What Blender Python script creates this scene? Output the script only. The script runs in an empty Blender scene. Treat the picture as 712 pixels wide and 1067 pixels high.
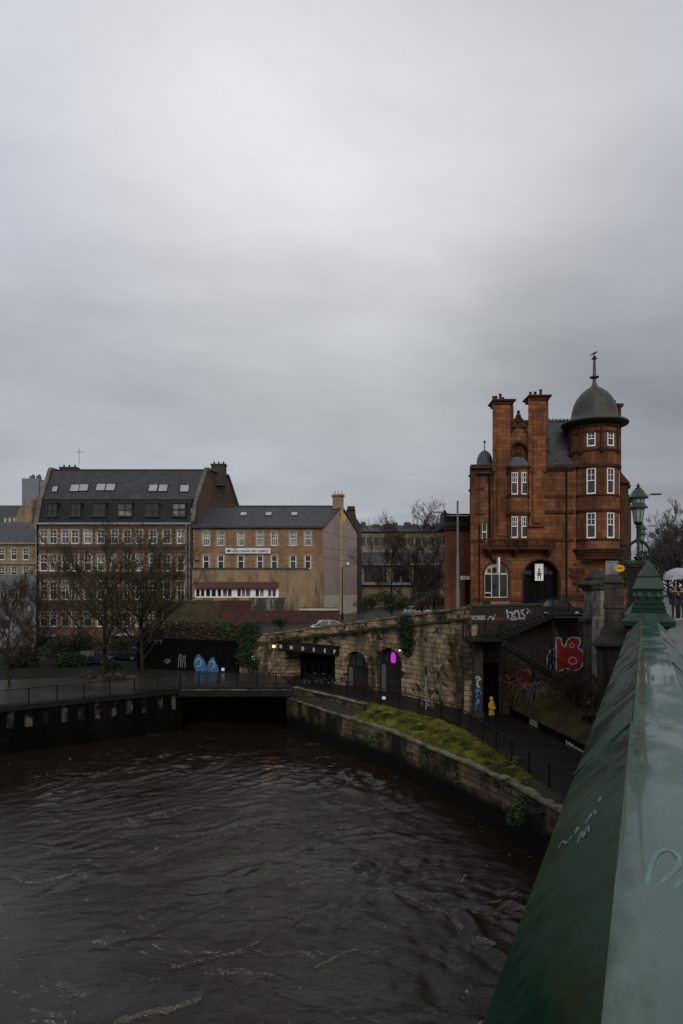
import bpy, bmesh, math, random
import numpy as np
from mathutils import Vector, Matrix
R = math.radians
random.seed(7)
SC = bpy.context.scene
COL = SC.collection
F = 711.0            # focal length in photo pixels; the eye is the origin, z = 0 at eye level
CU, HV = 356.0, 612.0

def PX(u, Y): return (u - CU) / F * Y
def PZ(v, Y): return (HV - v) / F * Y
def at(u, v, Y): return Vector((PX(u, Y), Y, PZ(v, Y)))

WL = {}              # world location of every object that may be a parent

# ------------------------------------------------------------------ mesh builder
class MB:
    def __init__(s): s.v = []; s.f = []
    def add(s, vs, fs):
        n = len(s.v); s.v += [tuple(p) for p in vs]; s.f += [tuple(i + n for i in f) for f in fs]; return s
    def box(s, c, d, rz=0.0, M=None):
        x, y, z = [k / 2 for k in d]
        P = [(-x,-y,-z),(x,-y,-z),(x,y,-z),(-x,y,-z),(-x,-y,z),(x,-y,z),(x,y,z),(-x,y,z)]
        m = Matrix.Translation(Vector(c)) @ (Matrix.Rotation(rz, 4, 'Z') if M is None else M.to_4x4())
        return s.add([m @ Vector(p) for p in P], [(0,3,2,1),(4,5,6,7),(0,1,5,4),(1,2,6,5),(2,3,7,6),(3,0,4,7)])
    def span(s, a, b):   # axis-aligned box from corner to corner
        return s.box([(p+q)/2 for p, q in zip(a, b)], [abs(q-p) for p, q in zip(a, b)])
    def bar(s, a, b, w, h, up=(0,0,1)):
        a, b = Vector(a), Vector(b); d = (b - a)
        if d.length < 1e-6: return s
        dn = d.normalized(); up = Vector(up)
        if abs(dn.dot(up)) > .98: up = Vector((1,0,0))
        sd = dn.cross(up).normalized(); uu = sd.cross(dn)
        P = []
        for p in (a, b):
            for i, j in ((-1,-1),(1,-1),(1,1),(-1,1)): P.append(p + sd*(w/2*i) + uu*(h/2*j))
        return s.add(P, [(0,1,2,3),(7,6,5,4),(0,4,5,1),(1,5,6,2),(2,6,7,3),(3,7,4,0)])
    def tube(s, pts, rad, n=6, cap=True):
        pts = [Vector(p) for p in pts]
        if not hasattr(rad, '__len__'): rad = [rad]*len(pts)
        vs = []; fs = []; ref = None
        for i, p in enumerate(pts):
            t = (pts[min(i+1, len(pts)-1)] - pts[max(i-1, 0)])
            t = t.normalized() if t.length > 1e-9 else Vector((0,0,1))
            if ref is None: ref = Vector((0,0,1)) if abs(t.z) < .9 else Vector((1,0,0))
            a = t.cross(ref).normalized(); b = a.cross(t); ref = b
            for k in range(n):
                q = 2*math.pi*k/n; vs.append(p + (a*math.cos(q) + b*math.sin(q))*rad[i])
        for i in range(len(pts)-1):
            for k in range(n):
                k2 = (k+1) % n; fs.append((i*n+k, i*n+k2, (i+1)*n+k2, (i+1)*n+k))
        if cap: fs.append(tuple(range(n-1,-1,-1))); fs.append(tuple((len(pts)-1)*n + k for k in range(n)))
        return s.add(vs, fs)
    def lathe(s, prof, c=(0,0,0), n=24, a0=0.0, a1=2*math.pi, sx=1, sy=1):
        full = abs(a1-a0-2*math.pi) < 1e-6; m = n if full else n+1
        vs = []; fs = []
        for r, z in prof:
            for k in range(m):
                q = a0 + (a1-a0)*k/n; vs.append((c[0]+r*math.cos(q)*sx, c[1]+r*math.sin(q)*sy, c[2]+z))
        for i in range(len(prof)-1):
            for k in range(n):
                k2 = (k+1) % m; fs.append((i*m+k, i*m+k2, (i+1)*m+k2, (i+1)*m+k))
        if full:
            if prof[0][0] > 1e-4: fs.append(tuple(range(m-1,-1,-1)))
            if prof[-1][0] > 1e-4: fs.append(tuple((len(prof)-1)*m + k for k in range(m)))
        return s.add(vs, fs)
    def square(s, prof, c, rz=0.0, asp=1.0):   # four-sided lathe; prof is (half width, z)
        vs = []; fs = []
        for r, z in prof:
            for i, j in ((-1,-1),(1,-1),(1,1),(-1,1)):
                x, y = r*i, r*j*asp
                vs.append((c[0]+x*math.cos(rz)-y*math.sin(rz), c[1]+x*math.sin(rz)+y*math.cos(rz), c[2]+z))
        for i in range(len(prof)-1):
            for k in range(4): fs.append((i*4+k, i*4+(k+1)%4, (i+1)*4+(k+1)%4, (i+1)*4+k))
        fs.append((3,2,1,0)); L = (len(prof)-1)*4; fs.append((L,L+1,L+2,L+3))
        return s.add(vs, fs)
    def prism(s, poly, z0, z1):
        n = len(poly)
        vs = [(p[0],p[1],z0) for p in poly] + [(p[0],p[1],z1) for p in poly]
        fs = [tuple(range(n-1,-1,-1)), tuple(range(n,2*n))] + [(i,(i+1)%n,n+(i+1)%n,n+i) for i in range(n)]
        return s.add(vs, fs)
    def extr(s, poly, vec):   # planar polygon of 3-D points pushed along vec
        n = len(poly); vec = Vector(vec)
        vs = [Vector(p) for p in poly] + [Vector(p)+vec for p in poly]
        fs = [tuple(range(n-1,-1,-1)), tuple(range(n,2*n))] + [(i,(i+1)%n,n+(i+1)%n,n+i) for i in range(n)]
        return s.add(vs, fs)
    def panel(s, outline, holes, d0, d1, fmap):   # wall with openings; fmap(x, depth, z)
        cu = bpy.data.curves.new('tmp', 'CURVE'); cu.dimensions = '2D'; cu.fill_mode = 'BOTH'; cu.extrude = .5
        for pl in [outline] + list(holes):
            sp = cu.splines.new('POLY'); sp.points.add(len(pl)-1); sp.use_cyclic_u = True
            for p, q in zip(sp.points, pl): p.co = (q[0], q[1], 0, 1)
        ob = bpy.data.objects.new('tmp', cu); me = bpy.data.meshes.new_from_object(ob)
        vs = [fmap(v.co.x, d0 + (0.5 - v.co.z)*(d1-d0), v.co.y) for v in me.vertices]
        fs = [tuple(p.vertices) for p in me.polygons]
        bpy.data.objects.remove(ob); bpy.data.curves.remove(cu); bpy.data.meshes.remove(me)
        return s.add(vs, fs)
    def loft(s, rings, closed=False, cap=False):
        n = len(rings[0]); vs = [p for r in rings for p in r]; fs = []
        for i in range(len(rings)-1):
            for k in range(n if closed else n-1):
                k2 = (k+1) % n; fs.append((i*n+k, i*n+k2, (i+1)*n+k2, (i+1)*n+k))
        if cap: fs.append(tuple(range(n-1,-1,-1))); fs.append(tuple((len(rings)-1)*n+k for k in range(n)))
        return s.add(vs, fs)
    def mesh(s, name, off=(0,0,0), smooth=False, bevel=0):
        off = Vector(off); me = bpy.data.meshes.new(name)
        me.from_pydata([tuple(Vector(p)-off) for p in s.v], [], s.f); me.validate()
        bm = bmesh.new(); bm.from_mesh(me)
        if len(bm.faces) < 60000: bmesh.ops.recalc_face_normals(bm, faces=bm.faces)
        if bevel:
            ed = [e for e in bm.edges if len(e.link_faces) == 2 and e.calc_face_angle(0) > R(35)]
            bmesh.ops.bevel(bm, geom=ed, offset=bevel, segments=2, affect='EDGES', clamp_overlap=True)
        bm.to_mesh(me); bm.free()
        if smooth:
            for p in me.polygons: p.use_smooth = True
            me.set_sharp_from_angle(angle=R(smooth if smooth is not True else 40))
        return me
    def build(s, name, mat, parent=None, loc=None, smooth=False, bevel=0):
        base = WL[parent.name] if parent else Vector(loc if loc is not None else (0,0,0))
        me = s.mesh(name, base, smooth, bevel)
        o = bpy.data.objects.new(name, me); COL.objects.link(o); me.materials.append(mat)
        if parent: o.parent = parent
        else: o.location = base
        WL[o.name] = base.copy(); return o

def tag(o, label, cat, group=None):
    o['label'] = label; o['category'] = cat
    if group: o['group'] = group
    return o
def thing(name, loc, label, cat, group=None):
    o = bpy.data.objects.new(name, None); COL.objects.link(o); o.location = loc; o.empty_display_size = .3
    WL[o.name] = Vector(loc); return tag(o, label, cat, group)
def structure(o): o['kind'] = 'structure'; return o
def stuff(o): o['kind'] = 'stuff'; return o
def inst(name, me, parent, world, rz=0.0):    # child object sharing a mesh
    o = bpy.data.objects.new(name, me); COL.objects.link(o); o.parent = parent
    o.location = Vector(world) - WL[parent.name]; o.rotation_euler = (0,0,rz); WL[o.name] = Vector(world); return o
def sub(name, me, parent, loc=(0,0,0)):       # sub-part in the local space of its part
    o = bpy.data.objects.new(name, me); COL.objects.link(o); o.parent = parent; o.location = loc; return o
def copy_tree(o, parent=None):
    c = o.copy(); COL.objects.link(c)
    if parent: c.parent = parent
    WL[c.name] = WL.get(o.name, Vector((0,0,0))).copy()
    for ch in list(o.children): copy_tree(ch, c)
    return c
def arch_pts(x0, x1, z0, ztop, n=12, rise=None):
    w = (x1-x0)/2; rise = w if rise is None else rise; cx = (x0+x1)/2; zs = ztop - rise
    return [(x0,z0),(x1,z0)] + [(cx+w*math.cos(math.pi*k/n), zs+rise*math.sin(math.pi*k/n)) for k in range(n+1)]
def rect(x0, x1, z0, z1): return [(x0,z0),(x1,z0),(x1,z1),(x0,z1)]
def text_mb(txt, size, fmap, depth=.02, shear=0.0, mb=None, bold=0.0, align='LEFT', spacing=1.0):
    cu = bpy.data.curves.new('tmp', 'FONT'); cu.body = txt; cu.size = size; cu.extrude = .5; cu.shear = shear
    cu.offset = bold; cu.align_x = align; cu.resolution_u = 3; cu.space_character = spacing
    ob = bpy.data.objects.new('tmp', cu); me = bpy.data.meshes.new_from_object(ob)
    mb = mb or MB(); mb.add([fmap(v.co.x, -depth*(v.co.z+.5), v.co.y) for v in me.vertices], [tuple(p.vertices) for p in me.polygons])
    bpy.data.objects.remove(ob); bpy.data.curves.remove(cu); bpy.data.meshes.remove(me); return mb
def smooth_line(pts, n=6):
    P = [np.array(p, float) for p in pts]; out = []
    for i in range(len(P)-1):
        p0 = P[max(i-1,0)]; p1 = P[i]; p2 = P[i+1]; p3 = P[min(i+2,len(P)-1)]
        for k in range(n):
            t = k/n; out.append(.5*((2*p1)+(-p0+p2)*t+(2*p0-5*p1+4*p2-p3)*t*t+(-p0+3*p1-3*p2+p3)*t**3))
    out.append(P[-1]); return [tuple(o) for o in out]
def stroke(mb, pts, w, fmap, depth=.004, n=6, taper=.3):   # a painted line lying just proud of a face
    L = smooth_line(pts, n) if n > 1 else pts; N = len(L)
    top = []; bot = []
    for i, p in enumerate(L):
        a = L[max(i-1,0)]; b = L[min(i+1,N-1)]; dx, dz = b[0]-a[0], b[1]-a[1]; l = math.hypot(dx, dz) or 1
        ww = w/2*(1 - taper*abs(2*i/(N-1)-1)**3)*(1+.25*math.sin(i*1.7))
        top.append(fmap(p[0]-dz/l*ww, -depth, p[1]+dx/l*ww)); bot.append(fmap(p[0]+dz/l*ww, -depth, p[1]-dx/l*ww))
    mb.loft([top, bot]); return mb
def build_each(m, name, mat, parent, **k):   # every separate piece becomes a part of its own
    n=len(m.v); par=list(range(n))
    def fd(i):
        while par[i]!=i: par[i]=par[par[i]]; i=par[i]
        return i
    for f in m.f:
        for i in f[1:]: par[fd(i)]=fd(f[0])
    gr={}
    for f in m.f: gr.setdefault(fd(f[0]),[]).append(f)
    for fs in gr.values():
        ids=sorted({i for f in fs for i in f}); mp={i:j for j,i in enumerate(ids)}; q=MB(); q.add([m.v[i] for i in ids],[tuple(mp[i] for i in f) for f in fs]); q.build(name,mat,parent,**k)
class Frame:            # x along the wall, depth into it, z up
    def __init__(s, O, ex): s.O = Vector(O); s.ex = Vector(ex).normalized(); s.ey = Vector((-s.ex.y, s.ex.x, 0)); s.a = math.atan2(s.ex.y, s.ex.x)
    def __call__(s, x, d, z): return s.O + s.ex*x + s.ey*d + Vector((0,0,z))

# ------------------------------------------------------------------ materials
MC = {}
def nt(name):
    m = bpy.data.materials.new(name); m.use_nodes = True; n = m.node_tree.nodes; n.clear()
    out = n.new('ShaderNodeOutputMaterial'); b = n.new('ShaderNodeBsdfPrincipled'); m.node_tree.links.new(b.outputs[0], out.inputs[0])
    return m, m.node_tree, b
def c4(c): return (c[0], c[1], c[2], 1)
def noise(T, scale, vec=None, det=5, rough=.6, dist=0.0):
    n = T.nodes.new('ShaderNodeTexNoise'); n.inputs['Scale'].default_value = scale; n.inputs['Detail'].default_value = det
    n.inputs['Roughness'].default_value = rough; n.inputs['Distortion'].default_value = dist
    if vec is not None: T.links.new(vec, n.inputs['Vector'])
    return n.outputs['Fac']
def ramp(T, fac, stops):
    r = T.nodes.new('ShaderNodeValToRGB'); e = r.color_ramp.elements
    while len(e) < len(stops): e.new(.5)
    for k, (p, c) in zip(e, stops): k.position = p; k.color = c4(c) if hasattr(c, '__len__') else (c,c,c,1)
    T.links.new(fac, r.inputs[0]); return r.outputs[0]
def mixc(T, fac, a, b, mode='MIX'):
    m = T.nodes.new('ShaderNodeMix'); m.data_type = 'RGBA'; m.blend_type = mode
    for i, x in ((0, fac), (6, a), (7, b)):
        if isinstance(x, bpy.types.NodeSocket): T.links.new(x, m.inputs[i])
        elif i == 0: m.inputs[0].default_value = x
        else: m.inputs[i].default_value = c4(x)
    return m.outputs[2]
def math_n(T, op, a, b=0.0, clamp=False):
    m = T.nodes.new('ShaderNodeMath'); m.operation = op; m.use_clamp = clamp
    for i, x in ((0, a), (1, b)):
        if isinstance(x, bpy.types.NodeSocket): T.links.new(x, m.inputs[i])
        else: m.inputs[i].default_value = x
    return m.outputs[0]
def pos(T): return T.nodes.new('ShaderNodeNewGeometry').outputs['Position']
def wallvec(T, d):      # (along wall, height, 0)
    p = pos(T); dt = T.nodes.new('ShaderNodeVectorMath'); dt.operation = 'DOT_PRODUCT'; T.links.new(p, dt.inputs[0]); dt.inputs[1].default_value = (d[0], d[1], 0)
    sp = T.nodes.new('ShaderNodeSeparateXYZ'); T.links.new(p, sp.inputs[0])
    cb = T.nodes.new('ShaderNodeCombineXYZ'); T.links.new(dt.outputs['Value'], cb.inputs[0]); T.links.new(sp.outputs[2], cb.inputs[1]); return cb.outputs[0]
def bump(T, b, h, st, dist=.02):
    n = T.nodes.new('ShaderNodeBump'); n.inputs['Strength'].default_value = st; n.inputs['Distance'].default_value = dist
    T.links.new(h, n.inputs['Height']); T.links.new(n.outputs[0], b.inputs['Normal']); return n
def plain(name, col, rough=.6, col2=None, scale=3.0, bmp=0.15, metal=0.0, spec=.16, lo=.35, hi=.7, stain=None, stain_s=.4, rough2=None):
    if name in MC: return MC[name]
    m, T, b = nt(name); p = pos(T); col2 = col2 or tuple(c*.72 for c in col)
    f = noise(T, scale, p); C = mixc(T, ramp(T, f, [(lo,0),(hi,1)]), col, col2)
    if stain is not None:
        mp = T.nodes.new('ShaderNodeMapping'); mp.inputs['Scale'].default_value = (1,1,.22); T.links.new(p, mp.inputs[0])
        f2 = noise(T, stain_s, mp.outputs[0], 6, .7); C = mixc(T, ramp(T, f2, [(.48,0),(.62,1)]), C, stain)
    T.links.new(C, b.inputs['Base Color']); b.inputs['Metallic'].default_value = metal; b.inputs['Specular IOR Level'].default_value = spec
    if rough2 is None: b.inputs['Roughness'].default_value = rough
    else: T.links.new(ramp(T, noise(T, scale*.6, p, 4), [(.4,rough),(.62,rough2)]), b.inputs['Roughness'])
    if bmp: bump(T, b, noise(T, scale*6, p, 4), bmp)
    MC[name] = m; return m
def blocks(name, c1, c2, mortar, d=(1,0), bw=.6, bh=.3, ms=.012, rough=.75, stain=(.02,.018,.015), stain_amt=.6, stain_s=.35, bmp=.5, off=.5, green=None, soot=None, edge=(.46,.66), spec=.12, dark_below=None):
    if name in MC: return MC[name]
    m, T, b = nt(name); w = wallvec(T, d); p = pos(T)
    wob = noise(T, 1.7, p, 2); wv = T.nodes.new('ShaderNodeVectorMath'); wv.operation = 'MULTIPLY_ADD'
    cb = T.nodes.new('ShaderNodeCombineXYZ'); T.links.new(wob, cb.inputs[0]); T.links.new(wob, cb.inputs[1])
    T.links.new(cb.outputs[0], wv.inputs[0]); wv.inputs[1].default_value = (bh*.12, bh*.12, 0); T.links.new(w, wv.inputs[2])
    br = T.nodes.new('ShaderNodeTexBrick'); T.links.new(wv.outputs[0], br.inputs['Vector'])
    br.inputs['Color1'].default_value = c4(c1); br.inputs['Color2'].default_value = c4(c2); br.inputs['Mortar'].default_value = c4(mortar)
    br.inputs['Scale'].default_value = 1; br.inputs['Mortar Size'].default_value = ms; br.inputs['Mortar Smooth'].default_value = .3
    br.inputs['Brick Width'].default_value = bw; br.inputs['Row Height'].default_value = bh; br.offset = off
    C = mixc(T, ramp(T, noise(T, 2.2, p, 6, .7), [(.3,.0),(.75,.45)]), br.outputs['Color'], tuple(x*.45 for x in c1))
    mp = T.nodes.new('ShaderNodeMapping'); mp.inputs['Scale'].default_value = (1,1,.3); T.links.new(p, mp.inputs[0])
    f2 = ramp(T, noise(T, stain_s, mp.outputs[0], 7, .72), [(edge[0],0),(edge[1],stain_amt)]); C = mixc(T, f2, C, stain)
    if green is not None: C = mixc(T, ramp(T, noise(T, .55, p, 6, .75), [(.52,0),(.66,.8)]), C, green)
    if soot is not None: C = mixc(T, ramp(T, noise(T, 1.1, w, 2, .5), [(.60,0),(.62,.85)]), C, soot)
    if dark_below is not None:
        sz = T.nodes.new('ShaderNodeSeparateXYZ'); T.links.new(p, sz.inputs[0]); zz = math_n(T,'ADD', sz.outputs[2], math_n(T,'MULTIPLY', noise(T,.9,p,6,.7), 1.3))
        mr = T.nodes.new('ShaderNodeMapRange'); T.links.new(zz, mr.inputs[0]); mr.inputs[1].default_value = dark_below+.45; mr.inputs[2].default_value = dark_below-.15; C = mixc(T, mr.outputs[0], C, (.0045,.0045,.0035))  # near-black below the given height, with a ragged edge
    T.links.new(C, b.inputs['Base Color']); b.inputs['Roughness'].default_value = rough; b.inputs['Specular IOR Level'].default_value = spec
    h = math_n(T, 'SUBTRACT', math_n(T, 'MULTIPLY', noise(T, 9, p, 5), .5), br.outputs['Fac'])
    bump(T, b, h, bmp, .03); MC[name] = m; return m
def glow(name, col, st):
    if name in MC: return MC[name]
    m, T, b = nt(name); b.inputs['Base Color'].default_value = c4(col); b.inputs['Emission Color'].default_value = c4(col); b.inputs['Emission Strength'].default_value = st; MC[name] = m; return m
BD = Vector((.405, .914, 0)).normalized(); BN = Vector((BD.y, -BD.x, 0)); BA = math.atan2(BD.y, BD.x)   # along the bridge, and to its right
def br(t, c, z): return BD*t + BN*c + Vector((0,0,z))

M_red = blocks('red_sandstone', (.275,.112,.047), (.135,.052,.023), (.055,.022,.012), bw=.9, bh=.34, ms=.016, stain=(.035,.017,.010), stain_amt=.85, stain_s=.45, bmp=.25, edge=(.45,.62))
M_redtrim = plain('red_sandstone_trim', (.085,.033,.016), .75, (.035,.016,.010), 1.6, .3, stain=(.03,.016,.012), stain_s=.8)
M_reddark = plain('sooty_red_stone', (.075,.030,.015), .8, (.026,.013,.009), 1.2, .3)
M_slate = blocks('slate_roof', (.062,.064,.072), (.034,.035,.040), (.008,.008,.009), bw=.45, bh=.3, ms=.012, spec=.3, rough=.5, stain=(.05,.05,.045), stain_amt=.5, bmp=.3)
M_slate2 = blocks('dark_slate', (.056,.057,.063), (.032,.033,.037), (.008,.008,.009), bw=.5, bh=.3, ms=.012, spec=.28, rough=.45, stain=(.013,.013,.014), stain_amt=.6, bmp=.3)
M_lead = plain('lead_sheet', (.085,.09,.098), .45, (.045,.048,.053), 2.0, .15)
M_dome = plain('weathered_dome_lead', (.060,.061,.058), .55, (.034,.036,.035), 2.5, .3, stain=(.075,.068,.05), stain_s=.6)
M_white = plain('white_paint', (.84,.84,.82), .45, (.70,.70,.68), 4, .05)
M_cream = plain('cream_paint', (.55,.50,.38), .5, (.42,.37,.27), 3, .08)
M_iron = plain('black_iron', (.006,.006,.006), .45, (.011,.009,.008), 6, .15)
M_pipe = plain('grey_drainpipe', (.25,.25,.25), .5)
M_glass = plain('window_glass', (.016,.017,.019), .06, (.03,.031,.033), .35, 0, spec=.6)
M_glass2 = plain('curtained_glass', (.22,.22,.21), .10, (.05,.05,.052), .9, 0, spec=.6, lo=.42, hi=.56)
M_glass3 = plain('reflecting_glass', (.07,.075,.08), .05, (.02,.02,.022), 1.3, 0, spec=1.0, lo=.4, hi=.6)
M_brick = blocks('brown_brick', (.150,.090,.064), (.082,.050,.038), (.11,.085,.065), bw=.36, bh=.13, ms=.012, stain=(.03,.02,.016), stain_amt=.6, bmp=.3)
M_sandst = plain('pale_sandstone_margin', (.34,.27,.185), .8, (.17,.135,.095), 1.5, .2)
M_tanst = blocks('tan_sandstone', (.34,.255,.155), (.22,.165,.105), (.12,.09,.06), bw=.8, bh=.33, ms=.012, stain=(.05,.038,.026), stain_amt=.6, bmp=.3)
M_render = plain('tan_render', (.26,.19,.11), .8, (.15,.11,.065), .6, .15, stain=(.045,.038,.03), stain_s=.5)
M_mauve = plain('mauve_render', (.37,.285,.255), .8, (.29,.225,.20), .5, .1)
M_creamw = plain('cream_wall_paint', (.55,.50,.41), .8, (.40,.35,.28), .8, .1)
M_brown = plain('brown_yard_wall', (.075,.036,.030), .8, (.042,.022,.019), 1.2, .15)
M_grey = plain('grey_cladding', (.14,.145,.16), .6, (.10,.105,.115), 1, .05)
M_conc = plain('wet_concrete', (.15,.145,.13), .5, (.07,.068,.06), 1.0, .25, stain=(.03,.032,.02), stain_s=.7)
M_gold = plain('saffron_cloth', (.50,.33,.04), .7)
M_orange = plain('orange_cloth', (.55,.12,.03), .7)
M_green = None

# ================================================================== RED CORNER BUILDING
RY = 60.0; rs = RY/F
def rx(u): return PX(u, RY)
def rz(v): return PZ(v, RY)
RF = Frame((0, RY, 0), (1,0,0))
GZ = -2.6
rb = thing('corner_building', (rx(555), RY, GZ), 'tall red sandstone building with domed round corner tower and two tall chimneys', 'building')
# openings in the front wall
holes = [arch_pts(rx(505), rx(530), rz(623), rz(586), 14), arch_pts(rx(545.5), rx(583), rz(634), rz(583.5), 18),
         arch_pts(rx(502.7), rx(508), rz(564), rz(543), 8)]
w_bay = []
mb = MB(); mb.panel(rect(rx(491), rx(600), GZ, rz(487)), holes, 0, .45, RF)
mb.panel(rect(rx(600), rx(642), GZ, rz(577)), [], 0, .45, RF)
dep = BD*15
A0, A1 = Vector((rx(491), RY, 0)), Vector((rx(642), RY, 0))
# right side wall along the road, and the left and rear walls
def vwall(m, a, b, z0, z1, th=.4):
    a = Vector(a); b = Vector(b); fr = Frame((a.x,a.y,0), (b.x-a.x,b.y-a.y,0)); m.panel(rect(0,(b-a).length,z0,z1), [], 0, th, fr)
side_len = 28.0
B1 = A1 + BD*side_len
SF = Frame((A1.x, A1.y, 0), (BD.x, BD.y, 0))     # faces the road on the right
sh = []
for k in range(5):
    for vz in (1.6, 5.0, 8.4): sh.append(rect(4+k*5-.5, 4+k*5+.5, vz-.1, vz+1.9))
mb.panel(rect(0, side_len, GZ, rz(487)), sh, 0, .45, SF)
vwall(mb, A0 + BD*15, A0 + BD*.4, GZ, rz(487)); vwall(mb, B1, A0 + BD*side_len*.9, GZ, rz(487))
front = mb.build('wall', M_red, rb)
# string courses and mouldings on the front
def band(m, u0, u1, v0, v1, pr=.10, Y=RY):
    m.span((PX(u0,Y), Y-pr, PZ(v1,Y)), (PX(u1,Y), Y+.12, PZ(v0,Y)))
tr = MB()
band(tr, 490.5, 598, 484.5, 488.5, .28); band(tr, 568, 598, 488.5, 490.5, .14)
band(tr, 566, 598, 516, 518, .10); band(tr, 564, 598, 531.5, 534.5, .16); band(tr, 576, 598, 561.5, 564, .12)
band(tr, 491, 503, 562, 565, .10)
band(tr, 491, 545.3, 622.8, 626.5, .09); band(tr, 583.4, 641, 619, 626, .07)
band(tr, 591, 641, 598.2, 600, .06)
build_each(tr,'string_course', M_redtrim, rb)
# arch rings
ar = MB()
for (u0, u1, vt, vs) in ((545.5, 583, 583.5, 634), (505, 530, 586, 623)):
    o = arch_pts(rx(u0)-.16, rx(u1)+.16, rz(vs), rz(vt)+.16, 18); i = arch_pts(rx(u0)-.005, rx(u1)+.005, rz(vs)-.1, rz(vt)+.005, 18)
    ar.panel(o, [[(p[0], p[1]+.12) if k < 2 else p for k, p in enumerate(i)]], -.045, .02, RF)
ar.build('arch_moulding', M_reddark, rb)
# the two tall chimneys carried down the front as buttresses
for (u0, u1, vt, vb) in ((512.5, 531, 419, 562), (549.5, 568, 414.5, 549)):
    ch = MB(); x0, x1, zt, zb = rx(u0), rx(u1), rz(vt), rz(vb)
    ch.extr([(x0,RY-.30,rz(492)),(x1,RY-.30,rz(492)),(x1,RY-.30,zt),(x0,RY-.30,zt)], BD*1.7)
    ch.span((x0+.10, RY-.22, zb), (x1-.10, RY+.1, rz(492)))
    ch.span((x0+.42, RY-.40, zb+.3), (x1-.42, RY-.18, zt-1.2))
    for k in (0,1): za,zb_=rz(470+k*22),rz(468+k*22); ch.extr([(x0-.03,RY-.34,za),(x1+.03,RY-.34,za),(x1+.03,RY-.34,zb_),(x0-.03,RY-.34,zb_)], BD*1.78)
    chb = ch.build('chimney', M_red, rb, bevel=.02)
    cc = MB(); cc.square([(.84,-.28),(.86,-.1),(1.02,.0),(1.04,.12),(.8,.2)], ((x0+x1)/2+.22, RY+.45, zt), 0, 1.0); cc.build('chimney_cap', M_reddark, chb, bevel=.02)
    for i, dx in enumerate([.15,.45,.75,1.05] if u0 < 520 else [.3,.8,1.2]):
        h = .42 + .22*((i*7) % 3)/2; pots = MB(); pots.lathe([(.13,0),(.11,h*.8),(.14,h*.85),(.14,h),(.09,h)], (x0+dx+.1, RY+.4+.3*(i%2), zt+.19), 10); pots.build('chimney_pot', M_reddark, chb, smooth=True)
# gable between the chimneys: niche, pediment, pierced cresting and finial
gm = MB()
nx0, nx1 = rx(528.5), rx(550.5)
gm.panel([(rx(530.5), rz(492)), (rx(550), rz(492)), (rx(550), rz(460)), (rx(547), rz(452)), (rx(540.3), rz(442)), (rx(533), rz(452)), (rx(530.5), rz(460))],
         [arch_pts(rx(531.2), rx(549.3), rz(478), rz(462), 14)], -.10, .5, RF)
gm.panel(rect(rx(531), rx(549.5), rz(480), rz(461)), [], .22, .6, RF)
gable = gm.build('gable', M_red, rb)
g2 = MB()
o = arch_pts(rx(529.8), rx(550.7), rz(478), rz(459.4), 16); i = arch_pts(rx(531.5), rx(549), rz(478.4), rz(462.2), 16)
g2.panel(o, [[(p[0], p[1]+.1) if k < 2 else p for k, p in enumerate(i)]], -.22, .1, RF)
g2.span((rx(530.8), RY-.2, rz(445.5)), (rx(549.8), RY+.2, rz(442.5)))
for u in (533.2, 536.4, 544.3, 547.4):
    g2.lathe([(.08,0),(.12,.1),(.07,.3),(.11,.55),(.08,.6)], (rx(u), RY, rz(452)), 8)
for s_ in (-1, 1):
    pts = [(rx(540.3)+s_*(.1+.16*k), RY-.02, rz(441.5) + .55*math.exp(-k*.55)*(1+.1*math.sin(k*2))) for k in range(6)]
    g2.tube(pts, [.16,.15,.13,.11,.12,.14], 8)
    g2.lathe([(.0,.0),(.15,.12),(.13,.28),(0,.36)], (rx(540.3)+s_*.72, RY, rz(442)), 8)
g2.lathe([(.22,0),(.14,.25),(.26,.35),(.10,.55),(.09,.72),(.22,.82),(.24,.95),(.10,1.08),(.15,1.2),(.15,1.3),(0,1.42)], (rx(540.3), RY, rz(444)), 10)
for (du, dv, r) in ((540.3,471,.34),(536.5,474,.2),(544,474,.2),(540.3,466.5,.2),(537.4,468.5,.16),(543.2,468.5,.16)):
    g2.lathe([(0,-.9*r),(r*.8,-.5*r),(r,0),(r*.8,.5*r),(0,.9*r)], (rx(du), RY+.2, rz(dv)), 10, sy=.5)
g2.build('gable_carving', M_reddark, gable, smooth=True)
# bow window bay
bay = MB(); bc = (rx(538.8), RY+.1, 0); br_w = rx(551.5)-rx(538.8)
def bowring(z, pr=0.0, dp=.85):
    w = br_w+pr; P = []
    for x_, y_ in ((-w, .0), (-w*.86, -.5*dp), (-w*.62, -dp), (w*.62, -dp), (w*.86, -.5*dp), (w, .0)): P.append((bc[0]+x_, RY+.1+y_-pr*.6, z))
    return P
def bow(m, v0, v1, pr0, pr1=None):
    pr1 = pr0 if pr1 is None else pr1
    m.loft([bowring(rz(v1), pr1), bowring(rz(v0), pr0)], cap=True)
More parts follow.
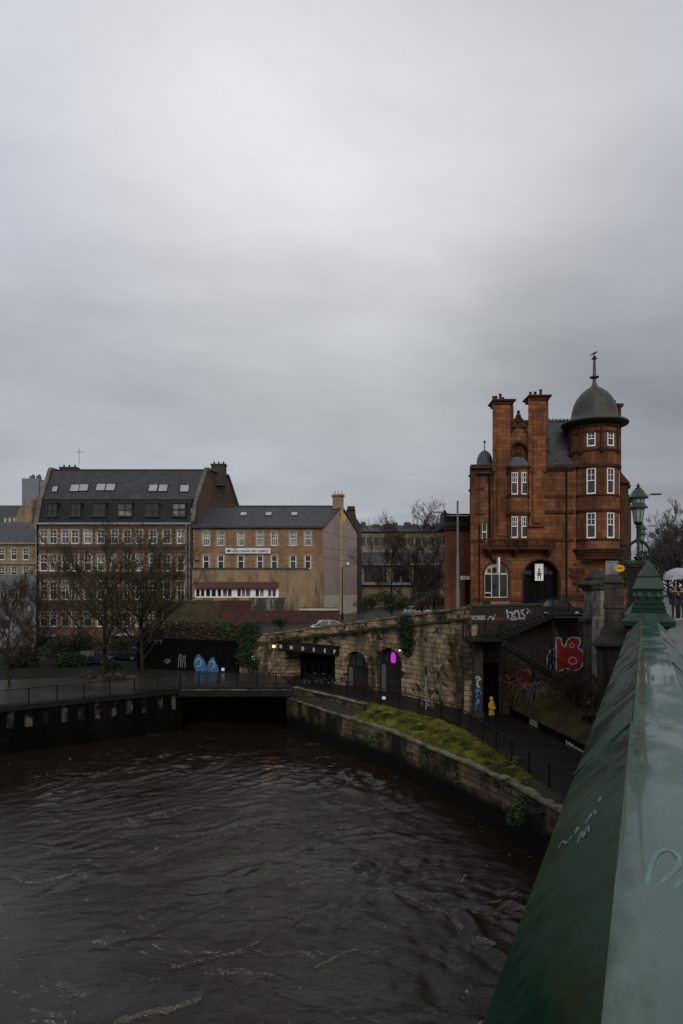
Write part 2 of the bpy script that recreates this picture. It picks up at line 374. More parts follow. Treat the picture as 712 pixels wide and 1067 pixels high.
# solid courses and mullions leave the window openings free
for (a, b) in ((488.5,493.5),(516.3,539),(561,566)): bow(bay, a, b, 0)
fx = br_w*.62
for (va, vb) in ((493.5,516.3),(539,561)):
    z0, z1 = rz(vb), rz(va)
    for (a, b) in ((-fx, rx(530.4)-bc[0]), (rx(537.6)-bc[0], rx(541.2)-bc[0]), (rx(547.9)-bc[0], fx)):
        bay.span((bc[0]+a, RY+.1-.85, z0), (bc[0]+b, RY-.35, z1))
    bay.span((bc[0]-fx, RY-.42, z0), (bc[0]+fx, RY-.3, z1))
    for s_ in (-1, 1):
        bay.extr([(bc[0]+s_*fx, RY-.75, z0), (bc[0]+s_*fx, RY-.75, z1), (bc[0]+s_*br_w, RY+.1, z1), (bc[0]+s_*br_w, RY+.1, z0)], (-s_*.02, .2, 0))
bayo = bay.build('bay', M_red, rb)
bt = MB()
for (a, b, p) in ((487.2,489.5,.16),(516.5,518.5,.10),(534,537,.16)): bow(bt, a, b, p)
build_each(bt,'bay_moulding', M_redtrim, bayo)
br_ = MB()
br_.loft([bowring(rz(487.3), .22), bowring(rz(486.2), .22), [(bc[0]+(p[0]-bc[0])*.82, RY+(p[1]-RY)*.8, rz(480.5)) for p in bowring(0)], [(bc[0]+(p[0]-bc[0])*.62, RY+(p[1]-RY)*.55, rz(477.2)) for p in bowring(0)], [(bc[0]+(p[0]-bc[0])*.45, RY+(p[1]-RY)*.1, rz(476.3)) for p in bowring(0)]], cap=True)
br_.build('bay_roof', M_lead, bayo, smooth=30)

# ---- sash windows
def sash(w, h, cols=2, toprows=2, botrows=1, fr=.07, meet=.55, d=.07):
    m = MB(); bx = lambda x0,x1,z0,z1,dd=d: m.span((x0,-dd,z0),(x1,0.02,z1))
    bx(-w/2, w/2, 0, fr*1.3); bx(-w/2, w/2, h-fr, h); bx(-w/2, -w/2+fr, fr*1.3, h-fr); bx(w/2-fr, w/2, fr*1.3, h-fr)
    if meet: bx(-w/2+fr, w/2-fr, h*meet-.035, h*meet+.035, d*.8)
    zs = h*meet if meet else fr
    for k in range(1, cols):
        x = -w/2 + w*k/cols; bx(x-.018, x+.018, zs+.035, h-fr, d*.6)
        if botrows > 1: bx(x-.018, x+.018, fr*1.3, zs-.035, d*.6)
    for k in range(1, toprows):
        z = zs + (h-fr-zs)*k/toprows; bx(-w/2+fr, w/2-fr, z-.018, z+.018, d*.55)
    p = MB(); p.span((-w/2+.01, .03, .01), (w/2-.01, .05, h-.01)); return m, p
SASH = {}
def window(parent, pt, w, h, rot=0.0, cols=2, toprows=2, botrows=1, meet=.55, fmat=None, gmat=None, fr=.07, surround=None, sill=None):
    key = (round(w,2), round(h,2), cols, toprows, botrows, meet, id(fmat), id(gmat), fr, surround, sill)
    if key not in SASH:
        m, p = sash(w, h, cols, toprows, botrows, fr, meet)
        a = m.mesh('window'); a.materials.append(fmat or M_white); b = p.mesh('pane'); b.materials.append(gmat or M_glass); s = None; q = None
        if surround:
            sm = MB(); t = surround; f = Frame((0,0,0),(1,0,0))
            sm.panel(rect(-w/2-t, w/2+t, -.10, h+t*1.1), [rect(-w/2+.01, w/2-.01, .01, h-.01)], -.20, -.12, f)
            for k in range(int((h+t)/.32)):
                if k % 2 == 0:
                    for sg in (-1, 1): sm.span((sg*(w/2+t-.002), -.195, k*.32), (sg*(w/2+t+.13), -.125, k*.32+.3))
            s = sm.mesh('surround'); s.materials.append(M_sandst)
        if sill:
            sm = MB(); sm.span((-w/2-.1, -.26, -.12), (w/2+.1, .0, -.005)); q = sm.mesh('sill'); q.materials.append(sill)
        SASH[key] = (a, b, s, q)
    a, b, s, q = SASH[key]; o = inst('window', a, parent, pt, rot); sub('pane', b, o)
    if s: sub('surround', s, o)
    if q: sub('sill', q, o)
    return o
for (va, vb) in ((493.5,516.3),(539,561)):
    for (u0, u1) in ((530.4,537.6),(541.2,547.9)):
        window(rb, (rx((u0+u1)/2), RY-.66, rz(vb)), rx(u1)-rx(u0), rz(va)-rz(vb), 0, 3, 2, 1, .54)
# arched shop window with cream frame
def flatmb(mb_, frame): pass
aw = MB(); x0, x1, z0, z1 = rx(505), rx(530), rz(623), rz(586); ww = x1-x0; zs = z1-ww/2
o = arch_pts(x0, x1, z0, z1, 14); t = .09
i1 = rect(x0+t, x0+ww*.30, z0+t, z0+.40); i2 = rect(x0+t, x0+ww*.30, z0+.5, zs-.02)
i3 = rect(x0+ww*.335, x0+ww*.62, z0+t, zs-.02); i4 = rect(x0+ww*.66, x1-t, z0+t, zs-.02)
def sector(a, b, r): 
    return [(x0+ww/2+r*math.cos(R(q)), zs+.12+r*math.sin(R(q))) for q in np.linspace(a, b, 7)]
r_ = ww/2-.10
h5 = [(x0+ww*.66, zs+.12)] + [(x0+ww/2+r_*math.cos(R(q)), max(zs+.12, zs+r_*math.sin(R(q)))) for q in np.linspace(4, 70, 8)]
h6 = rect(x0+ww*.34, x0+ww*.62, zs+.12, zs+.62); h7 = rect(x0+ww*.14, x0+ww*.29, zs+.14, zs+.52)
aw.panel(o, [i1, i2, i3, i4, h5, h6, h7], .20, .28, RF)
awo = aw.build('shop_window', M_cream, rb)
g = MB(); g.panel(o, [], .30, .33, RF); g.build('pane', M_glass, awo)
sw = MB(); x0, x1, z0, z1 = rx(502.7), rx(508), rz(564), rz(543); sw.panel(arch_pts(x0,x1,z0,z1,8), [arch_pts(x0+.06,x1-.06,z0+.1,z0+(z1-z0)*.45,2,.01), arch_pts(x0+.06,x1-.06,z0+(z1-z0)*.5,z1-.06,8)], .16, .22, RF)
swo = sw.build('arched_window', M_white, rb); g = MB(); g.panel(arch_pts(x0,x1,z0,z1,8), [], .24, .26, RF); g.build('pane', M_glass, swo)
# cellar grille below the shop window and pale sill panel
cg = MB(); cg.span((rx(503), RY-.05, rz(632)), (rx(511), RY+.1, rz(627))); cg.build('cellar_grille', M_iron, rb)
cp = MB(); cp.span((rx(511.5), RY-.06, rz(633)), (rx(530.5), RY+.1, rz(626.6))); cp.build('apron_panel', plain('pink_stucco', (.27,.15,.11), .8, (.18,.10,.075)), rb)
# dark entrance: doors set back inside the arch
dr = MB(); x0, x1 = rx(545.5), rx(583)
dr.panel(arch_pts(x0, x1, rz(636), rz(583.5), 18), [], .95, 1.0, RF)
for k in range(5): dr.span((x0+.2+k*(x1-x0-.4)/4-.03, RY+.86, GZ), (x0+.2+k*(x1-x0-.4)/4+.03, RY+.95, rz(599)))
dr.span((x0, RY+.84, rz(600.5)), (x1, RY+.94, rz(598.5)))
doo = dr.build('entrance_door', plain('black_door_paint', (.004,.004,.005), .4, (.006,.006,.007), 2, .05, spec=.05), rb)
rv = MB(); rv.panel(arch_pts(x0-.3, x1+.3, GZ, rz(583.5)+.3, 18), [[(p[0], p[1]) for p in arch_pts(x0, x1, GZ+.05, rz(583.5), 18)]], .451, .94, RF); rv.build('arch_reveal', M_reddark, rb)
fg = MB()
for k in range(4): fg.panel([(x0+.35+k*.72, rz(598)), (x0+.95+k*.72, rz(598)), (x0+.95+k*.72, rz(598)+(.62 if k in (1,2) else .32)), (x0+.35+k*.72, rz(598)+(.62 if k in (1,2) else .32))], [], .92, .945, RF)
fg.build('pane', M_glass, doo)
# balcony
bl = MB(); x0, x1 = rx(503), rx(575)
bl.span((x0-.02, RY-1.05, rz(573.2)), (x1+.02, RY+.02, rz(571))); bl.span((x0, RY-1.0, rz(563.6)), (x1, RY-.82, rz(562)))
for k in range(9):
    x = x0 + (x1-x0)*k/8; bl.span((x-.09, RY-.98, rz(571)), (x+.09, RY-.84, rz(563.6)))
for k in range(33):
    x = x0 + (x1-x0)*k/32; bl.lathe([(.05,0),(.075,.18),(.04,.4),(.06,.6)], (x, RY-.91, rz(571)), 6)
bl.span((x0, RY-.98, rz(563.6)), (x0+.14, RY, rz(562))); bl.span((x1-.14, RY-.98, rz(563.6)), (x1, RY, rz(562)))
for u in (508, 536, 570):
    for k in range(4): bl.span((rx(u)-.16, RY-.95+k*.2, rz(573.3+k*1.7+1.6)), (rx(u)+.16, RY+.02, rz(573.3+k*1.7)))
bl.build('balcony', M_reddark, rb, bevel=.012)
# drainpipes
dp = MB(); dp.tube([(rx(590.2), RY-.12, rz(489)), (rx(590.2), RY-.12, rz(628))], .075, 8); dp.tube([(rx(510.2), RY-.14, rz(492)), (rx(510.2), RY-.14, rz(576)), (rx(511.5), RY-.14, rz(582)), (rx(516), RY-.14, rz(586))], .10, 8)
dp.tube([(rx(499.5), RY-.1, rz(547)), (rx(499.5), RY-.1, rz(628))], .06, 8)
build_each(dp,'drainpipe', M_iron, rb, smooth=True)
# ---- left oriel turret
TY = RY+.75; tcx = PX(498.5, TY); tr_ = PX(507.5, TY)-tcx
def tz(v): return PZ(v, TY)
t1 = MB(); t1.lathe([(.15,tz(546)),(tr_*.8,tz(541)),(tr_,tz(538)),(tr_,tz(486))], (tcx, TY, 0), 8, a0=R(22.5), a1=R(382.5))
lt = t1.build('oriel_turret', M_red, rb)
t2 = MB()
for va in (538, 512, 497): t2.lathe([(tr_,tz(va)),(tr_+.12,tz(va-.6)),(tr_+.12,tz(va-2)),(tr_,tz(va-2.4))], (tcx,TY,0), 8, a0=R(22.5), a1=R(382.5))
build_each(t2,'turret_moulding', M_redtrim, lt)
t3 = MB(); DX = PX(506.5, TY+.8)
t3.lathe([(1.0,tz(486.5)),(1.28,tz(485)),(1.28,tz(484)),(.85,tz(480.3)),(.82,tz(479)),(.76,tz(474)),(.58,tz(470)),(.3,tz(467)),(.08,tz(466)),(.05,tz(465)),(.05,tz(458.2)),(.13,tz(457.4)),(.13,tz(456.4)),(0,tz(455.6))], (DX-.12, TY+.8, 0), 12)
t3.v=[(DX-.12+(x-DX+.12)*.88,TY+.8+(y-TY-.8)*.88,z-.12) for x,y,z in t3.v]
t3.build('turret_dome', M_lead, lt, smooth=35)
rl = MB(); rl.extr([(rx(497), RY-.3, rz(494)), (rx(513.4), RY-.3, rz(494)), (rx(513.4), RY+1.2, rz(482)), (rx(505), RY+1.2, rz(482.5))], (0,.15,.12)); rl.build('roof', M_slate2, rb)
# ---- main roof: steep front slope with a bell-cast foot, ridge along the building
rf = MB(); ez = rz(487)
def rpt(u, k, z): return Vector((rx(u),RY,0)) + BD*k + Vector((0,0,z))
rings = []
for (k, z) in ((-.35, ez), (.35, ez+.28), (1.0, ez+1.1), (1.8, ez+2.2), (3.2, ez+3.9), (4.3, ez+5.0)):
    rings.append([rpt(514, k, z), rpt(560, k, z), rpt(612, k, z)])
rings.append([rpt(514, 8.5, ez+.2), rpt(560, 8.5, ez+.2), rpt(612, 8.5, ez+.2)])
rf.loft(rings)
# wing along the road
r2 = []
for (c, z) in ((.3, ez), (-.5, ez+.9), (-2.6, ez+4.3), (-6, ez+.2)):
    r2.append([A1 + BN*c + BD*k + Vector((0,0,z)) for k in (2.5, 15, side_len+.3)])
rf.loft(r2)
rfo = rf.build('roof', M_slate, rb)
rd = MB(); rd.bar(rpt(530, 4.3, ez+5.05), rpt(606, 4.3, ez+5.05), .22, .14)
for k in range(7): rd.box(rpt(566+k*4, 4.3, ez+5.17), (.14,.14,.14))
# bell-cast verge running into the tower
rd.tube([rpt(592,1.6,ez+2.2), rpt(596,.9,ez+1.0), rpt(601,.1,ez+.2), rpt(606,-.5,ez+.0)], .09, 6)
build_each(rd,'ridge', M_lead, rfo)
dm = MB(); dx, dz = rx(571.5), rz(469)
dm.span((dx-.75, RY+.5, dz), (dx+.1, RY+2.8, rz(455.5))); dmo = dm.build('dormer', M_slate2, rb)
d2 = MB(); d2.extr([(dx-1.0, RY+.3, rz(455)), (dx-1.0, RY+3.4, rz(449)), (dx+.55, RY+3.4, rz(449)), (dx+.55, RY+.2, rz(457.5))], (0,0,.14)); d2.build('roof', M_slate2, dmo)
d3 = MB(); d3.span((dx-.3, RY+.43, dz+.1), (dx+.02, RY+.5, rz(457))); d3.build('window', M_white, dmo)
# ---- round corner tower
WY = 61.0; wcx = PX(619.5, WY); wr = PX(644, WY)-wcx
def wz(v): return PZ(v, WY-1.0)
tw = MB(); wins = []; WA = []
levels = [(575.5,'s'),(561.5,'w'),(535.2,'s'),(516,'w'),(489.5,'s'),(467,'w'),(452,'s'),(444.5,'e')]
centres = [-117.5+47*k for k in range(0,5)]
def ring_cells(m, v0, v1, win, ww):
    z0, z1 = wz(v0), wz(v1); half = math.degrees(ww/2/wr); edges = []
    for c in centres: edges += [(c-half, 'w'), (c+half, 's')]
    edges = sorted(edges); E = [e[0] for e in edges]
    for k in range(len(edges)):
        a = E[k]; b = E[(k+1) % len(E)] if k < len(E)-1 else E[0]+360
        if win and edges[k][1] == 'w': continue
        n = max(1, int((b-a)/7))
        for j in range(n):
            p, q = R(a+(b-a)*j/n), R(a+(b-a)*(j+1)/n)
            P = lambda t, z, r=wr: (wcx+r*math.cos(t), WY+r*math.sin(t), z)
            m.add([P(p,z0),P(q,z0),P(q,z1),P(p,z1)], [(0,1,2,3)])
        if win:
            for t in (R(a), R(b)):
                P = lambda z, r: (wcx+r*math.cos(t), WY+r*math.sin(t), z)
                m.add([P(z0,wr),P(z0,wr-.3),P(z1,wr-.3),P(z1,wr)], [(0,1,2,3)])
for k in range(len(levels)-1):
    ring_cells(tw, levels[k][0], levels[k+1][0], levels[k][1] == 'w', .80 if k < 4 else .74)
tw.lathe([(wr-.32, wz(576)), (wr-.32, wz(445))], (wcx, WY, 0), 24)
two = tw.build('round_tower', M_red, rb, smooth=25)
tm = MB()
def hoop(m, v0, v1, pr, n=40): m.lathe([(wr-.2,wz(v0)),(wr+pr*.5,wz(v0)),(wr+pr,wz((v0+v1)/2)),(wr+pr,wz(v1)),(wr-.2,wz(v1))], (wcx,WY,0), n)
for (a, b, p) in ((472,469.3,.13),(489,485.3,.16),(518,516.2,.09),(534.6,531.5,.15),(564,561.6,.11),(575.5,572,.42),(577.5,575,.30),(580,577.4,.2),(583,580,.1),(453,451.3,.07),(446.5,444.6,.14)): hoop(tm, a, b, p)
for k in range(9):
    q = R(-117.5+23.5+47*(k-2)); tm.lathe([(.02,-.34),(.16,-.2),(.2,0),(.2,.12)], (wcx+(wr+.08)*math.cos(q), WY+(wr+.08)*math.sin(q), wz(470.5)), 8)
    tm.box((wcx+(wr+.02)*math.cos(q), WY+(wr+.02)*math.sin(q), (wz(469)+wz(446))/2), (.22,.22,wz(446)-wz(469)), q)
build_each(tm,'tower_moulding', M_redtrim, two, smooth=30)
for (va, vb, w) in ((535.2,561.5,.80),(489.5,516,.80),(452,467,.74)):
    for c in centres:
        q = R(c); rr = wr-.10; window(rb, (wcx+rr*math.cos(q), WY+rr*math.sin(q), wz(vb)), w-.04, wz(va)-wz(vb), q+math.pi/2, 2, 2, 1, .52, fr=.085)
dmt = MB()
dmt.lathe([(wr-.1,wz(445)),(2.6,14.42),(2.98,14.46),(3.04,14.55),(2.98,14.66),(2.55,14.78),(2.2,15.0),(2.08,15.3),(2.02,15.7),(1.88,16.25),(1.62,16.8),(1.22,17.3),(.78,17.65),(.42,17.87),(.24,18.0)], (wcx,WY,0), 48)
dmt.v=[(wcx+(x-wcx)*.955,WY+(y-WY)*.955,z) for x,y,z in dmt.v]
dmo2 = dmt.build('tower_dome', M_dome, rb, smooth=40)
fn = MB(); fn.lathe([(.30,17.95),(.22,18.15),(.15,18.4),(.14,18.62),(.38,18.72),(.42,18.78),(.36,18.84),(.14,18.9),(.12,20.1),(.09,20.35),(.24,20.42),(.26,20.48),(.1,20.55),(.16,20.63),(.02,20.75)], (wcx,WY,0), 14)
fn.build('finial', M_lead, dmo2, smooth=35)
bd = MB(); bx_, by_, bz_ = wcx-.02, WY, 20.75
bd.lathe([(0,-.26),(.05,-.22),(.10,-.05),(.105,.06),(.07,.17),(.0,.2)], (0,0,0), 10); bd.v = [(bx_+z*.92+.0*x, by_+y, bz_+.16+x+z*.35) for x, y, z in bd.v]
bd2 = MB(); bd2.lathe([(0,-.075),(.06,-.04),(.075,0),(.05,.05),(0,.075)], (bx_+.2, by_, bz_+.30), 8); bd2.tube([(bx_+.26,by_,bz_+.3),(bx_+.36,by_,bz_+.28)], [.025,.004], 5)
bd2.tube([(bx_-.18,by_,bz_+.08),(bx_-.42,by_,bz_+.0)], [.05,.03], 5)
for s_ in (-.03,.03): bd2.tube([(bx_,by_+s_,bz_+.08),(bx_,by_+s_,bz_-.06)], .012, 4)
bd.add(bd2.v, bd2.f); tag(bd.build('bird', plain('black_feathers', (.02,.02,.022), .6), None, (bx_,by_,bz_), smooth=40), 'small dark bird perched on the finial of the domed tower', 'bird')
# chimney behind the dome and oriels along the road side
for k, (t_, zt, zb) in enumerate(((4.0, 9.4, .8), (9.0, 9.8, .8), (14.5, 9.2, .8), (20,9.6,.8), (25,9.3,.8))):
    sd = MB(); p = SF(t_, 0, 0); sd.lathe([(.15,zb-.9),(.9,zb),(1.0,zb+.05),(.9,zb+.2),(.9,zb+3.0),(1.0,zb+3.1),(.9,zb+3.3),(.9,zt),(1.12,zt+.15),(1.12,zt+.3)], (p.x,p.y,0), 8)
    sd.lathe([(1.15,zt+.25),(.5,zt+1.1),(.1,zt+1.6),(.06,zt+2.3),(.14,zt+2.4),(0,zt+2.6)], (p.x,p.y,0), 8)
    sd.build('side_oriel', M_reddark, rb, smooth=30)
for k in range(5):
    for vz in (1.6, 5.0, 8.4): window(rb, SF(4+k*5, .12, vz-.1), 1.0, 2.0, SF.a, 2, 2, 1, .52)
c3 = MB(); p = at(641.5, 421, 66.5); c3.span((p.x-.7,p.y,9),(p.x+.55,p.y+1.6,p.z)); c3.span((p.x-.8,p.y-.1,p.z-.25),(p.x+.75,p.y+1.7,p.z+.05)); c3.lathe([(.13,0),(.12,.5)],(p.x+.2,p.y+.7,p.z+.05),8); c3.lathe([(.13,0),(.12,.4)],(p.x-.3,p.y+.7,p.z+.05),8)
c3.build('chimney', M_reddark, rb)
# carved panel beside the entrance, doorway plate
cv = MB(); random.seed(3)
for k in range(26):
    u = random.gauss(601, 3.0); v = random.gauss(599, 5.0); r = random.uniform(.12,.3)
    cv.lathe([(0,-r),(r*.8,-.5*r),(r,0),(r*.8,.5*r),(0,r)], (rx(u), RY-.0, rz(v)), 8, sy=.45)
cv.build('carved_panel', M_reddark, rb, smooth=True)
npl = MB(); npl.span((rx(602.5), RY-.09, rz(584.8)), (rx(617.5), RY-.06, rz(582.4))); npl.build('street_name_plate', plain('dull_plate', (.25,.17,.14), .6), rb)

# banner in the arch: white with a black pictogram
bn = thing('hanging_banner', (rx(563), RY-.25, rz(605)), 'white vertical banner with black pagoda-like emblem hanging in dark arch', 'banner')
b1 = MB(); b1.span((rx(558.6), RY+.30, rz(605)), (rx(567.4), RY+.335, rz(587.4))); b1.build('cloth', M_white, bn)
b2 = MB(); cx = rx(563)
FRB = Frame((cx, RY+.297, 0), (1,0,0)); zc = rz(605)
for (w, a, b) in ((.09,.95,1.12),(.16,.78,.9),(.26,.60,.72),(.12,.5,.62)): b2.panel([(-w,zc+a),(w,zc+a),(w*.35,zc+b),(-w*.35,zc+b)], [], -.012, .001, FRB)
for x in (-.14,.08): b2.panel(rect(x, x+.07, zc+.10, zc+.46), [], -.012, .001, FRB)
b2.panel(rect(-.2,.2,zc+.44,zc+.5), [], -.013, .001, FRB)
b2.build('emblem', M_iron, bn)
b3 = MB(); b3.tube([(rx(557.5), RY+.32, rz(587)), (rx(568.5), RY+.32, rz(587))], .03, 6); b3.tube([(rx(558.2), RY+.32, rz(587)), (rx(558.2), RY+.8, rz(584.9))], .015, 5); b3.tube([(rx(567.8), RY+.32, rz(587)), (rx(567.8), RY+.8, rz(584.9))], .015, 5); b3.build('rail', M_iron, bn)
# projecting blade sign over the shop window
bs = thing('projecting_sign', (rx(517.5), RY, rz(592)), 'narrow white blade sign projecting above the arched shop window', 'sign')
q = MB(); q.span((rx(517), RY-.95, rz(597)), (rx(518.5), RY-.22, rz(581))); q.build('sign_board', M_white, bs, bevel=.01)
q = MB(); q.tube([(rx(517.8), RY-.3, rz(584)), (rx(517.8), RY+.02, rz(584))], .03, 6); q.tube([(rx(517.8), RY-.3, rz(595)), (rx(517.8), RY+.22, rz(595))], .03, 6); q.build('bracket', M_iron, bs)

# ================================================================== LOWER RED BUILDING to the left
LY = 64.0
lb = thing('brick_annexe', (PX(476,LY), LY, -3.2), 'lower red brick building with dark cornice left of the domed corner building', 'building')
LF = Frame((0,LY,0),(1,0,0)); lx = lambda u: PX(u,LY); lz = lambda v: PZ(v,LY)
mb = MB(); mb.panel(rect(lx(464), lx(500), -3.6, lz(549)), [arch_pts(lx(484.5)-.0, lx(492), -3.5, lz(604), 10)], 0, .4, LF)
mb.add([Vector((lx(464),LY+.4,-3.6)), Vector((lx(464)+5.5,LY+12,-3.6)), Vector((lx(464)+5.5,LY+12,lz(549))), Vector((lx(464),LY+.4,lz(549)))], [(0,1,2,3)])
mb.build('wall', blocks('dull_red_brick', (.20,.075,.036), (.14,.052,.027), (.09,.045,.028), bw=.45, bh=.16, ms=.012, stain=(.035,.018,.013), stain_amt=.7, bmp=.3), lb)
q = MB(); q.span((lx(463), LY-.4, lz(548.8)), (lx(501), LY+6, lz(544))); q.span((lx(463.3), LY-.25, lz(552)), (lx(501), LY+.1, lz(549)))
for k in range(9): q.span((lx(465+k*4), LY-.22, lz(549)-.3), (lx(466.5+k*4), LY+.1, lz(549)))
for k in range(6): q.lathe([(.1,0),(.14,.1),(.1,.35),(.13,.5),(.1,.56)], (lx(465+k*5.5), LY-.25, lz(544)), 8)
q.span((lx(463.4), LY-.32, lz(537.3)), (lx(501), LY-.12, lz(535.6))); q.span((lx(463.4), LY+.3, lz(544)), (lx(501), LY+3, lz(537)))
q.build('cornice', M_iron, lb)
q = MB(); q.panel(arch_pts(lx(484.5), lx(492), -3.4, lz(604), 10), [], .3, .38, LF); q.build('door', M_iron, lb)
q = MB(); q.extr([(lx(463.5),LY+1,lz(537)),(lx(467.5),LY+1,lz(537)),(lx(467.5),LY+1,lz(533)),(lx(465.5),LY+1,lz(529.5)),(lx(463.5),LY+1,lz(533))], (0,2,0)); q.tube([(lx(466),LY+2,lz(531)),(lx(466.4),LY+2,lz(521))], .025, 5)
for v in (523,526): q.tube([(lx(464.3),LY+2,lz(v)),(lx(468.3),LY+2,lz(v-.6))], .02, 4)
q.build('roof_aerial', M_iron, lb)
q = thing('street_sign', (lx(482.5), LY, lz(602)), 'small white street name plate on the lower red brick wall', 'sign')
w_ = MB(); w_.span((lx(480), LY-.05, lz(603.8)), (lx(489.5), LY-.012, lz(600.2))); w_.build('plate', M_white, q)
w_ = MB(); 
for k in range(2): w_.span((lx(481), LY-.06, lz(601.4+k*1.2)), (lx(488.3-k*2), LY-.05, lz(600.9+k*1.2)))
w_.build('lettering', M_iron, q)
# ================================================================== BIG BRICK BLOCK (left)
BY = 100.0; bs_ = BY/F
bx = lambda u: PX(u,BY); bz = lambda v: PZ(v,BY)
BF = Frame((0,BY,0),(1,0,0))
big = thing('tenement_block', (bx(118),BY,-8.6), 'long five storey brown brick building with dark mansard roof and rows of skylights', 'building')
wx = [45.5,55.5,68,78,91.5,105,119.5,132.5,145,159.5,174,188.5]
rows = [(566.5,552.5),(595,578),(625,606),(653,638)]
holes = []
for (vb,vt) in rows:
    for u in wx: holes.append(rect(bx(u)-.55, bx(u)+.55, bz(vb), bz(vt)))
mb = MB(); mb.panel(rect(bx(38),bx(199.5),-9,bz(546)), holes, 0, .35, BF)
XL, XR = bx(38), bx(199.5); SK = .28
SKL=.06
prof = [(0,bz(546)),(1.3,bz(520.5)+.18),(4.2,17.9),(11.5,18.0),(15.5,bz(546)+4)]    # (depth, height) of the roof
def gab(m, X, th, SK): m.extr([(X+SK*0,BY,-9)]+[(X+SK*k,BY+k,z) for k,z in prof]+[(X+SK*15.5,BY+15.5,-9)], (th,0,0))
gab(mb, XR-.35, .35+.25, SK); gab(mb, XL, .35, SKL)
big_w = mb.build('wall', M_brick, big)
rf = MB()
rf.loft([[(XL+SKL*k+.3,BY+k-(.25 if k==0 else 0),z+.05) for k,z in prof[1:]],[(XR+SK*k-.3,BY+k,z+.05) for k,z in prof[1:]]])
rfo = rf.build('roof', M_slate2, big)
mn = MB(); mn.extr([(XL+.3,BY-.05,prof[0][1]),(XL+.3+SKL*1.3,BY+1.3,prof[1][1]),(XL+.3+SKL*1.3,BY+1.6,prof[1][1]),(XL+.3,BY+.3,prof[0][1])],(XR-XL-.6,0,0))
mn.build('mansard', blocks('mansard_slate',(.026,.026,.029),(.016,.016,.018),(.01,.01,.01),bw=.4,bh=.28,ms=.01,rough=.5,stain=(.012,.012,.012),stain_amt=.5), big)
# pale skews at both gables, gutter, ridge
for X in (XL-.12, XR+.0):
    cp = MB()
    P = [Vector((X+(SK if X>XL+1 else SKL)*k+.2,BY+k-.1,z+.25)) for k,z in prof]
    for a,b in zip(P,P[1:]): cp.bar(a,b,.55,.28)
    cp.build('skew_coping', M_conc, big)
gt = MB(); gt.span((XL,BY-.32,bz(546.6)),(XR,BY-.02,bz(544.6))); gt.tube([(bx(194.5),BY-.25,bz(546)),(bx(194.5),BY-.25,bz(628))],.09,6); gt.tube([(bx(198.2),BY-.25,bz(548)),(bx(198.2),BY-.25,bz(628))],.09,6); gt.tube([(bx(38.6),BY-.25,bz(548)),(bx(38.6),BY-.25,bz(660))],.08,6)
gt.build('gutter', M_pipe, big)
rg = MB(); P0 = Vector((XL+SKL*4.2,BY+4.2,17.95)); P1 = Vector((XR+SK*4.2,BY+4.2,17.95)); rg.bar(P0,P1,.3,.14)
rg.bar((XL+1.3*SK,BY+1.25,prof[1][1]+.05),(XR+1.3*SK,BY+1.25,prof[1][1]+.05),.12,.14); build_each(rg,'ridge', M_slate2, rfo)
for (X,w,h) in ((XL+1.7,2.6,.25),(XR+2.6,2.2,.75)):
    chm = MB(); chm.span((X-w/2,BY+7.3,16),(X+w/2,BY+8.7,18.9+h-.4)); chm.span((X-w/2-.1,BY+7.2,18.9+h-.4),(X+w/2+.1,BY+8.8,18.9+h-.2))
    for k in range(3): chm.lathe([(.14,0),(.12,.45)],(X-w/3+k*w/3,BY+8,18.9+h-.2),7)
    chm.build('chimney', plain('soot_black_stone',(.06,.052,.045),.85,(.035,.03,.027),.8,.2), big)
chm = MB(); chm.tube([(XL+3.2,BY+8,19.5),(XL+3.2,BY+8,22)],.035,5); chm.tube([(XL+2.7,BY+8,21.3),(XL+3.8,BY+8,21.5)],.025,4)
chm.build('roof_aerial', M_iron, big)
# dormers in the mansard: a dark frame with two tall lights
def dormer(parent, u0, u1, vt, vb, glass):
    x0,x1,z0,z1 = bx(u0),bx(u1),bz(vb),bz(vt); m = MB()
    fr = Frame((0,BY+.12,0),(1,0,0)); n = 2 if u1-u0 > 8 else 1; g = .07
    cells = [rect(x0+g+(x1-x0-g)*k/n, x0+(x1-x0-g)*(k+1)/n, z0+.1+(z1-z0)*(.0 if j==0 else .5), z0+(z1-z0)*(.46 if j==0 else .96)) for k in range(n) for j in range(2)]
    m.panel(rect(x0,x1,z0,z1), cells, 0, .9, fr); m.span((x0-.15,BY-.0,z0-.18),(x1+.15,BY+.7,z0-.02)); m.span((x0-.12,BY+.0,z1),(x1+.12,BY+1.6,z1+.10))
    o = m.build('dormer', plain('dark_dormer_frame',(.05,.05,.055),.5), parent); p = MB(); p.span((x0+.02,BY+.3,z0+.02),(x1-.02,BY+.34,z1-.02)); p.build('pane', glass, o)
for i,(u0,u1) in enumerate(((48.5,58.8),(72.5,83.5),(95.5,109.5),(122.5,137),(150.5,165),(179.5,193))): dormer(big,u0,u1,524,537.5, M_glass2 if i in (3,5) else M_glass)
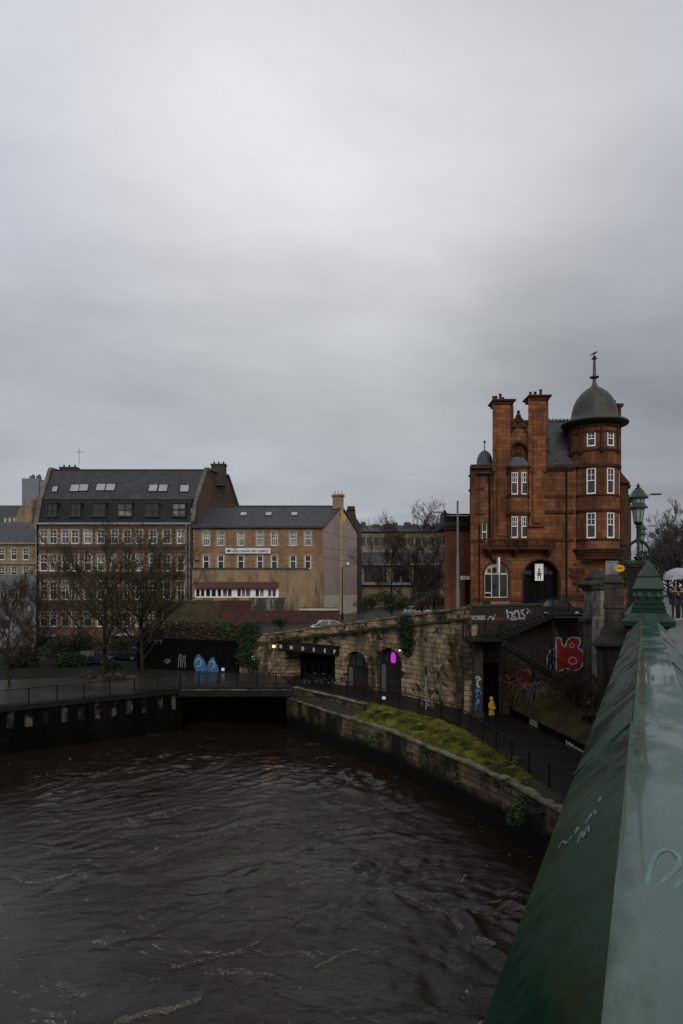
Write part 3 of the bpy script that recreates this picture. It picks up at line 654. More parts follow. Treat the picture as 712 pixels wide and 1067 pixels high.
# skylights lying on the upper slope
sl_dir = Vector((SK*.4,2.9,prof[2][1]-prof[1][1])).normalized(); sl_n = Vector((1,0,0)).cross(sl_dir).normalized()
def skylight(parent, u, v, w, l, base, M_=M_glass2, dirv=None, nv=None):
    dv = dirv or sl_dir; nn = nv or sl_n
    c = base; m = MB(); p = MB(); ux = Vector((1,0,0))
    for a,b in ((-1,0),(1,0)): m.bar(c+ux*(a*w/2)-dv*l/2+nn*.06, c+ux*(a*w/2)+dv*l/2+nn*.06, .09,.12, nn)
    for a in (-1,1): m.bar(c-ux*(w/2+.045)+dv*(a*l/2)+nn*.065, c+ux*(w/2+.045)+dv*(a*l/2)+nn*.065, .09,.12, nn)
    o = m.build('skylight', M_iron, parent)
    p.extr([c-ux*w/2-dv*l/2+nn*.05, c+ux*w/2-dv*l/2+nn*.05, c+ux*w/2+dv*l/2+nn*.05, c-ux*w/2+dv*l/2+nn*.05], nn*.04); p.build('pane', plain('skylight_glass',(.32,.33,.34),.08,(.25,.26,.27),1,0,spec=.9), o)
def on_slope(u, v, p0, p1, X0):   # meet the sight line with the roof plane to find the place on the roof
    k0,z0 = p0; k1,z1 = p1; sl = (z1-z0)/(k1-k0)
    t = (HV-v)/F; k = (z0 - sl*k0 - t*BY)/(t - sl); Y = BY+k; return Vector((PX(u,Y), Y, z0+sl*(k-k0)+.05))
for (u,v,w) in ((57.5,510.2,.85),(78,509,1.35),(87.6,508.6,1.35),(105.3,508.2,1.4),(115.5,508.2,1.4),(159.8,509,1.35),(170.2,509,1.35),(192.5,509.5,1.35)):
    skylight(big,u,v,w,1.35 if w>1 else 1.1,on_slope(u,v,prof[1],prof[2],XL))
random.seed(11)
for r,(vb,vt) in enumerate(rows):
    for u in wx:
        window(big,(bx(u),BY+.16,bz(vb)),1.08,bz(vt)-bz(vb),0,2,2,1 if r%2 else 2,.52 if r<3 else .6,
               fmat=M_white if random.random()<.8 else M_cream, gmat=random.choice((M_glass,M_glass,M_glass2,M_glass3)), fr=.085, surround=.16)
q = MB(); q.span((bx(38),BY-.1,bz(572)),(bx(199),BY+.1,bz(570))); q.span((bx(38),BY-.1,bz(600.5)),(bx(199),BY+.1,bz(598))); q.span((bx(112),BY-.3,bz(603)),(bx(165),BY-.05,bz(597)))
q.build('string_course', plain('dark_stone_band',(.05,.04,.034),.8), big)
q = MB(); q.span((bx(44),BY-1.2,bz(663)),(bx(62),BY-.02,bz(660.5))); q.span((bx(117),BY-1.2,bz(662)),(bx(142),BY-.02,bz(659.5))); build_each(q,'shop_canopy', M_pipe, big)
for (u,v) in ((186,580),(195,579.5)):
    q = MB(); q.lathe([(.0,.10),(.12,.08),(.2,0),(.18,.02),(.0,.12)],(0,0,0),14); q.v=[(bx(u)+x,BY-.35-z,bz(v)+y) for x,y,z in q.v]; q.tube([(bx(u),BY-.35,bz(v)),(bx(u),BY+.02,bz(v)-.2)],.03,5); q.build('satellite_dish', M_pipe, big)

# ================================================================== TEMPLE
tmpl = thing('temple_building', (bx(270),BY,-4.5), 'two storey brown stone temple with name banner, skylit slate roof and mauve gable', 'building')
TK = .5; TXL, TXR = bx(200.5), bx(337)
tprof = [(0,bz(549.5)),(5.2,12.45),(10.3,bz(549.5))]
twx = [215,230.2,251,271,286,305.5,321]
holes = []
for u in twx: holes += [rect(bx(u)-.5,bx(u)+.5,bz(568.7),bz(554)), rect(bx(u)-.48,bx(u)+.48,bz(592.6),bz(578.7))]
mb = MB(); mb.panel(rect(TXL,TXR,-5,bz(549.5)),holes,0,.35,BF)
mb.build('wall', blocks('temple_brownstone',(.31,.195,.115),(.20,.120,.075),(.14,.10,.065),bw=.7,bh=.28,ms=.014,stain=(.055,.034,.024),stain_amt=.6,bmp=.35), tmpl)
mb = MB(); mb.extr([(TXR-.3,BY+.001,-1.2)]+[(TXR-.3+TK*k,BY+k,z) for k,z in tprof]+[(TXR-.3+TK*10.3,BY+10.3,-1.2)],(.32,0,0)); mb.build('gable_wall', M_mauve, tmpl)
mb = MB(); mb.extr([(TXR-.3,BY+.001,-5),(TXR-.3,BY+.001,-1.205),(TXR-.3+TK*10.3,BY+10.3,-1.205),(TXR-.3+TK*10.3,BY+10.3,-5)],(.335,0,0)); mb.build('gable_base', M_creamw, tmpl)
rf = MB(); rf.loft([[(TXL-1+TK*k+(.0),BY+k-(.3 if k==0 else 0),z+.06-(.15 if k==0 else 0)) for k,z in tprof],[(TXR-.12+TK*k,BY+k-(.3 if k==0 else 0),z+.06-(.15 if k==0 else 0)) for k,z in tprof]])
rfo = rf.build('roof', M_slate, tmpl)
q = MB()
for a,b in zip(tprof,tprof[1:]): q.bar((TXR-.05+TK*a[0],BY+a[0]-.15,a[1]+.12),(TXR-.05+TK*b[0],BY+b[0],b[1]+.12),.5,.16)
q.span((TXL,BY-.42,bz(550.2)),(TXR,BY-.03,bz(548.6))); q.bar((TXL+TK*5.2-1,BY+5.2,12.55),(TXR+TK*5.2,BY+5.2,12.55),.28,.12); build_each(q,'roof_trim', plain('dark_lead_trim',(.055,.055,.058),.55), rfo)
sd2 = Vector((0,5.2,tprof[1][1]-tprof[0][1])).normalized(); sn2 = Vector((1,0,0)).cross(sd2).normalized()
for u in (254,280,307): skylight(tmpl,u,536,1.0,1.15,on_slope(u,536,tprof[0],tprof[1],TXL),M_glass2,sd2,sn2)
q = MB(); X = TXR+TK*5.2-.35; q.span((X-.95,BY+4.6,11.3),(X+.75,BY+6.0,14.0)); q.span((X-1.1,BY+4.45,14.0),(X+.9,BY+6.15,14.25))
q.build('chimney', M_render, tmpl); q2 = MB()
for k in range(3): q2.lathe([(.17,0),(.13,.5),(.16,.55)],(X-.6+k*.55,BY+5.3,14.24),8)
q2.build('chimney_pot', M_creamw, tmpl)
for u in twx:
    window(tmpl,(bx(u),BY+.14,bz(568.7)),.98,bz(554)-bz(568.7),0,3,2,2,.52,gmat=M_glass2,fr=.08,surround=.17)
    window(tmpl,(bx(u),BY+.14,bz(592.6)),.94,bz(578.7)-bz(592.6),0,1,1,1,.56,fr=.11,surround=.17)
# banner
sgn = thing('temple_sign', (bx(259),BY,bz(576)), 'long white name banner with blue lettering on the temple front', 'sign')
q = MB(); q.span((bx(235.5),BY-.34,bz(576.8)),(bx(282.3),BY-.26,bz(571.3))); q.build('board', plain('sign_white',(.62,.63,.66),.5,(.55,.56,.6)), sgn)
sf = Frame((0,BY-.341,0),(1,0,0)); q = MB(); text_mb('GURU NANAK SIKH TEMPLE',.42,lambda x,d,z: sf(bx(242)+x,d,bz(575.4)+z),.012,mb=q,bold=.012)
q.build('lettering', plain('sign_blue',(.02,.03,.12),.5), sgn)
q = MB(); q.panel([(bx(236.5),bz(574.3)),(bx(238.5),bz(575.7)),(bx(240),bz(574.8)),(bx(241.8),bz(575)),(bx(240.4),bz(573.6)),(bx(241.5),bz(572.8)),(bx(239),bz(572.9)),(bx(237.6),bz(573.4))],[],-.012,.001,sf); q.build('emblem', plain('sign_blue',(.02,.03,.12),.5), sgn)
fl = thing('orange_flag', (bx(245),BY-.5,bz(578)), 'small orange pennant on a short pole above the temple banner', 'flag')
q = MB(); q.tube([(bx(245),BY-.5,bz(580)),(bx(244.6),BY-.5,bz(562))],.03,5); q.tube([(bx(245),BY-.5,bz(579)),(bx(245),BY+.05,bz(579))],.03,5); q.build('pole', M_pipe, fl)
q = MB(); q.loft([[(bx(244.7)+.03,BY-.5,bz(562.5)),(bx(244.8)+.03,BY-.5,bz(571))],[(bx(245.4),BY-.58,bz(565)),(bx(245.6),BY-.56,bz(571.6))],[(bx(246.3),BY-.46,bz(568.5)),(bx(246.3),BY-.47,bz(571.8))],[(bx(247),BY-.5,bz(571.4)),(bx(247),BY-.5,bz(572))]]); q.build('cloth', M_orange, fl)
q = MB(); q.span((bx(204),BY-.55,bz(583.5)),(bx(208),BY-.02,bz(579))); q.lathe([(.0,0),(.2,.01),(.22,.03)],(0,0,0),12); q.v[8:] = [(bx(206)+x,BY-.555-z,bz(581.2)+y) for x,y,z in q.v[8:]]; q.build('air_conditioner', M_pipe, tmpl)
# lower extension
EY = 96.0; ex_ = lambda u: PX(u,EY); ez_ = lambda v: PZ(v,EY); EF = Frame((0,EY,0),(1,0,0))
ext = thing('flat_roofed_extension', (ex_(268),EY,-4.6), 'tan rendered flat roofed extension with a long band of white windows', 'building')
mb = MB(); mb.panel([(ex_(200.5),-5.2),(ex_(336.5),-5.2),(ex_(336.5),ez_(593.5)),(ex_(322),ez_(593.2)),(ex_(322),ez_(592)),(ex_(200.5),ez_(593))],[rect(ex_(203),ex_(290.5),ez_(622.6),ez_(612.6))],0,.3,EF)
mb.span((ex_(336.2)-.3,EY+.3,-5),(ex_(336.5)-.001,BY-.01,ez_(594))); mb.span((ex_(200.5),EY+.3,ez_(596)),(ex_(336)-.3,BY-.01,ez_(594.2)))
mb.build('wall', plain('tan_extension_render',(.28,.20,.115),.8,(.19,.135,.078),.5,.15,stain=(.07,.055,.036),stain_s=.45), ext)
q = MB(); q.span((ex_(200.3),EY-.1,ez_(593.4)),(ex_(322),EY+.35,ez_(591.6))); q.build('coping', plain('dark_lead_trim',(.055,.055,.058),.55), ext)
q = MB(); q.extr([(ex_(203),EY-.5,ez_(612.6)),(ex_(290.5),EY-.5,ez_(612.6)),(ex_(290.5),EY-.02,ez_(606.3)),(ex_(203),EY-.02,ez_(606.3))],(0,.0,-.06)); q.build('canopy', plain('red_brown_tile',(.085,.036,.026),.7), ext)
wb = MB(); cells = []
edges = [(204.5,208),(209.5,213),(214.8,219),(220.6,225),(227,230.5),(232.5,236.5),(237.5,241.5),(247.5,251),(252,255.5),(256.5,261),(266.5,270),(271,274.8),(279.5,282.8),(284,287.5)]
for a,b in edges: cells.append(rect(ex_(a),ex_(b),ez_(621.5),ez_(614)))
wb.panel(rect(ex_(203),ex_(290.5),ez_(622.6),ez_(612.6)),cells,.02,.14,EF); wbo = wb.build('window_band', M_white, ext)
for i,(a,b) in enumerate(edges):
    q = MB(); q.span((ex_(a)-.02,EY+.15,ez_(621.6)),(ex_(b)+.02,EY+.17,ez_(613.9))); q.build('pane', M_glass2 if i in (5,6,8,9,11,12) else M_glass, wbo)
# brown yard walls in front
def yard_wall(label, segs, mat, top=None, name='yard_wall'):
    r0 = segs[0]; o = thing(name, (PX(r0[0],r0[4]),r0[4],-5), label, 'wall')
    for (u0,u1,vt,vb,Y) in segs:
        m = MB(); m.span((PX(u0,Y),Y,PZ(vb,Y)),(PX(u1,Y),Y+.3,PZ(vt,Y))); m.build('wall_panel', mat, o)
        m = MB(); m.span((PX(u0,Y)-.05,Y-.05,PZ(vt,Y)),(PX(u1,Y)+.05,Y+.35,PZ(vt,Y)+.12)); m.build('coping', top or M_conc, o)
    return o
yard_wall('dark brown rendered yard wall in front of the tan extension', [(228,354,637,668,90),(230,262,626.5,650,92)], M_brown, plain('red_brown_tile',(.085,.036,.026),.7))
yard_wall('mossy olive block wall between the brick block and the brown yard wall', [(170,229.5,626,648,91)], plain('olive_mossy_block',(.07,.058,.032),.85,(.035,.032,.018),.8,.2))
yard_wall('dirty white patched wall beside the extension end', [(262.5,298,623.5,645,93)], plain('peeling_white_wall',(.06,.05,.04),.8,(.035,.03,.025),.8,stain=(.28,.27,.24),stain_s=1.2))
yard_wall('low pale stone wall below the mauve gable', [(312,352,633.8,650,94)], M_creamw)
# saffron flagpole on the gable, lamp post before it
fp = thing('temple_flagpole', (PX(356,101),101,-4), 'tall saffron wrapped flagpole with yellow pennant beside the mauve gable', 'flagpole')
q = MB(); q.tube([(PX(356.2,101),101,-4.3),(PX(355.6,101),101,PZ(531.5,101))],[.12,.09],8); q.build('pole', M_gold, fp)
q = MB(); z = PZ(533,101); x = PX(355.6,101)+.08; q.loft([[(x,101,z),(x,101,z-1.7)],[(x+.3,100.9,z-.25),(x+.28,100.85,z-1.5)],[(x+.6,101.05,z-.6),(x+.55,101.05,z-1.3)],[(x+.68,101,z-.85),(x+.66,101,z-1.0)]]); q.build('pennant', M_gold, fp)
lp = thing('lamp_post', (PX(356.8,95),95,-4.4), 'slim dark lamp post with small globe in front of the mauve gable', 'street lamp')
q = MB(); q.lathe([(.16,0),(.16,1.0),(.09,1.1),(.07,7.3),(.05,7.4)],(PX(356.8,95),95,-4.6),10); q.tube([(PX(356.8,95),95,2.7),(PX(362,95),95,PZ(588.6,95))],.03,5); q.build('post', M_iron, lp)
q = MB(); q.lathe([(0,-.22),(.16,-.14),(.2,0),(.15,.15),(0,.2)],(PX(362.5,95),95,PZ(587.5,95)),10); q.build('lamp', M_white, lp, smooth=True)

# ================================================================== FAR LEFT HOUSES
q0 = thing('grey_clad_office', (PX(12,93),93,-8.6), 'low office with blue grey cladding band and ribbon of windows at left edge', 'building')
G = Frame((0,93,0),(1,0,0)); gx = lambda u: PX(u,93); gz = lambda v: PZ(v,93)
m = MB(); m.panel(rect(gx(-330),gx(37.5),-9,gz(614)),[rect(gx(-36),gx(27),gz(624.5),gz(614.8)), rect(gx(-300),gx(-60),gz(624.5),gz(614.8)), rect(gx(-30),gx(10),gz(655),gz(646))],0,.3,G); m.extr([(gx(37.5)-.3,93.3,-9),(gx(37.5)-.3,93.3,gz(614)),(PX(37,99.5)-.3,99.5,gz(614)),(PX(37,99.5)-.3,99.5,-9)],(.3,0,0)); m.build('wall', plain('pale_grey_render',(.24,.24,.25),.7,(.17,.17,.175),.6,stain=(.10,.10,.10)), q0)
m = MB(); m.prism([(gx(-330),92.85),(gx(37.8),92.85),(PX(37.3,99.6),99.6),(gx(-330),99.6)],gz(614),gz(599)); m.build('cladding', M_grey, q0)
m = MB(); m.prism([(gx(-330),92.8),(gx(38),92.8),(PX(37.5,99.7),99.7),(gx(-330),99.7)],gz(599)+.003,gz(598.2)); m.build('roof_edge', M_pipe, q0)
m = MB(); cells = [rect(gx(-35+k*3.9),gx(-35+k*3.9+3.2),gz(624),gz(615.5)) for k in range(16)]; m.panel(rect(gx(-36),gx(27),gz(624.5),gz(614.8)),cells,.1,.18,G); wo = m.build('window_band', M_cream, q0)
m = MB(); m.span((gx(-36),93.2,gz(624.6)),(gx(27),93.22,gz(614.7))); m.span((gx(-300),93.2,gz(624.6)),(gx(-60),93.22,gz(614.7))); m.build('pane', M_glass, wo)
m = MB(); m.span((gx(-30),93.2,gz(655)),(gx(10),93.22,gz(646))); m.build('window', M_glass, q0)
q1 = thing('sandstone_house', (PX(10,106),106,-8), 'sandstone house with slate roof behind the grey office at left edge', 'building')
S = Frame((0,106,0),(1,0,0)); sx_ = lambda u: PX(u,106); sz_ = lambda v: PZ(v,106)
hs = []
US_ = [1.5,14.5,27]+[-12-13*k for k in range(22)]
for u in US_: hs += [rect(sx_(u)-.5,sx_(u)+.5,sz_(583.5),sz_(571.5)), rect(sx_(u)-.5,sx_(u)+.5,sz_(602),sz_(590))]
m = MB(); m.panel(rect(sx_(-320),sx_(40),-8.5,sz_(566)),hs,0,.35,S); m.build('wall', M_tanst, q1)
m = MB(); m.loft([[(sx_(-320),105.6,sz_(566.5)),(sx_(41),105.6,sz_(566.5))],[(sx_(-320),111,sz_(545)+.6),(sx_(16),111,sz_(545)+.6)],[(sx_(-320),117,sz_(566)),(sx_(41),117,sz_(566))]]); m.add([(sx_(41),105.6,sz_(566.5)),(sx_(16),111,sz_(545)+.6),(sx_(41),117,sz_(566))],[(0,1,2)]); m.build('roof', M_slate, q1)
m = MB(); m.span((sx_(-320),105.7,sz_(588)),(sx_(38),106.1,sz_(586.3))); m.span((sx_(-320),105.6,sz_(567.2)),(sx_(38.5),106.1,sz_(565.6))); m.build('string_course', M_sandst, q1)
for u in US_:
    window(q1,(sx_(u),106.15,sz_(583.5)),.98,sz_(571.5)-sz_(583.5),0,2,2,1,.52,fr=.09,surround=.15); window(q1,(sx_(u),106.15,sz_(602)),.98,sz_(590)-sz_(602),0,2,2,1,.52,fr=.09,surround=.15)
q2 = thing('gabled_tenement', (PX(25,125),125,-5), 'stained sandstone tenement gable with dark roof rising behind the left house', 'building')
X = lambda u: PX(u,125); Z = lambda v: PZ(v,125)
m = MB(); m.extr([(X(14),125,-5),(X(14),125,Z(545)),(X(20),125,Z(530)),(X(22),125,Z(527.5)),(X(32),125,Z(527)),(X(32),125,Z(521)),(X(40),125,Z(521)),(X(40),125,-5)],(0,9,0)); m.build('wall', plain('stained_sandstone',(.26,.19,.10),.8,(.16,.115,.065),.5,.2,stain=(.05,.045,.035),stain_s=.5), q2)
m = MB(); m.span((X(-40),127,-5),(X(16),136,Z(545))); m.build('rear_wall', M_tanst, q2)
m = MB(); m.loft([[(X(-40),126.5,Z(546)),(X(18),126.5,Z(546))],[(X(-40),131,Z(527)+.8),(X(20),131,Z(527)+.8)],[(X(-40),136,Z(546)),(X(18),136,Z(546))]]); m.build('roof', M_slate2, q2)
m = MB(); m.span((X(13),129,Z(533)),(X(18.5),131,Z(525.5))); m.span((X(33.5),125.5,Z(521)),(X(39.5),127.5,Z(518.8)))
m.tube([(X(9.5),131,Z(529)),(X(9.5),131,Z(517))],.06,5)
for v in (518.5,520.5,523): m.tube([(X(7.8),131,Z(v)+.05),(X(11.2),131,Z(v))],.04,4)
for k in range(3): m.lathe([(.17,0),(.14,.6)],(X(34.5+k*2),126.5,Z(518.8)),7)
m.build('chimney', M_render, q2)
for k in range(3):
    m = MB(); m.span((X(1+k*5),126.2,Z(544)),(X(2.6+k*5),127.5,Z(539))); m.build('dormer', M_cream, q2)
q3 = thing('tower_block', (PX(34,260),260,0), 'distant grey concrete tower block with rooftop aerials behind the brown building', 'building')
X = lambda u: PX(u,260); Z = lambda v: PZ(v,260)
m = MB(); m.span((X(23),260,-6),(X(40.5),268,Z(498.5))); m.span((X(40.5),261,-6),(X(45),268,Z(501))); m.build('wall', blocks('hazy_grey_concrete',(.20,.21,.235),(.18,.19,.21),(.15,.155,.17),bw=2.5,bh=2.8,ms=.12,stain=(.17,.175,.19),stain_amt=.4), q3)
m = MB()
for (a,b,v) in ((27,29,494.5),(29.5,30.5,493),(34,37.5,494.5),(36,36.7,492.8)): m.span((X(a),263,Z(499)),(X(b),265,Z(v)))
m.build('rooftop_plant', M_grey, q3)

# ================================================================== BUILDINGS BEYOND THE TEMPLE
q4 = thing('dark_chimney_house', (PX(372,115),115,-4), 'narrow dark stone house with stepped chimney directly behind the mauve gable', 'building')
X = lambda u: PX(u,115); Z = lambda v: PZ(v,115)
m = MB(); m.span((X(361),115,-5),(X(377),122,Z(548))); m.extr([(X(361),115,Z(548)),(X(361),115,Z(532)),(X(370),115,Z(532)),(X(371.5),115,Z(540)),(X(377),115,Z(548))],(0,6,0)); m.build('wall', plain('soot_black_stone',(.06,.052,.045),.85,(.035,.03,.027),.8,.2), q4)
m = MB(); m.span((X(361),114.8,Z(532)),(X(370.5),117,Z(531)))
for k in range(4): m.lathe([(.2,0),(.16,.7)],(X(363+k*2),116,Z(531)),7)
m.build('chimney_cap', M_reddark, q4)
q5 = thing('glazed_workshop', (PX(410,122),122,-4.5), 'dark glazed two storey workshop with slate roof behind bare trees', 'building')
X = lambda u: PX(u,122); Z = lambda v: PZ(v,122); G = Frame((0,122,0),(1,0,0))
m = MB(); m.panel(rect(X(374),X(462),-5,Z(588)),[rect(X(377),X(404),Z(607.5),Z(589.5)),rect(X(408),X(428),Z(608),Z(592)),rect(X(433),X(458),Z(622),Z(592))],0,.4,G); m.build('wall', M_render, q5)
m = MB(); m.panel(rect(X(377),X(404),Z(607.5),Z(589.5)),[rect(X(379.5),X(399.5),Z(606.5),Z(590.5)),rect(X(400.5),X(403),Z(606.5),Z(590.5))],.1,.2,G); m.panel(rect(X(408),X(428),Z(608),Z(592)),[rect(X(409),X(417),Z(607),Z(593)),rect(X(418.5),X(427),Z(607),Z(593))],.1,.2,G); mo = m.build('window', M_pipe, q5)
m = MB(); m.span((X(377),122.2,Z(607.5)),(X(404),122.22,Z(589.5))); m.span((X(408),122.2,Z(608)),(X(428),122.22,Z(592))); m.span((X(433),122.2,Z(622)),(X(458),122.22,Z(592))); m.build('pane', M_glass, mo)
m = MB(); m.loft([[(X(372),121.6,Z(588)),(X(462),121.6,Z(588))],[(X(375),126,Z(577)+.5),(X(462),126,Z(577)+.5)],[(X(374),133,Z(574)+.5),(X(462),133,Z(574)+.5)]]); m.build('roof', M_slate2, q5)
m = MB(); m.span((X(374),121.3,Z(609.5)),(X(430),122,Z(607.8))); m.span((X(373),121.4,Z(589)),(X(462),121.7,Z(587.5))); m.bar((X(376),125.8,Z(576.5)+.7),(X(425),125.8,Z(576.5)+.7),.3,.2); m.build('gutter', M_pipe, q5)
q6 = thing('hill_terrace', (PX(418,190),190,0), 'long pale sandstone terrace with many chimneys on the far hill', 'building')
X = lambda u: PX(u,190); Z = lambda v: PZ(v,190); G = Frame((0,190,0),(1,0,0))
hs = [rect(X(378+k*7.2)-.7,X(378+k*7.2)+.7,Z(568.5),Z(560)) for k in range(14)]+[rect(X(378+k*7.2)-.7,X(378+k*7.2)+.7,Z(585),Z(575)) for k in range(14)]
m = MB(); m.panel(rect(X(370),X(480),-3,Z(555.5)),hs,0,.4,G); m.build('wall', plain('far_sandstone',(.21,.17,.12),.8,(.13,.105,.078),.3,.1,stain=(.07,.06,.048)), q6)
m = MB(); m.span((X(370),190.25,-3),(X(480),190.3,Z(556))); m.build('pane', M_glass, q6)
m = MB(); m.loft([[(X(370),189.5,Z(554)),(X(480),189.5,Z(554))],[(X(370),194,Z(546)),(X(480),194,Z(546))],[(X(370),199,Z(556)),(X(480),199,Z(556))]]); m.build('roof', M_slate2, q6)
for k in range(8):
    m = MB(); u = 379+k*11+((k*37)%5); zt=Z(543.5)-((k*23)%4)*.18; w=.7+((k*13)%3)*.25; m.span((X(u)-w,193,Z(550)),(X(u)+w,195,zt)); 
    for j in range(3): m.lathe([(.14,0),(.12,.4)],(X(u)-.5+j*.45,194,zt),6)
    m.build('chimney', plain('dark_terrace_chimney',(.075,.06,.042),.8), q6)
# tenements receding along the road on the right (seen past the tower)
q7 = thing('road_tenement', (br(98,-7,0).x,br(98,-7,0).y,-2), 'grey stone tenement row along the road beyond the domed building', 'building')
TF = Frame(br(86,-6.5,0),(BD.x,BD.y,0)); m = MB()
hs = [rect(2+k*4,3.2+k*4,z,z+2) for k in range(14) for z in (0,3.6,7.2)]
m.panel(rect(0,60,-2.6,10.5),hs,0,.4,TF); m.add([TF(0,0,-2.6),TF(0,12,-2.6),TF(0,12,10.5),TF(0,0,10.5)],[(0,1,2,3)]); m.build('wall', plain('grey_sandstone',(.23,.19,.145),.8,(.14,.115,.09),.8,.2,stain=(.06,.05,.042)), q7)
m = MB(); m.span((0,0,0),(.01,.01,.01)); m = MB(); m.add([TF(0,.3,-2),TF(60,.3,-2),TF(60,.3,10.4),TF(0,.3,10.4)],[(0,1,2,3)]); m.build('pane', M_glass, q7)
m = MB(); m.loft([[TF(-.3,-.5,10.5),TF(60,-.5,10.5)],[TF(-.3,6,14.8),TF(60,6,14.8)],[TF(-.3,12,10.5),TF(60,12,10.5)]]); m.build('roof', M_slate2, q7)
for k in range(4):
    m = MB(); p = TF(3+k*14,6,0); m.box((p.x,p.y,14.8),(1.2,2.2,3),BA); m.build('chimney', M_reddark, q7)
# ================================================================== GROUND, RIVER, PATHS
WZ = -12.05
M_earth = plain('dark_wet_earth', (.010,.009,.005), .85, (.005,.0045,.003), 1.2, .5, stain=(.014,.017,.005), stain_s=.5)
M_asph = plain('wet_asphalt', (.030,.030,.031), .5, (.020,.020,.021), .8, .25, rough2=.22)
M_pathw = plain('wet_tarmac_path', (.013,.0105,.0085), .6, (.008,.0065,.0055), .7, .3, rough2=.35, spec=.12)
M_pave = blocks('wet_paving', (.040,.037,.036), (.026,.024,.024), (.01,.01,.01), d=(.8,.6), bw=.6, bh=.5, ms=.02, spec=.35, rough=.28, stain=(.02,.02,.017), stain_amt=.8, bmp=.2)
def sheet(name, rows, mat, smooth=False):
    m = MB(); m.loft([[Vector(p) for p in r] for r in rows]); o = m.build(name, mat); return structure(o)
g = MB(); g.add([(-4000,-4000,-14.4),(4000,-4000,-14.4),(4000,4000,-14.4),(-4000,4000,-14.4)],[(0,1,2,3)]); structure(g.build('ground', M_earth))
Ex = [-120,-70,-40,-24.5,-13.5]
rowE = list(zip(Ex,[10,25,40,49,57.5],[-8.8,-8.8,-8.8,-8.65,-8.5]))
rowM = list(zip([-120,-72,-44,-31,-17.5],[30,42,53,62.5,66.5],[-8.7,-8.7,-8.6,-8.5,-8.4]))
structure(sheet('riverside_paving', [rowE,rowM], M_pave))
L2 = [(-120,72,-8.3),(-75,72,-8.3),(-50,72,-8.3),(-36,72,-8.3),(-20.4,70.2,-8.3)]
def X_(r, y, z): return [(p[0], y, z) for p in r]
structure(sheet('left_bank', [rowM,L2,X_(L2,99,-8.2),X_(L2,125,-5),X_(L2,180,-.5),X_(L2,400,3),X_(L2,1800,5)], M_earth))
U0 = [(-20.4,70.2,-5.4),(-8.1,65.8,-5.6),(-5.6,64.8,-5.3),(0,58.9,-4.2),(5.3,53.7,-3.1),(9.1,47.3,-2.25),(16.3,47.3,-2.1),(18.2,46.5,-2.0),(19,44,-1.95),(26,42,-1.95),(60,30,-2),(120,10,-2)]
U1 = [(-20.4,84,-4.8),(-9,82,-4.8),(-6,80,-4.8),(0,76,-4.6),(6,72,-3.9),(10,58,-2.6),(17,57,-2.5),(20,57,-2.3),(24,57,-2.15),(33,58,-2),(70,50,-2),(120,40,-2)]
uz = [-4.6,-4.5,-4.5,-4.4,-4.2,-3.6,-3,-2.6,-2.2,-2.1,-2.1,-2.1]; ux = [-20.4,-12,-7,0,6,12,18,24,32,45,90,150]
U2 = [(x,99,z) for x,z in zip(ux,uz)]; U3 = [(x,125,z) for x,z in zip(ux,[-3.5]*5+[-3,-2.6,-2.2,-2.1,-2.1,-2.1,-2.1])]
U4 = [(x*1.3 if x>0 else x,185,z) for x,z in zip(ux,[0]*7+[-1]*2+[-2.2]*3)]
structure(sheet('upper_street', [U0,U1,U2,U3,U4,[(x*2.6 if x>0 else x,400,z) for x,z in zip(ux,[4]*7+[1]*2+[-2.3]*3)],[(x*10 if x>0 else x,1800,-2.4) for x in ux]], M_asph))
# riverside path between the railing line and the arched wall
RAIL = [(14.5,10,-9.5),(12.2,20,-9.4),(9.9,30.2,-9.25),(9.45,32.1,-9.2),(8.5,37,-8.95),(7.3,43.9,-8.7),(4.9,46.8,-8.57),(2.4,50,-8.45),(-.84,54,-8.35),(-3.9,57.6,-8.3)]
OUT  = [(19.5,10,-9.5),(17.5,22,-9.4),(15.4,31,-9.25),(14.2,34.2,-9.15),(12.9,38.5,-8.95),(11.6,46.9,-8.7),(8.9,47.5,-8.6),(5.0,53.6,-8.45),(-.4,59.4,-8.35),(-5.8,64.8,-8.3)]
sheet('riverside_path', [RAIL,OUT], M_pathw)
EMB = [(13.2,4,-9.5),(11.6,14,-9.45),(10.3,22,-9.4),(9.25,28.1,-9.4),(8.7,30.2,-9.4),(7.8,33.7,-9.4),(6.06,37.8,-9.4),(3.07,44.6,-9.4),(-.8,51,-9.4),(-4.7,58.1,-9.4)]
E2 = [(14.3,4),(13.0,14),(11.4,22),(9.85,28.1),(9.4,30.2),(8.5,36),(7.2,42.6),(4.9,46.2),(1.2,51),(-4.0,57.5)]
# mossy bank between the coping and the railing
Bq = []
for k,e in enumerate(EMB):
    r = RAIL[min(k,len(RAIL)-1)]; Bq.append(r)
M_moss = plain('mossy_turf', (.135,.120,.005), .9, (.030,.044,.004), 1.6, .8, stain=(.020,.018,.006), stain_s=.9)
def lerp(a,b,t): return tuple(x+(y-x)*t for x,y in zip(a,b))
rows = []
def resample(L, n):
    P=[Vector(p) for p in L]; d=[0]
    for a,b in zip(P,P[1:]): d.append(d[-1]+(b-a).length)
    out=[]
    for k in range(n):
        s=d[-1]*k/(n-1); i=max(j for j in range(len(d)) if d[j]<=s+1e-9); i=min(i,len(P)-2); t=(s-d[i])/(d[i+1]-d[i]); out.append(P[i].lerp(P[i+1],t))
    return out
eA = resample(EMB, 60); rA = []
rR = resample(RAIL, 400)
for p in eA: rA.append(min(rR, key=lambda q: (q-p).length_squared + 0*abs(q.y-p.y)))
random.seed(5)
bank_rows = []
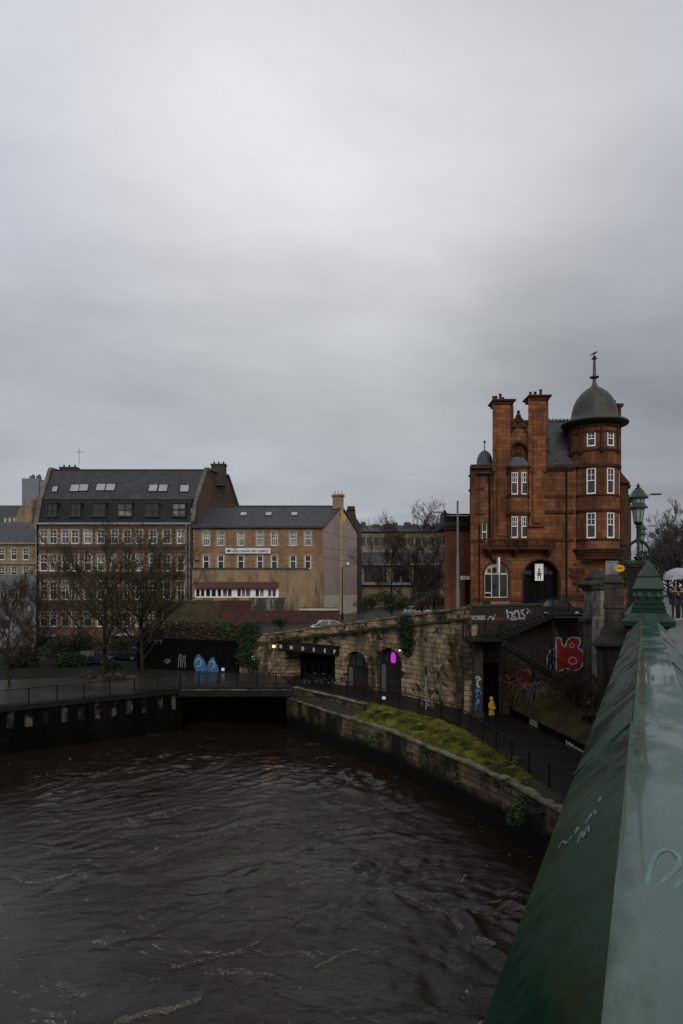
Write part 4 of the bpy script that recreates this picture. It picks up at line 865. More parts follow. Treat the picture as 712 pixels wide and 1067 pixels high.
for j in range(9):
    t = j/8; bank_rows.append([Vector((a.x+(b.x-a.x)*t, a.y+(b.y-a.y)*t, a.z+.02+(b.z-a.z-.03)*(t**.8)+ (0 if j in (0,8) else random.uniform(-.05,.07)))) for a,b in zip(eA,rA)])
M_verge = plain('dark_gravel_verge',(.030,.027,.021),.8,(.013,.012,.009),2.2,.6,stain=(.022,.026,.006),stain_s=.9)
k0 = next(i for i,p_ in enumerate(eA) if p_.y > 32.0); k1 = next(i for i,p_ in enumerate(eA) if p_.y > 48.5)
for nm_,a_i,b_i,mt_ in (('verge',0,k0,M_verge),('grass_bank',k0,k1,M_moss),('stone_verge',k1,len(eA)-1,M_verge)):
    m = MB(); m.loft([r_[a_i:b_i+1] for r_ in bank_rows]); structure(m.build(nm_, mt_, smooth=True))

# river surface: a real mesh of waves
rng = np.random.default_rng(4)
nx_, ny_ = 470, 470
xs = np.linspace(-52, 16, nx_); tt = np.linspace(0,1,ny_); ys = -6 + 70*(tt**1.25)
XX, YY = np.meshgrid(xs, ys)
def waves(X, Y):
    H = np.zeros_like(X)
    wx_ = X + 1.6*np.sin(Y*.23+1.1) + .9*np.sin(X*.31+Y*.17) + .35*np.sin(X*1.1-Y*.8+2); wy_ = Y + 1.8*np.sin(X*.19-.7) + .8*np.sin(Y*.37-X*.21+2) + .3*np.sin(Y*1.3+X*.7)
    calm = np.clip((55-Y)/17,.12,1)*np.clip((X+.5*Y-.5)/6.5,.10,1)*np.clip(.75+.9*np.sin(X*.33+1.2*np.sin(Y*.21))*np.sin(Y*.29+1.1*np.sin(X*.27)+.8),.50,1.15)
    env = .55+.45*np.sin(X*.21+Y*.13+1.3)*np.sin(Y*.17-X*.11+.4)
    for k in range(46):
        lam = float(np.exp(rng.uniform(np.log(.38), np.log(2.8)))); th = rng.normal(2.15, .75); kk = 2*np.pi/lam
        ph = rng.uniform(0,6.28); s = np.sin(kk*(np.cos(th)*wx_+np.sin(th)*wy_)+ph)
        H += .0150*lam**.5*(s + .35*(1-np.abs(np.sin(.5*kk*(np.cos(th)*wx_+np.sin(th)*wy_)+ph/2)))*2)*env
    return H*calm
ZZ = WZ + waves(XX, YY)
me = bpy.data.meshes.new('river'); V = np.stack([XX,YY,ZZ],-1).reshape(-1,3)
idx = np.arange(nx_*ny_).reshape(ny_,nx_); Fq = np.stack([idx[:-1,:-1],idx[:-1,1:],idx[1:,1:],idx[1:,:-1]],-1).reshape(-1,4)
me.from_pydata(V.tolist(), [], Fq.tolist()); me.polygons.foreach_set('use_smooth', np.ones(len(me.polygons),bool))
m_, T, b = nt('river_water'); p = pos(T)
mp = T.nodes.new('ShaderNodeMapping'); mp.inputs['Rotation'].default_value = (0,0,R(-28)); mp.inputs['Scale'].default_value = (.55,1.7,1); T.links.new(p, mp.inputs[0])
mp2 = T.nodes.new('ShaderNodeMapping'); mp2.inputs['Rotation'].default_value = (0,0,R(-20)); mp2.inputs['Scale'].default_value = (.35,1.6,1); T.links.new(p, mp2.inputs[0])
b.inputs['IOR'].default_value = 1.36; b.inputs['Specular IOR Level'].default_value = .38; b.inputs['Roughness'].default_value = .07
wn = T.nodes.new('ShaderNodeTexNoise'); wn.inputs['Scale'].default_value=.16; wn.inputs['Detail'].default_value=3; T.links.new(p, wn.inputs['Vector'])
wa = T.nodes.new('ShaderNodeVectorMath'); wa.operation='MULTIPLY_ADD'; T.links.new(wn.outputs['Color'], wa.inputs[0]); wa.inputs[1].default_value=(9,9,0); T.links.new(p, wa.inputs[2]); T.links.new(wa.outputs[0], mp2.inputs[0]); wb_ = T.nodes.new('ShaderNodeVectorMath'); wb_.operation='MULTIPLY_ADD'; T.links.new(wn.outputs['Color'], wb_.inputs[0]); wb_.inputs[1].default_value=(3.2,3.2,0); T.links.new(p, wb_.inputs[2]); T.links.new(wb_.outputs[0], mp.inputs[0])
n1 = noise(T, .75, mp2.outputs[0], 10, .72, .6); n2 = noise(T, .17, p, 3); n3 = noise(T, 7, p, 5, .8)
fo = math_n(T,'MULTIPLY', ramp(T, n1, [(.585,0),(.66,1)]), ramp(T, n2, [(.44,0),(.58,1)])); fo = math_n(T,'MULTIPLY', fo, ramp(T, n3, [(.47,0),(.60,1)]))
glint_specks = math_n(T,'MULTIPLY', ramp(T, noise(T, 4.2, wa.outputs[0], 3, .6), [(.675,0),(.72,1)]), ramp(T, noise(T,.33,wa.outputs[0],4), [(.44,0),(.56,1)])); fo = math_n(T,'MAXIMUM', fo, math_n(T,'MULTIPLY', glint_specks, .5))  # pale specks painted as glints, blended in with the foam flecks
C = mixc(T, noise(T,.25,p,4), (.0085,.0053,.0030), (.0170,.0112,.0066)); C = mixc(T, fo, C, (.36,.33,.28)); T.links.new(C, b.inputs['Base Color'])
T.links.new(ramp(T, fo, [(0,.07),(1,.7)]), b.inputs['Roughness'])
h = math_n(T,'ADD', noise(T, 1.5, mp.outputs[0], 5, .55, .3), math_n(T,'MULTIPLY', noise(T, 8, mp.outputs[0], 4), .34)); sy_=T.nodes.new('ShaderNodeSeparateXYZ'); T.links.new(p,sy_.inputs[0]); mr_=T.nodes.new('ShaderNodeMapRange'); T.links.new(math_n(T,'ADD',sy_.outputs[1],math_n(T,'MULTIPLY',n2,9)),mr_.inputs[0]); mr_.inputs[1].default_value=40; mr_.inputs[2].default_value=55; mr_.inputs[3].default_value=1; mr_.inputs[4].default_value=.16; h=math_n(T,'MULTIPLY',h,mr_.outputs[0]); sp2=math_n(T,'ADD',sy_.outputs[0],math_n(T,'MULTIPLY',sy_.outputs[1],.5)); mr2=T.nodes.new('ShaderNodeMapRange'); T.links.new(math_n(T,'ADD',sp2,math_n(T,'MULTIPLY',n2,5)),mr2.inputs[0]); mr2.inputs[1].default_value=2.5; mr2.inputs[2].default_value=9; mr2.inputs[3].default_value=.22; mr2.inputs[4].default_value=1; h=math_n(T,'MULTIPLY',h,mr2.outputs[0]); h=math_n(T,'MULTIPLY',h,ramp(T,noise(T,.22,wb_.outputs[0],3),[(.40,.6),(.58,1)]))
bump(T, b, h, .72, .13)
ro = bpy.data.objects.new('river', me); COL.objects.link(ro); me.materials.append(m_); structure(ro)
m = MB(); m.add([(-160,-60,WZ-.12),(60,-60,WZ-.12),(60,64,WZ-.12),(-160,64,WZ-.12)],[(0,1,2,3)]); structure(m.build('river_bed_water', m_))

fm = MB(); rf2 = random.Random(12)
def wz_at(x,y):
    i=int(np.clip(np.searchsorted(xs,x),1,nx_-1)); j=int(np.clip(np.searchsorted(ys,y),1,ny_-1)); return float(max(ZZ[j,i],ZZ[j-1,i],ZZ[j,i-1],ZZ[j-1,i-1]))
def froth(pts, w, n):
    L=[Vector((*gp_,0)) for gp_ in pts]; L=[Vector(q) for q in smooth_line([tuple(q) for q in L],10)]
    for k in range(n):
        i=rf2.randrange(len(L)-1); q=L[i].lerp(L[i+1],rf2.random()); s_=rf2.gauss(0,w*.4); x,y=q.x+s_*.4,q.y+s_; r=rf2.uniform(.004,.014)*(1.9 if rf2.random()<.12 else 1)
        z=wz_at(x,y)+.006; a0=rf2.uniform(0,6.28); fm.add([(x+r*math.cos(a0+a)*rf2.uniform(.6,1.9),y+r*math.sin(a0+a)*rf2.uniform(.5,1.1),z+.004) for a in (0,1.05,2.1,3.15,4.2,5.25)],[(0,1,2,3,4,5)])
def wpt(u,v): Y=-WZ*F/(v-HV); return (PX(u,Y),Y)
for P_,w,n in (((( 120,1066),(150,1058),(180,1053),(208,1046)),.16,420),(((490,990),(500,987),(516,990)),.22,240),(((300,925),(340,915),(375,905)),.2,90),(((395,930),(440,945),(470,960),(482,972)),.16,150),(((90,880),(130,862),(190,845),(260,835)),.35,150),(((200,815),(240,803),(290,800),(340,806)),.5,170),(((150,900),(200,880),(250,868),(330,862)),.35,130),(((360,880),(400,892),(440,900)),.3,80),(((180,1010),(230,1000),(270,985)),.2,80),(((330,1010),(350,1000),(372,990)),.15,70),(((20,1040),(60,1030),(90,1038)),.2,50),(((230,790),(300,782),(370,792)),.9,150)): froth([wpt(*q) for q in P_],w*1.2,int(n*4.2))
fo_=fm.build('foam', plain('river_froth',(.30,.27,.225),.8,(.15,.135,.11),6,0)); fo_['label']='broken lines of pale froth drifting on the brown river'; fo_['category']='foam'; stuff(fo_)
# ================================================================== EMBANKMENT WALL
M_emb = blocks('embankment_stone', (.20,.150,.090), (.075,.058,.036), (.012,.010,.008), d=(-.5,.86), bw=.75, bh=.34, ms=.02, stain=(.010,.0095,.007), stain_amt=.97, stain_s=.42, bmp=.9, green=(.022,.028,.010), edge=(.42,.58), dark_below=-10.15)
M_cope = plain('worn_coping_stone', (.20,.175,.125), .75, (.09,.08,.05), 1.4, .4, stain=(.05,.055,.02), stain_s=1.2)
def long_wall(name, label, line, ztop, zbot, th, mat, cope=None, cat='wall', ch=.22, cw=.55):
    o = thing(name, (line[0][0],line[0][1],zbot), label, cat); P = [Vector((p[0],p[1],0)) for p in line]
    N = []
    for i in range(len(P)):
        t = (P[min(i+1,len(P)-1)]-P[max(i-1,0)]).normalized(); N.append(Vector((t.y,-t.x,0)))   # right of travel
    zt = [p[2] if ztop is None else ztop for p in line]
    m = MB(); ring = []
    for p,n,z in zip(P,N,zt): ring.append([p+Vector((0,0,zbot)), p+Vector((0,0,z)), p-n*th*-1+Vector((0,0,z)), p+n*th+Vector((0,0,zbot))])
    m.loft(ring, closed=True, cap=True); m.build('wall', mat, o)
    if cope:
        rj = random.Random(len(name)*7); m = MB(); ring = []; P0_=P; P = resample(line, max(2,int(sum((Vector(b)-Vector(a)).length for a,b in zip(line,line[1:]))/.55))); P=[Vector((p.x,p.y,0)) for p in P]
        N=[]
        for i in range(len(P)): t=(P[min(i+1,len(P)-1)]-P[max(i-1,0)]).normalized(); N.append(Vector((t.y,-t.x,0)))
        zl=[p[2] for p in resample(line,len(P))] if ztop is None else [ztop]*len(P)
        for p,n,z in zip(P,N,zl):
            z += rj.uniform(-.025,.03); a = p-n*(.08+rj.uniform(-.035,.03)); c = p+n*(cw-.08+rj.uniform(-.06,.06)); ring.append([a+Vector((0,0,z)), a+Vector((0,0,z+ch)), c+Vector((0,0,z+ch)), c+Vector((0,0,z))])
        m.loft(ring, closed=True, cap=True); m.build('coping', cope, o, bevel=.02)
    return o
emb = long_wall('embankment_wall','mossy stained stone embankment wall with worn coping along the near riverside', [tuple(p) for p in resample(EMB,40)], -9.42, -14, .6, M_emb, M_cope, ch=.14)
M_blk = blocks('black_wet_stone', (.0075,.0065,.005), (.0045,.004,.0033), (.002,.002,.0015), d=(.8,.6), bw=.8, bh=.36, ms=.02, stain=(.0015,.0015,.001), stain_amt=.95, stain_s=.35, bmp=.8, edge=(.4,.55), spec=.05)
# left quay: lower black wall carrying an open parapet of stone posts
lq = thing('quay_wall', (-24.5,49,-13), 'black wet quay wall with a row of stone openings below the left path', 'wall')
LQ = [(-13.5,57.7),(-24.5,49.0),(-40,40),(-70,25),(-120,10)]
m = MB(); m2 = MB(); m3 = MB(); m4 = MB()
for (a,b_) in zip(LQ,LQ[1:]):
    A = Vector((a[0],a[1],0)); B = Vector((b_[0],b_[1],0)); L = (B-A).length; fr = Frame(B,(A.x-B.x,A.y-B.y,0))
    m.panel(rect(0,L,-14,-10.35),[],0,.7,fr); m2.panel(rect(-.05,L+.05,-8.95,-8.55),[],-.12,.6,fr)
    m4.panel(rect(0,L,-10.3,-8.96),[],.28,.42,fr)
    n = int(L/1.25)
    for k in range(n+1):
        c = fr(k*L/n,.2,-9.65); w = .62 if k%3 else .8; m3.box(c,(w,.42,1.4),fr.a)
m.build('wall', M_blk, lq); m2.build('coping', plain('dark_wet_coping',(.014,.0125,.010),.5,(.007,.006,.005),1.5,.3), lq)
m3.build('parapet_posts', M_blk, lq).name = 'baluster'; m4.build('recess', plain('patchy_pale_recess',(.085,.075,.065),.6,(.006,.005,.0045),1.1,.2,lo=.44,hi=.54,stain=(.008,.007,.006),stain_s=.9), lq)  # recess behind the posts gets patchy pale colour
# footbridge over the black gap and the wall behind it
fb = thing('footbridge', (-9,58.5,-8.5), 'low dark footbridge deck across the black gap beneath the bar wall', 'footbridge')
m = MB(); m.span((-13.7,57.35,-8.75),(-3.9,60.4,-8.42)); m.build('deck', plain('dark_wet_coping',(.014,.0125,.010),.5,(.007,.006,.005),1.5,.3), fb)
m = MB(); m.span((-13.7,57.15,-9.15),(-3.9,57.4,-8.36)); m.span((-13.7,60.3,-9.15),(-3.9,60.5,-8.6)); m.build('edge_beam', M_iron, fb)
m = MB(); m.span((-13.4,57.1,-8.62),(-4.2,57.14,-8.54)); m.build('edge_strip', M_conc, fb)
bw = long_wall('gap_wall','black stone wall in the gap under the footbridge', [(-4.7,58.0,0),(-4.9,62.5,0),(-13.4,62.5,0),(-13.5,57.6,0)], -8.8, -14, .5, M_blk)
structure(sheet('bar_terrace', [[(-13.6,60.4,-8.43),(-3.9,60.4,-8.43)],[(-17.5,66.5,-8.4),(-5.8,64.9,-8.33)],[(-20.4,70.2,-8.3),(-8.1,65.9,-8.3)]], M_pave))
sheet('terrace_edge', [[(-13.4,57.4,-8.50),(-13.5,60.6,-8.44)],[(-13.6,57.3,-8.52),(-17.7,66.7,-8.42)]], M_pave); sheet('terrace_corner', [[(-3.9,57.6,-8.31),(-3.9,60.5,-8.41)],[(-3.7,57.7,-8.31),(-5.7,64.7,-8.31)]], M_pathw)

# ================================================================== ARCHED RETAINING WALL
aw = thing('arched_retaining_wall', (5,53.3,-8.6), 'soot stained sandstone retaining wall pierced by two bar arches', 'wall')
W0, W1, W2, W3 = Vector((8.9,47,0)), Vector((5.03,53.3,0)), Vector((-5.8,64.4,0)), Vector((-8.1,65.5,0))
def stone(name, d): return blocks(name, (.42,.315,.19), (.175,.13,.08), (.030,.022,.013), d=d, bw=.78, bh=.37, ms=.022, stain=(.022,.018,.013), stain_amt=.9, stain_s=.33, bmp=1.0, green=(.030,.030,.014), soot=(.012,.010,.009), edge=(.48,.60))
def seg(P, Q): 
    f = Frame(Q, (P.x-Q.x, P.y-Q.y, 0)); return f, (P-Q).length      # x runs from the far end to the near end
fA, LA = seg(W0, W1); fB, LB = seg(W1, W2); fC, LC = seg(W2, W3)
mA, mB, mC = stone('wall_stone_a', fA.ex), stone('wall_stone_b', fB.ex), stone('wall_stone_c', fC.ex)
def tops(z0, z1, L): return [(0,-9),(L,-9),(L,z1),(0,z0)]
a1 = (LB-3.06, LB-.35); a2 = (LB-6.85, LB-4.05); a3 = (.75, LB-8.0)
m = MB(); m.panel(tops(-2.9,-2.05,LA),[],0,.8,fA); m.build('wall', mA, aw)
m = MB(); m.panel(tops(-4.95,-2.9,LB),[arch_pts(a1[0],a1[1],-8.95,-4.85,14), arch_pts(a2[0],a2[1],-8.95,-5.35,14), rect(a3[0],a3[1],-8.95,-5.75)],0,.95,fB)
m.panel(tops(-4.95,-2.9,LB),[arch_pts(a1[0]+.0,a1[1],-8.95,-4.85,14), arch_pts(a2[0],a2[1],-8.95,-5.35,14), rect(a3[0],a3[1],-8.95,-5.75)],.951,1.9,fB)
m.build('wall', mB, aw)
m = MB(); m.panel(tops(-5.3,-4.95,LC),[],0,.8,fC); m.build('wall', mC, aw)
# parapet with its string course, a shade lighter
par = MB(); stc = MB(); cpp = MB()
for f,L,z0,z1 in ((fA,LA,-2.9,-2.05),(fB,LB,-4.95,-2.9),(fC,LC,-5.3,-4.95)):
    def strip(mb_,a,b,d0,d1): mb_.panel([(0,z0+a),(L,z1+a),(L,z1+b),(0,z0+b)],[],d0,d1,f)
    strip(par,.0,.62,.05,.5); strip(stc,-.16,.0,-.16,.6); strip(cpp,.62,.78,-.05,.6)
par.build('parapet', mB, aw); stc.build('string_course', plain('mossy_string_course',(.06,.052,.03),.85,(.03,.032,.014),1.2,.3), aw); cpp.build('coping', M_cope, aw)
vr = MB()
for (a,zt) in ((a1,-4.85),(a2,-5.35)):
    x0,x1 = a; w = (x1-x0)/2; cx = (x0+x1)/2; zs = zt-w
    for k in range(11):
        q0,q1 = math.pi*k/11+.02, math.pi*(k+1)/11-.02
        vr.panel([(cx+(w+.01)*math.cos(q0),zs+(w+.01)*math.sin(q0)),(cx+(w+.48)*math.cos(q0),zs+(w+.48)*math.sin(q0)),(cx+(w+.48)*math.cos(q1),zs+(w+.48)*math.sin(q1)),(cx+(w+.01)*math.cos(q1),zs+(w+.01)*math.sin(q1))],[],-.07,.05,fB)
vr.build('voussoirs', mB, aw, bevel=.015)
qn = MB()
for k in range(15):
    z = -8.6+k*.40; w = .8 if k%2 else .62
    qn.span((0,0,0),(0,0,0)) if False else qn.panel(rect(LA-.62-.1*(k%2),LA+.02,z,z+.37),[],-.08,.3,fA)
    if z < -3.4: qn.panel(rect(-.02,.55+.12*(k%2),z,z+.37),[],-.12,.3,fA); 
    if z < -6.3: qn.panel(rect(LB-.33,LB+.04,z,z+.37),[],-.14,.25,fB)
qn.build('quoins', mA, aw, bevel=.02)
M_wood = plain('dark_door_wood',(.030,.014,.011),.5,(.018,.009,.007),2,.15)
for i,(a,zt) in enumerate(((a1,-4.85),(a2,-5.35))):
    x0,x1 = a; w=(x1-x0)/2; zs = zt-w; m = MB()
    hs = [rect(x0+.75,x1-1.05,-7.9,-6.75),rect(x1-.95,x1-.5,-7.9,-6.75)]
    m.panel(rect(x0+.6,x1-.02,-8.6,zs),hs,.42,.50,fB); m.panel(rect(x0,x1,zs,zs+.14),[],.36,.54,fB); m.panel(rect(x0+.0,x0+.1,-8.6,zs),[],.34,.52,fB)
    d = m.build('bar_door', M_wood, aw)
    m = MB()
    for h_ in hs: m.panel([(h_[0][0]-.01,h_[0][1]-.01),(h_[1][0]+.01,h_[1][1]-.01),(h_[2][0]+.01,h_[2][1]+.01),(h_[3][0]-.01,h_[3][1]+.01)],[],.46,.48,fB)
    m.build('pane', M_glass, d)
    m = MB(); m.panel(rect(x0+.1,x0+.6,-8.6,zs),[],.42,.48,fB); m.build('side_panel', plain('grey_door_panel',(.10,.105,.11),.6), d)
    m = MB(); m.panel([(x0,zs+.15),(x1,zs+.15)]+arch_pts(x0,x1,zs,zt,14)[2:],[],.46,.49,fB); m.build('fanlight', M_glass, d)
    m = MB(); cx=(x0+x1)/2
    for k in (-.45,.45): m.panel(rect(cx+k-.03,cx+k+.03,zs+.15,zt-.1),[],.40,.455,fB)
    m.build('glazing_bar', M_iron, d)
    if i == 1:
        pass
m = MB(); m.panel(rect(a3[0]-.2,a3[1]+.2,-8.6,-5.5),[],1.95,2.0,fB); m.build('back_wall', plain('black_opening_fill',(.004,.0036,.0032),.8,spec=.04), aw)  # near-black sheet: the dark of the deep opening is put into its colour
m = MB(); m.panel(rect(a3[0]+1.0,a3[1]-.2,-8.5,-6.8),[rect(a3[0]+1.3+k*.9,a3[0]+2.0+k*.9,-8.1,-7.0) for k in range(4)],1.5,1.6,fB); m.build('shopfront', plain('bar_shopfront',(.008,.007,.007),.5,spec=.08), aw)
ne = thing('magenta_light', fB((a1[0]+a1[1])/2+.25,.9,-5.9), 'glowing magenta light in the fanlight of the right bar arch', 'light')
m = MB(); cx=(a1[0]+a1[1])/2+.05; m.panel([(cx+.27*math.cos(q),-5.68+.50*math.sin(q)) for q in np.linspace(0,6.0,15)],[],.385,.405,fB); m.build('lit_panel', glow('magenta_glow',(.62,.03,.60),.55), ne)
lampm = thing('warm_bulkhead_lamp', fB(LB-1.0,-.2,-4.2), 'tiny white wall lamp above the right bar arch', 'wall lamp')
m = MB(); c = fB(a1[1]-.15,-.16,-4.95); m.lathe([(0,-.09),(.08,-.04),(.09,.02),(0,.1)],c,8); m.build('lamp_glass', glow('warm_white_glow',(.9,.75,.5),1.2), lampm); m = MB(); m.box(c+Vector((0,0,.12)),(.2,.2,.05)); m.build('lamp_hood', M_iron, lampm)
# bar sign beam with letters
ib = thing('bar_sign', fB((a3[0]+a3[1])/2,-.3,-5.2), 'long black fascia with spaced white INN DEEP letters over the dark bar opening', 'sign')
m = MB(); m.panel(rect(a3[0]-.5,a3[1]+.55,-5.85,-5.12),[],-.42,-.02,fB); m.panel(rect(a3[0]-.6,a3[1]+.65,-5.1,-5.02),[],-.5,.0,fB); m.build('fascia', plain('black_fascia',(.012,.011,.010),.5), ib)
letters = 'INNDEEP'; us = [286.5,296.5,307.5,319.5,331,342.5,352.5]
for L_,u in zip(letters,us):
    t = (u-CU)/F; s = (t*fB.O.y - fB.O.x)/(fB.ex.x - t*fB.ex.y)
    s = max(s, .0); m = text_mb(L_,.44,lambda x,d,z,s=s: fB(s+x,-.425+d,-5.66+z),.03,align='CENTER',bold=.012); m.build('letter', glow('sign_letter_white',(.55,.55,.53),.05), ib)
wl = thing('amber_lantern', fC(.9,-.4,-5.6), 'glowing amber lantern beside the black bar fascia', 'wall lamp')
pw = at(285.5,673.5,62.4); m = MB(); m.lathe([(0,-.13),(.10,-.08),(.12,.02),(.08,.12),(0,.14)],pw,10); m.build('lamp_glass', glow('amber_glow',(1.0,.42,.09),7), wl)
m = MB(); m.lathe([(.02,.34),(.08,.28),(.19,.16),(.20,.13)],pw,10); m.tube([pw+Vector((0,0,.3)),pw+Vector((0,.5,.45)),pw+Vector((0,1.6,.4))],.025,5); m.build('bracket', M_iron, wl)
pl = bpy.data.lights.new('amber_lantern_light','POINT'); pl.energy = 14; pl.color = (1,.55,.2); pl.shadow_soft_size = .12
po = bpy.data.objects.new('lantern_light', pl); COL.objects.link(po); po.location = pw + Vector((-.1,-.25,-.15)); po.location = po.location - WL[wl.name]; po.parent = wl
# graffiti wall to the left (tunnel face)
gw = thing('graffiti_wall', (-14,67.8,-8.4), 'black tunnel wall with two bright blue painted ghost shapes left of the bar', 'wall')
W4 = Vector((-20.4,69.9,0)); fD, LD = seg(W3, W4)
m = MB(); m.panel([(0,-9),(LD-1.8,-9),(LD-1.8,-5.2),(0,-5.2)],[],0,.6,fD); m.build('wall', plain('black_opening_wall',(.004,.0038,.0036),.7,(.002,.002,.002),1,.2,spec=.06), gw)  # shade of a deep opening put into the wall colour
m = MB(); m.panel([(LD-1.8,-9),(LD,-9),(LD,-4.7),(LD-1.8,-4.7)],[],-.15,.6,fD); m.build('pier', mC, gw)
def sD(u, Y=None):
    t=(u-CU)/F; return (t*fD.O.y - fD.O.x)/(fD.ex.x - t*fD.ex.y)
def zD(u,v):
    s=sD(u); Y=fD.O.y+fD.ex.y*s; return PZ(v,Y)
def blob(pts): return [(sD(u),zD(u,v)) for u,v in pts]
m = MB()
for pts in (((204,699),(201.8,692),(204,684.5),(207,681.5),(209.8,684),(213,688),(215.5,695),(214.5,703),(212,706),(210,700),(206.5,700.5)),((216.3,702),(216,694),(218,689),(220,686),(223,684.5),(224.3,689),(227,694),(228,699),(225,704.5),(219,705.5))): m.panel(smooth_line(blob(pts)+[blob(pts)[0]],3)[:-1],[],-.006,.02,fD)
m.build('graffiti', plain('blue_spray_paint',(.045,.13,.24),.6,(.03,.08,.16),3), gw)
m = MB()
for pts in (((204,690),(207,686),(210,690),(208,694),(204.5,694)),((219,690),(222,688.5),(224,693),(221,696))): stroke(m,blob(pts),.09,fD,.010)
m.build('graffiti', plain('pale_spray_paint',(.35,.42,.48),.6), gw)
m = MB()
for pts in (((171,690),(174,687),(177,689),(173,691),(178,687)),((186,696),(187,684),(189,683),(188,695)),((190,696),(191,686),(193,684),(193,696)),((160,668),(163,667),(163,671)),((165,668),(168,667),(168,671))): stroke(m,blob(pts),.13,fD,.008)
m.build('graffiti', plain('grey_spray_paint',(.12,.12,.13),.6), gw)
m = MB(); m.panel(rect(sD(231),sD(234),zD(232,699),zD(232,696)),[],-.02,.01,fD); m.build('notice', M_white, gw)
m = MB(); c = Vector((PX(264,65),65.0,PZ(685.5,65))); m.box(c,(.32,.04,.34),0); o = thing('small_notice', c, 'small square pale notice on the stone pier left of the bar', 'sign'); m.build('board', M_creamw, o); m = MB(); m.box(c+Vector((0,-.025,0)),(.2,.012,.2)); m.build('print', M_iron, o)
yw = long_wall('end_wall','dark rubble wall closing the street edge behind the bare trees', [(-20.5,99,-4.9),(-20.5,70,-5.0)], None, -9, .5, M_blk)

# ================================================================== STAIR WALL, STAIR, BANK
sw_ = thing('stair_wall', (12,47.2,-6), 'black brick abutment wall with a big red tag behind the iron stair', 'wall')
fS = Frame((8.95,47.05,0),(1,.0,0)); LS = 7.9
M_sw = blocks('black_abutment_brick', (.055,.043,.034), (.030,.024,.020), (.012,.010,.009), bw=.5, bh=.19, ms=.02, stain=(.008,.007,.006), stain_amt=.9, stain_s=.5, bmp=.7)
M_rub = blocks('pale_rubble', (.17,.155,.125), (.06,.052,.04), (.02,.017,.014), bw=.42, bh=.3, ms=.04, stain=(.014,.012,.010), stain_amt=.95, stain_s=.9, bmp=1.2, edge=(.42,.52))
m = MB(); m.panel(rect(0,5.6,-9.2,-2.3),[rect(.75,1.9,-9.1,-5.2)],0,.7,fS); m.build('wall', M_sw, sw_)
m = MB(); m.panel(rect(5.6,LS+.8,-9.2,-2.3),[],.03,.7,fS); m.build('wall', M_rub, sw_).__setitem__('label','patch of pale rubble stone')
m = MB(); m.panel(rect(.7,1.95,-9.2,-5.1),[],.6,.66,fS); m.build('doorway', plain('black_opening_fill',(.004,.0036,.0032),.8,spec=.04), sw_)  # near-black panel painted as the dark void behind the doorway
m = MB(); m.panel([(-.1,-2.5),(4.9,-2.5),(4.9,-1.25),(-.1,-1.35)],[],-.02,.4,fS); m.build('parapet', plain('black_parapet_paint',(.016,.014,.013),.7,(.03,.024,.016),1.5,.2), sw_)
m = MB(); m.panel([(-.3,-1.34),(5.0,-1.24),(5.0,-1.1),(-.3,-1.2)],[],-.1,.5,fS); m.build('coping', plain('mossy_dark_coping',(.05,.045,.03),.8,(.025,.024,.014),1.5,.3), sw_)
m = MB(); m.panel(rect(-.35,.55,-9,-2.55),[],-.25,.5,Frame((8.75,46.9,0),(1,0,0))); m.build('pier', mA, sw_)
def sp(u,v,Y=47.03): return (PX(u,Y)-8.95, PZ(v,Y))
GW = plain('white_spray_paint',(.46,.46,.45),.6,(.3,.3,.3),4)
m = MB(); fS2 = Frame((8.95,47.03,0),(1,0,0))
a_ = sp(486.5,645.8); text_mb('HOBBS',.42,lambda x,d,z: fS2(a_[0]+.2+x*.82,d,a_[1]+z),.006,.15,m,.012)
for pts in (((508,646),(511,642),(513,645.5)),((512.5,642),(514,646),(516,640))): stroke(m,[sp(*p) for p in pts],.07,fS2,.006,4)
for pts in (((528,635),(530,644),(533,644.5),(534,639),(530.5,638)),((536,643.5),(536.5,637.5),(540,637),(541,643),(537,644)),((546.5,635),(543,637),(545.5,640),(547,643),(542.5,644)),((528,643),(534,645.5),(541,644.5),(547,645))): stroke(m,[sp(*p) for p in pts],.12,fS2,.006,5)
for pts in (((549,634),(553,638)),((549,640),(551,636))): stroke(m,[sp(*p) for p in pts],.08,fS2,.006,2)
m.build('graffiti', GW, sw_)
m = MB(); stroke(m,[sp(*p) for p in ((517,646),(519,643.5),(521,646),(523,643.5),(525,646))],.10,fS2,.006,5); m.build('graffiti', plain('red_spray_paint',(.26,.022,.020),.6,(.17,.015,.014),2), sw_)
# big red tag: two-letter bubble shape, white outline
RS_=plain('red_spray_paint',(.26,.022,.020),.6,(.17,.015,.014),2)
for mt_,sc_n,lo_ in ((RS_,7,.30),(GW,16,.36)):
    T=mt_.node_tree; bb=[n for n in T.nodes if n.type=='BSDF_PRINCIPLED'][0]; T.links.new(ramp(T,noise(T,sc_n,pos(T),6,.75),[(lo_,.15),(lo_+.16,.92)]),bb.inputs['Alpha'])
fT = Frame((8.95,47.05,0),(1,0,0)); red = MB(); wh = MB()
body = [(579.5,698),(580,682),(579.6,668),(581.5,664.2),(584.5,665.5),(586,671),(589,674),(591,668),(595,664.6),(600,664.2),(604,666),(604.5,671),(602.5,675),(606.5,678),(608.5,684),(608,691),(604,697),(596,698.5),(590,696.5),(584,699)]
pl_ = [sp(*p) for p in body]; pl_ = smooth_line(pl_+[pl_[0]],3)[:-1]
red.panel(pl_,[],-.006,.02,fT); stroke(wh,pl_+[pl_[0]],.10,fT,.012,1,0)
for c_,r in (((597,688.5),(4,3.6)),((596,672.5),(2.2,2.2))): stroke(wh,[sp(c_[0]+r[0]*math.cos(q),c_[1]+r[1]*math.sin(q)) for q in np.linspace(0,6.3,10)],.07,fT,.016,3,0)
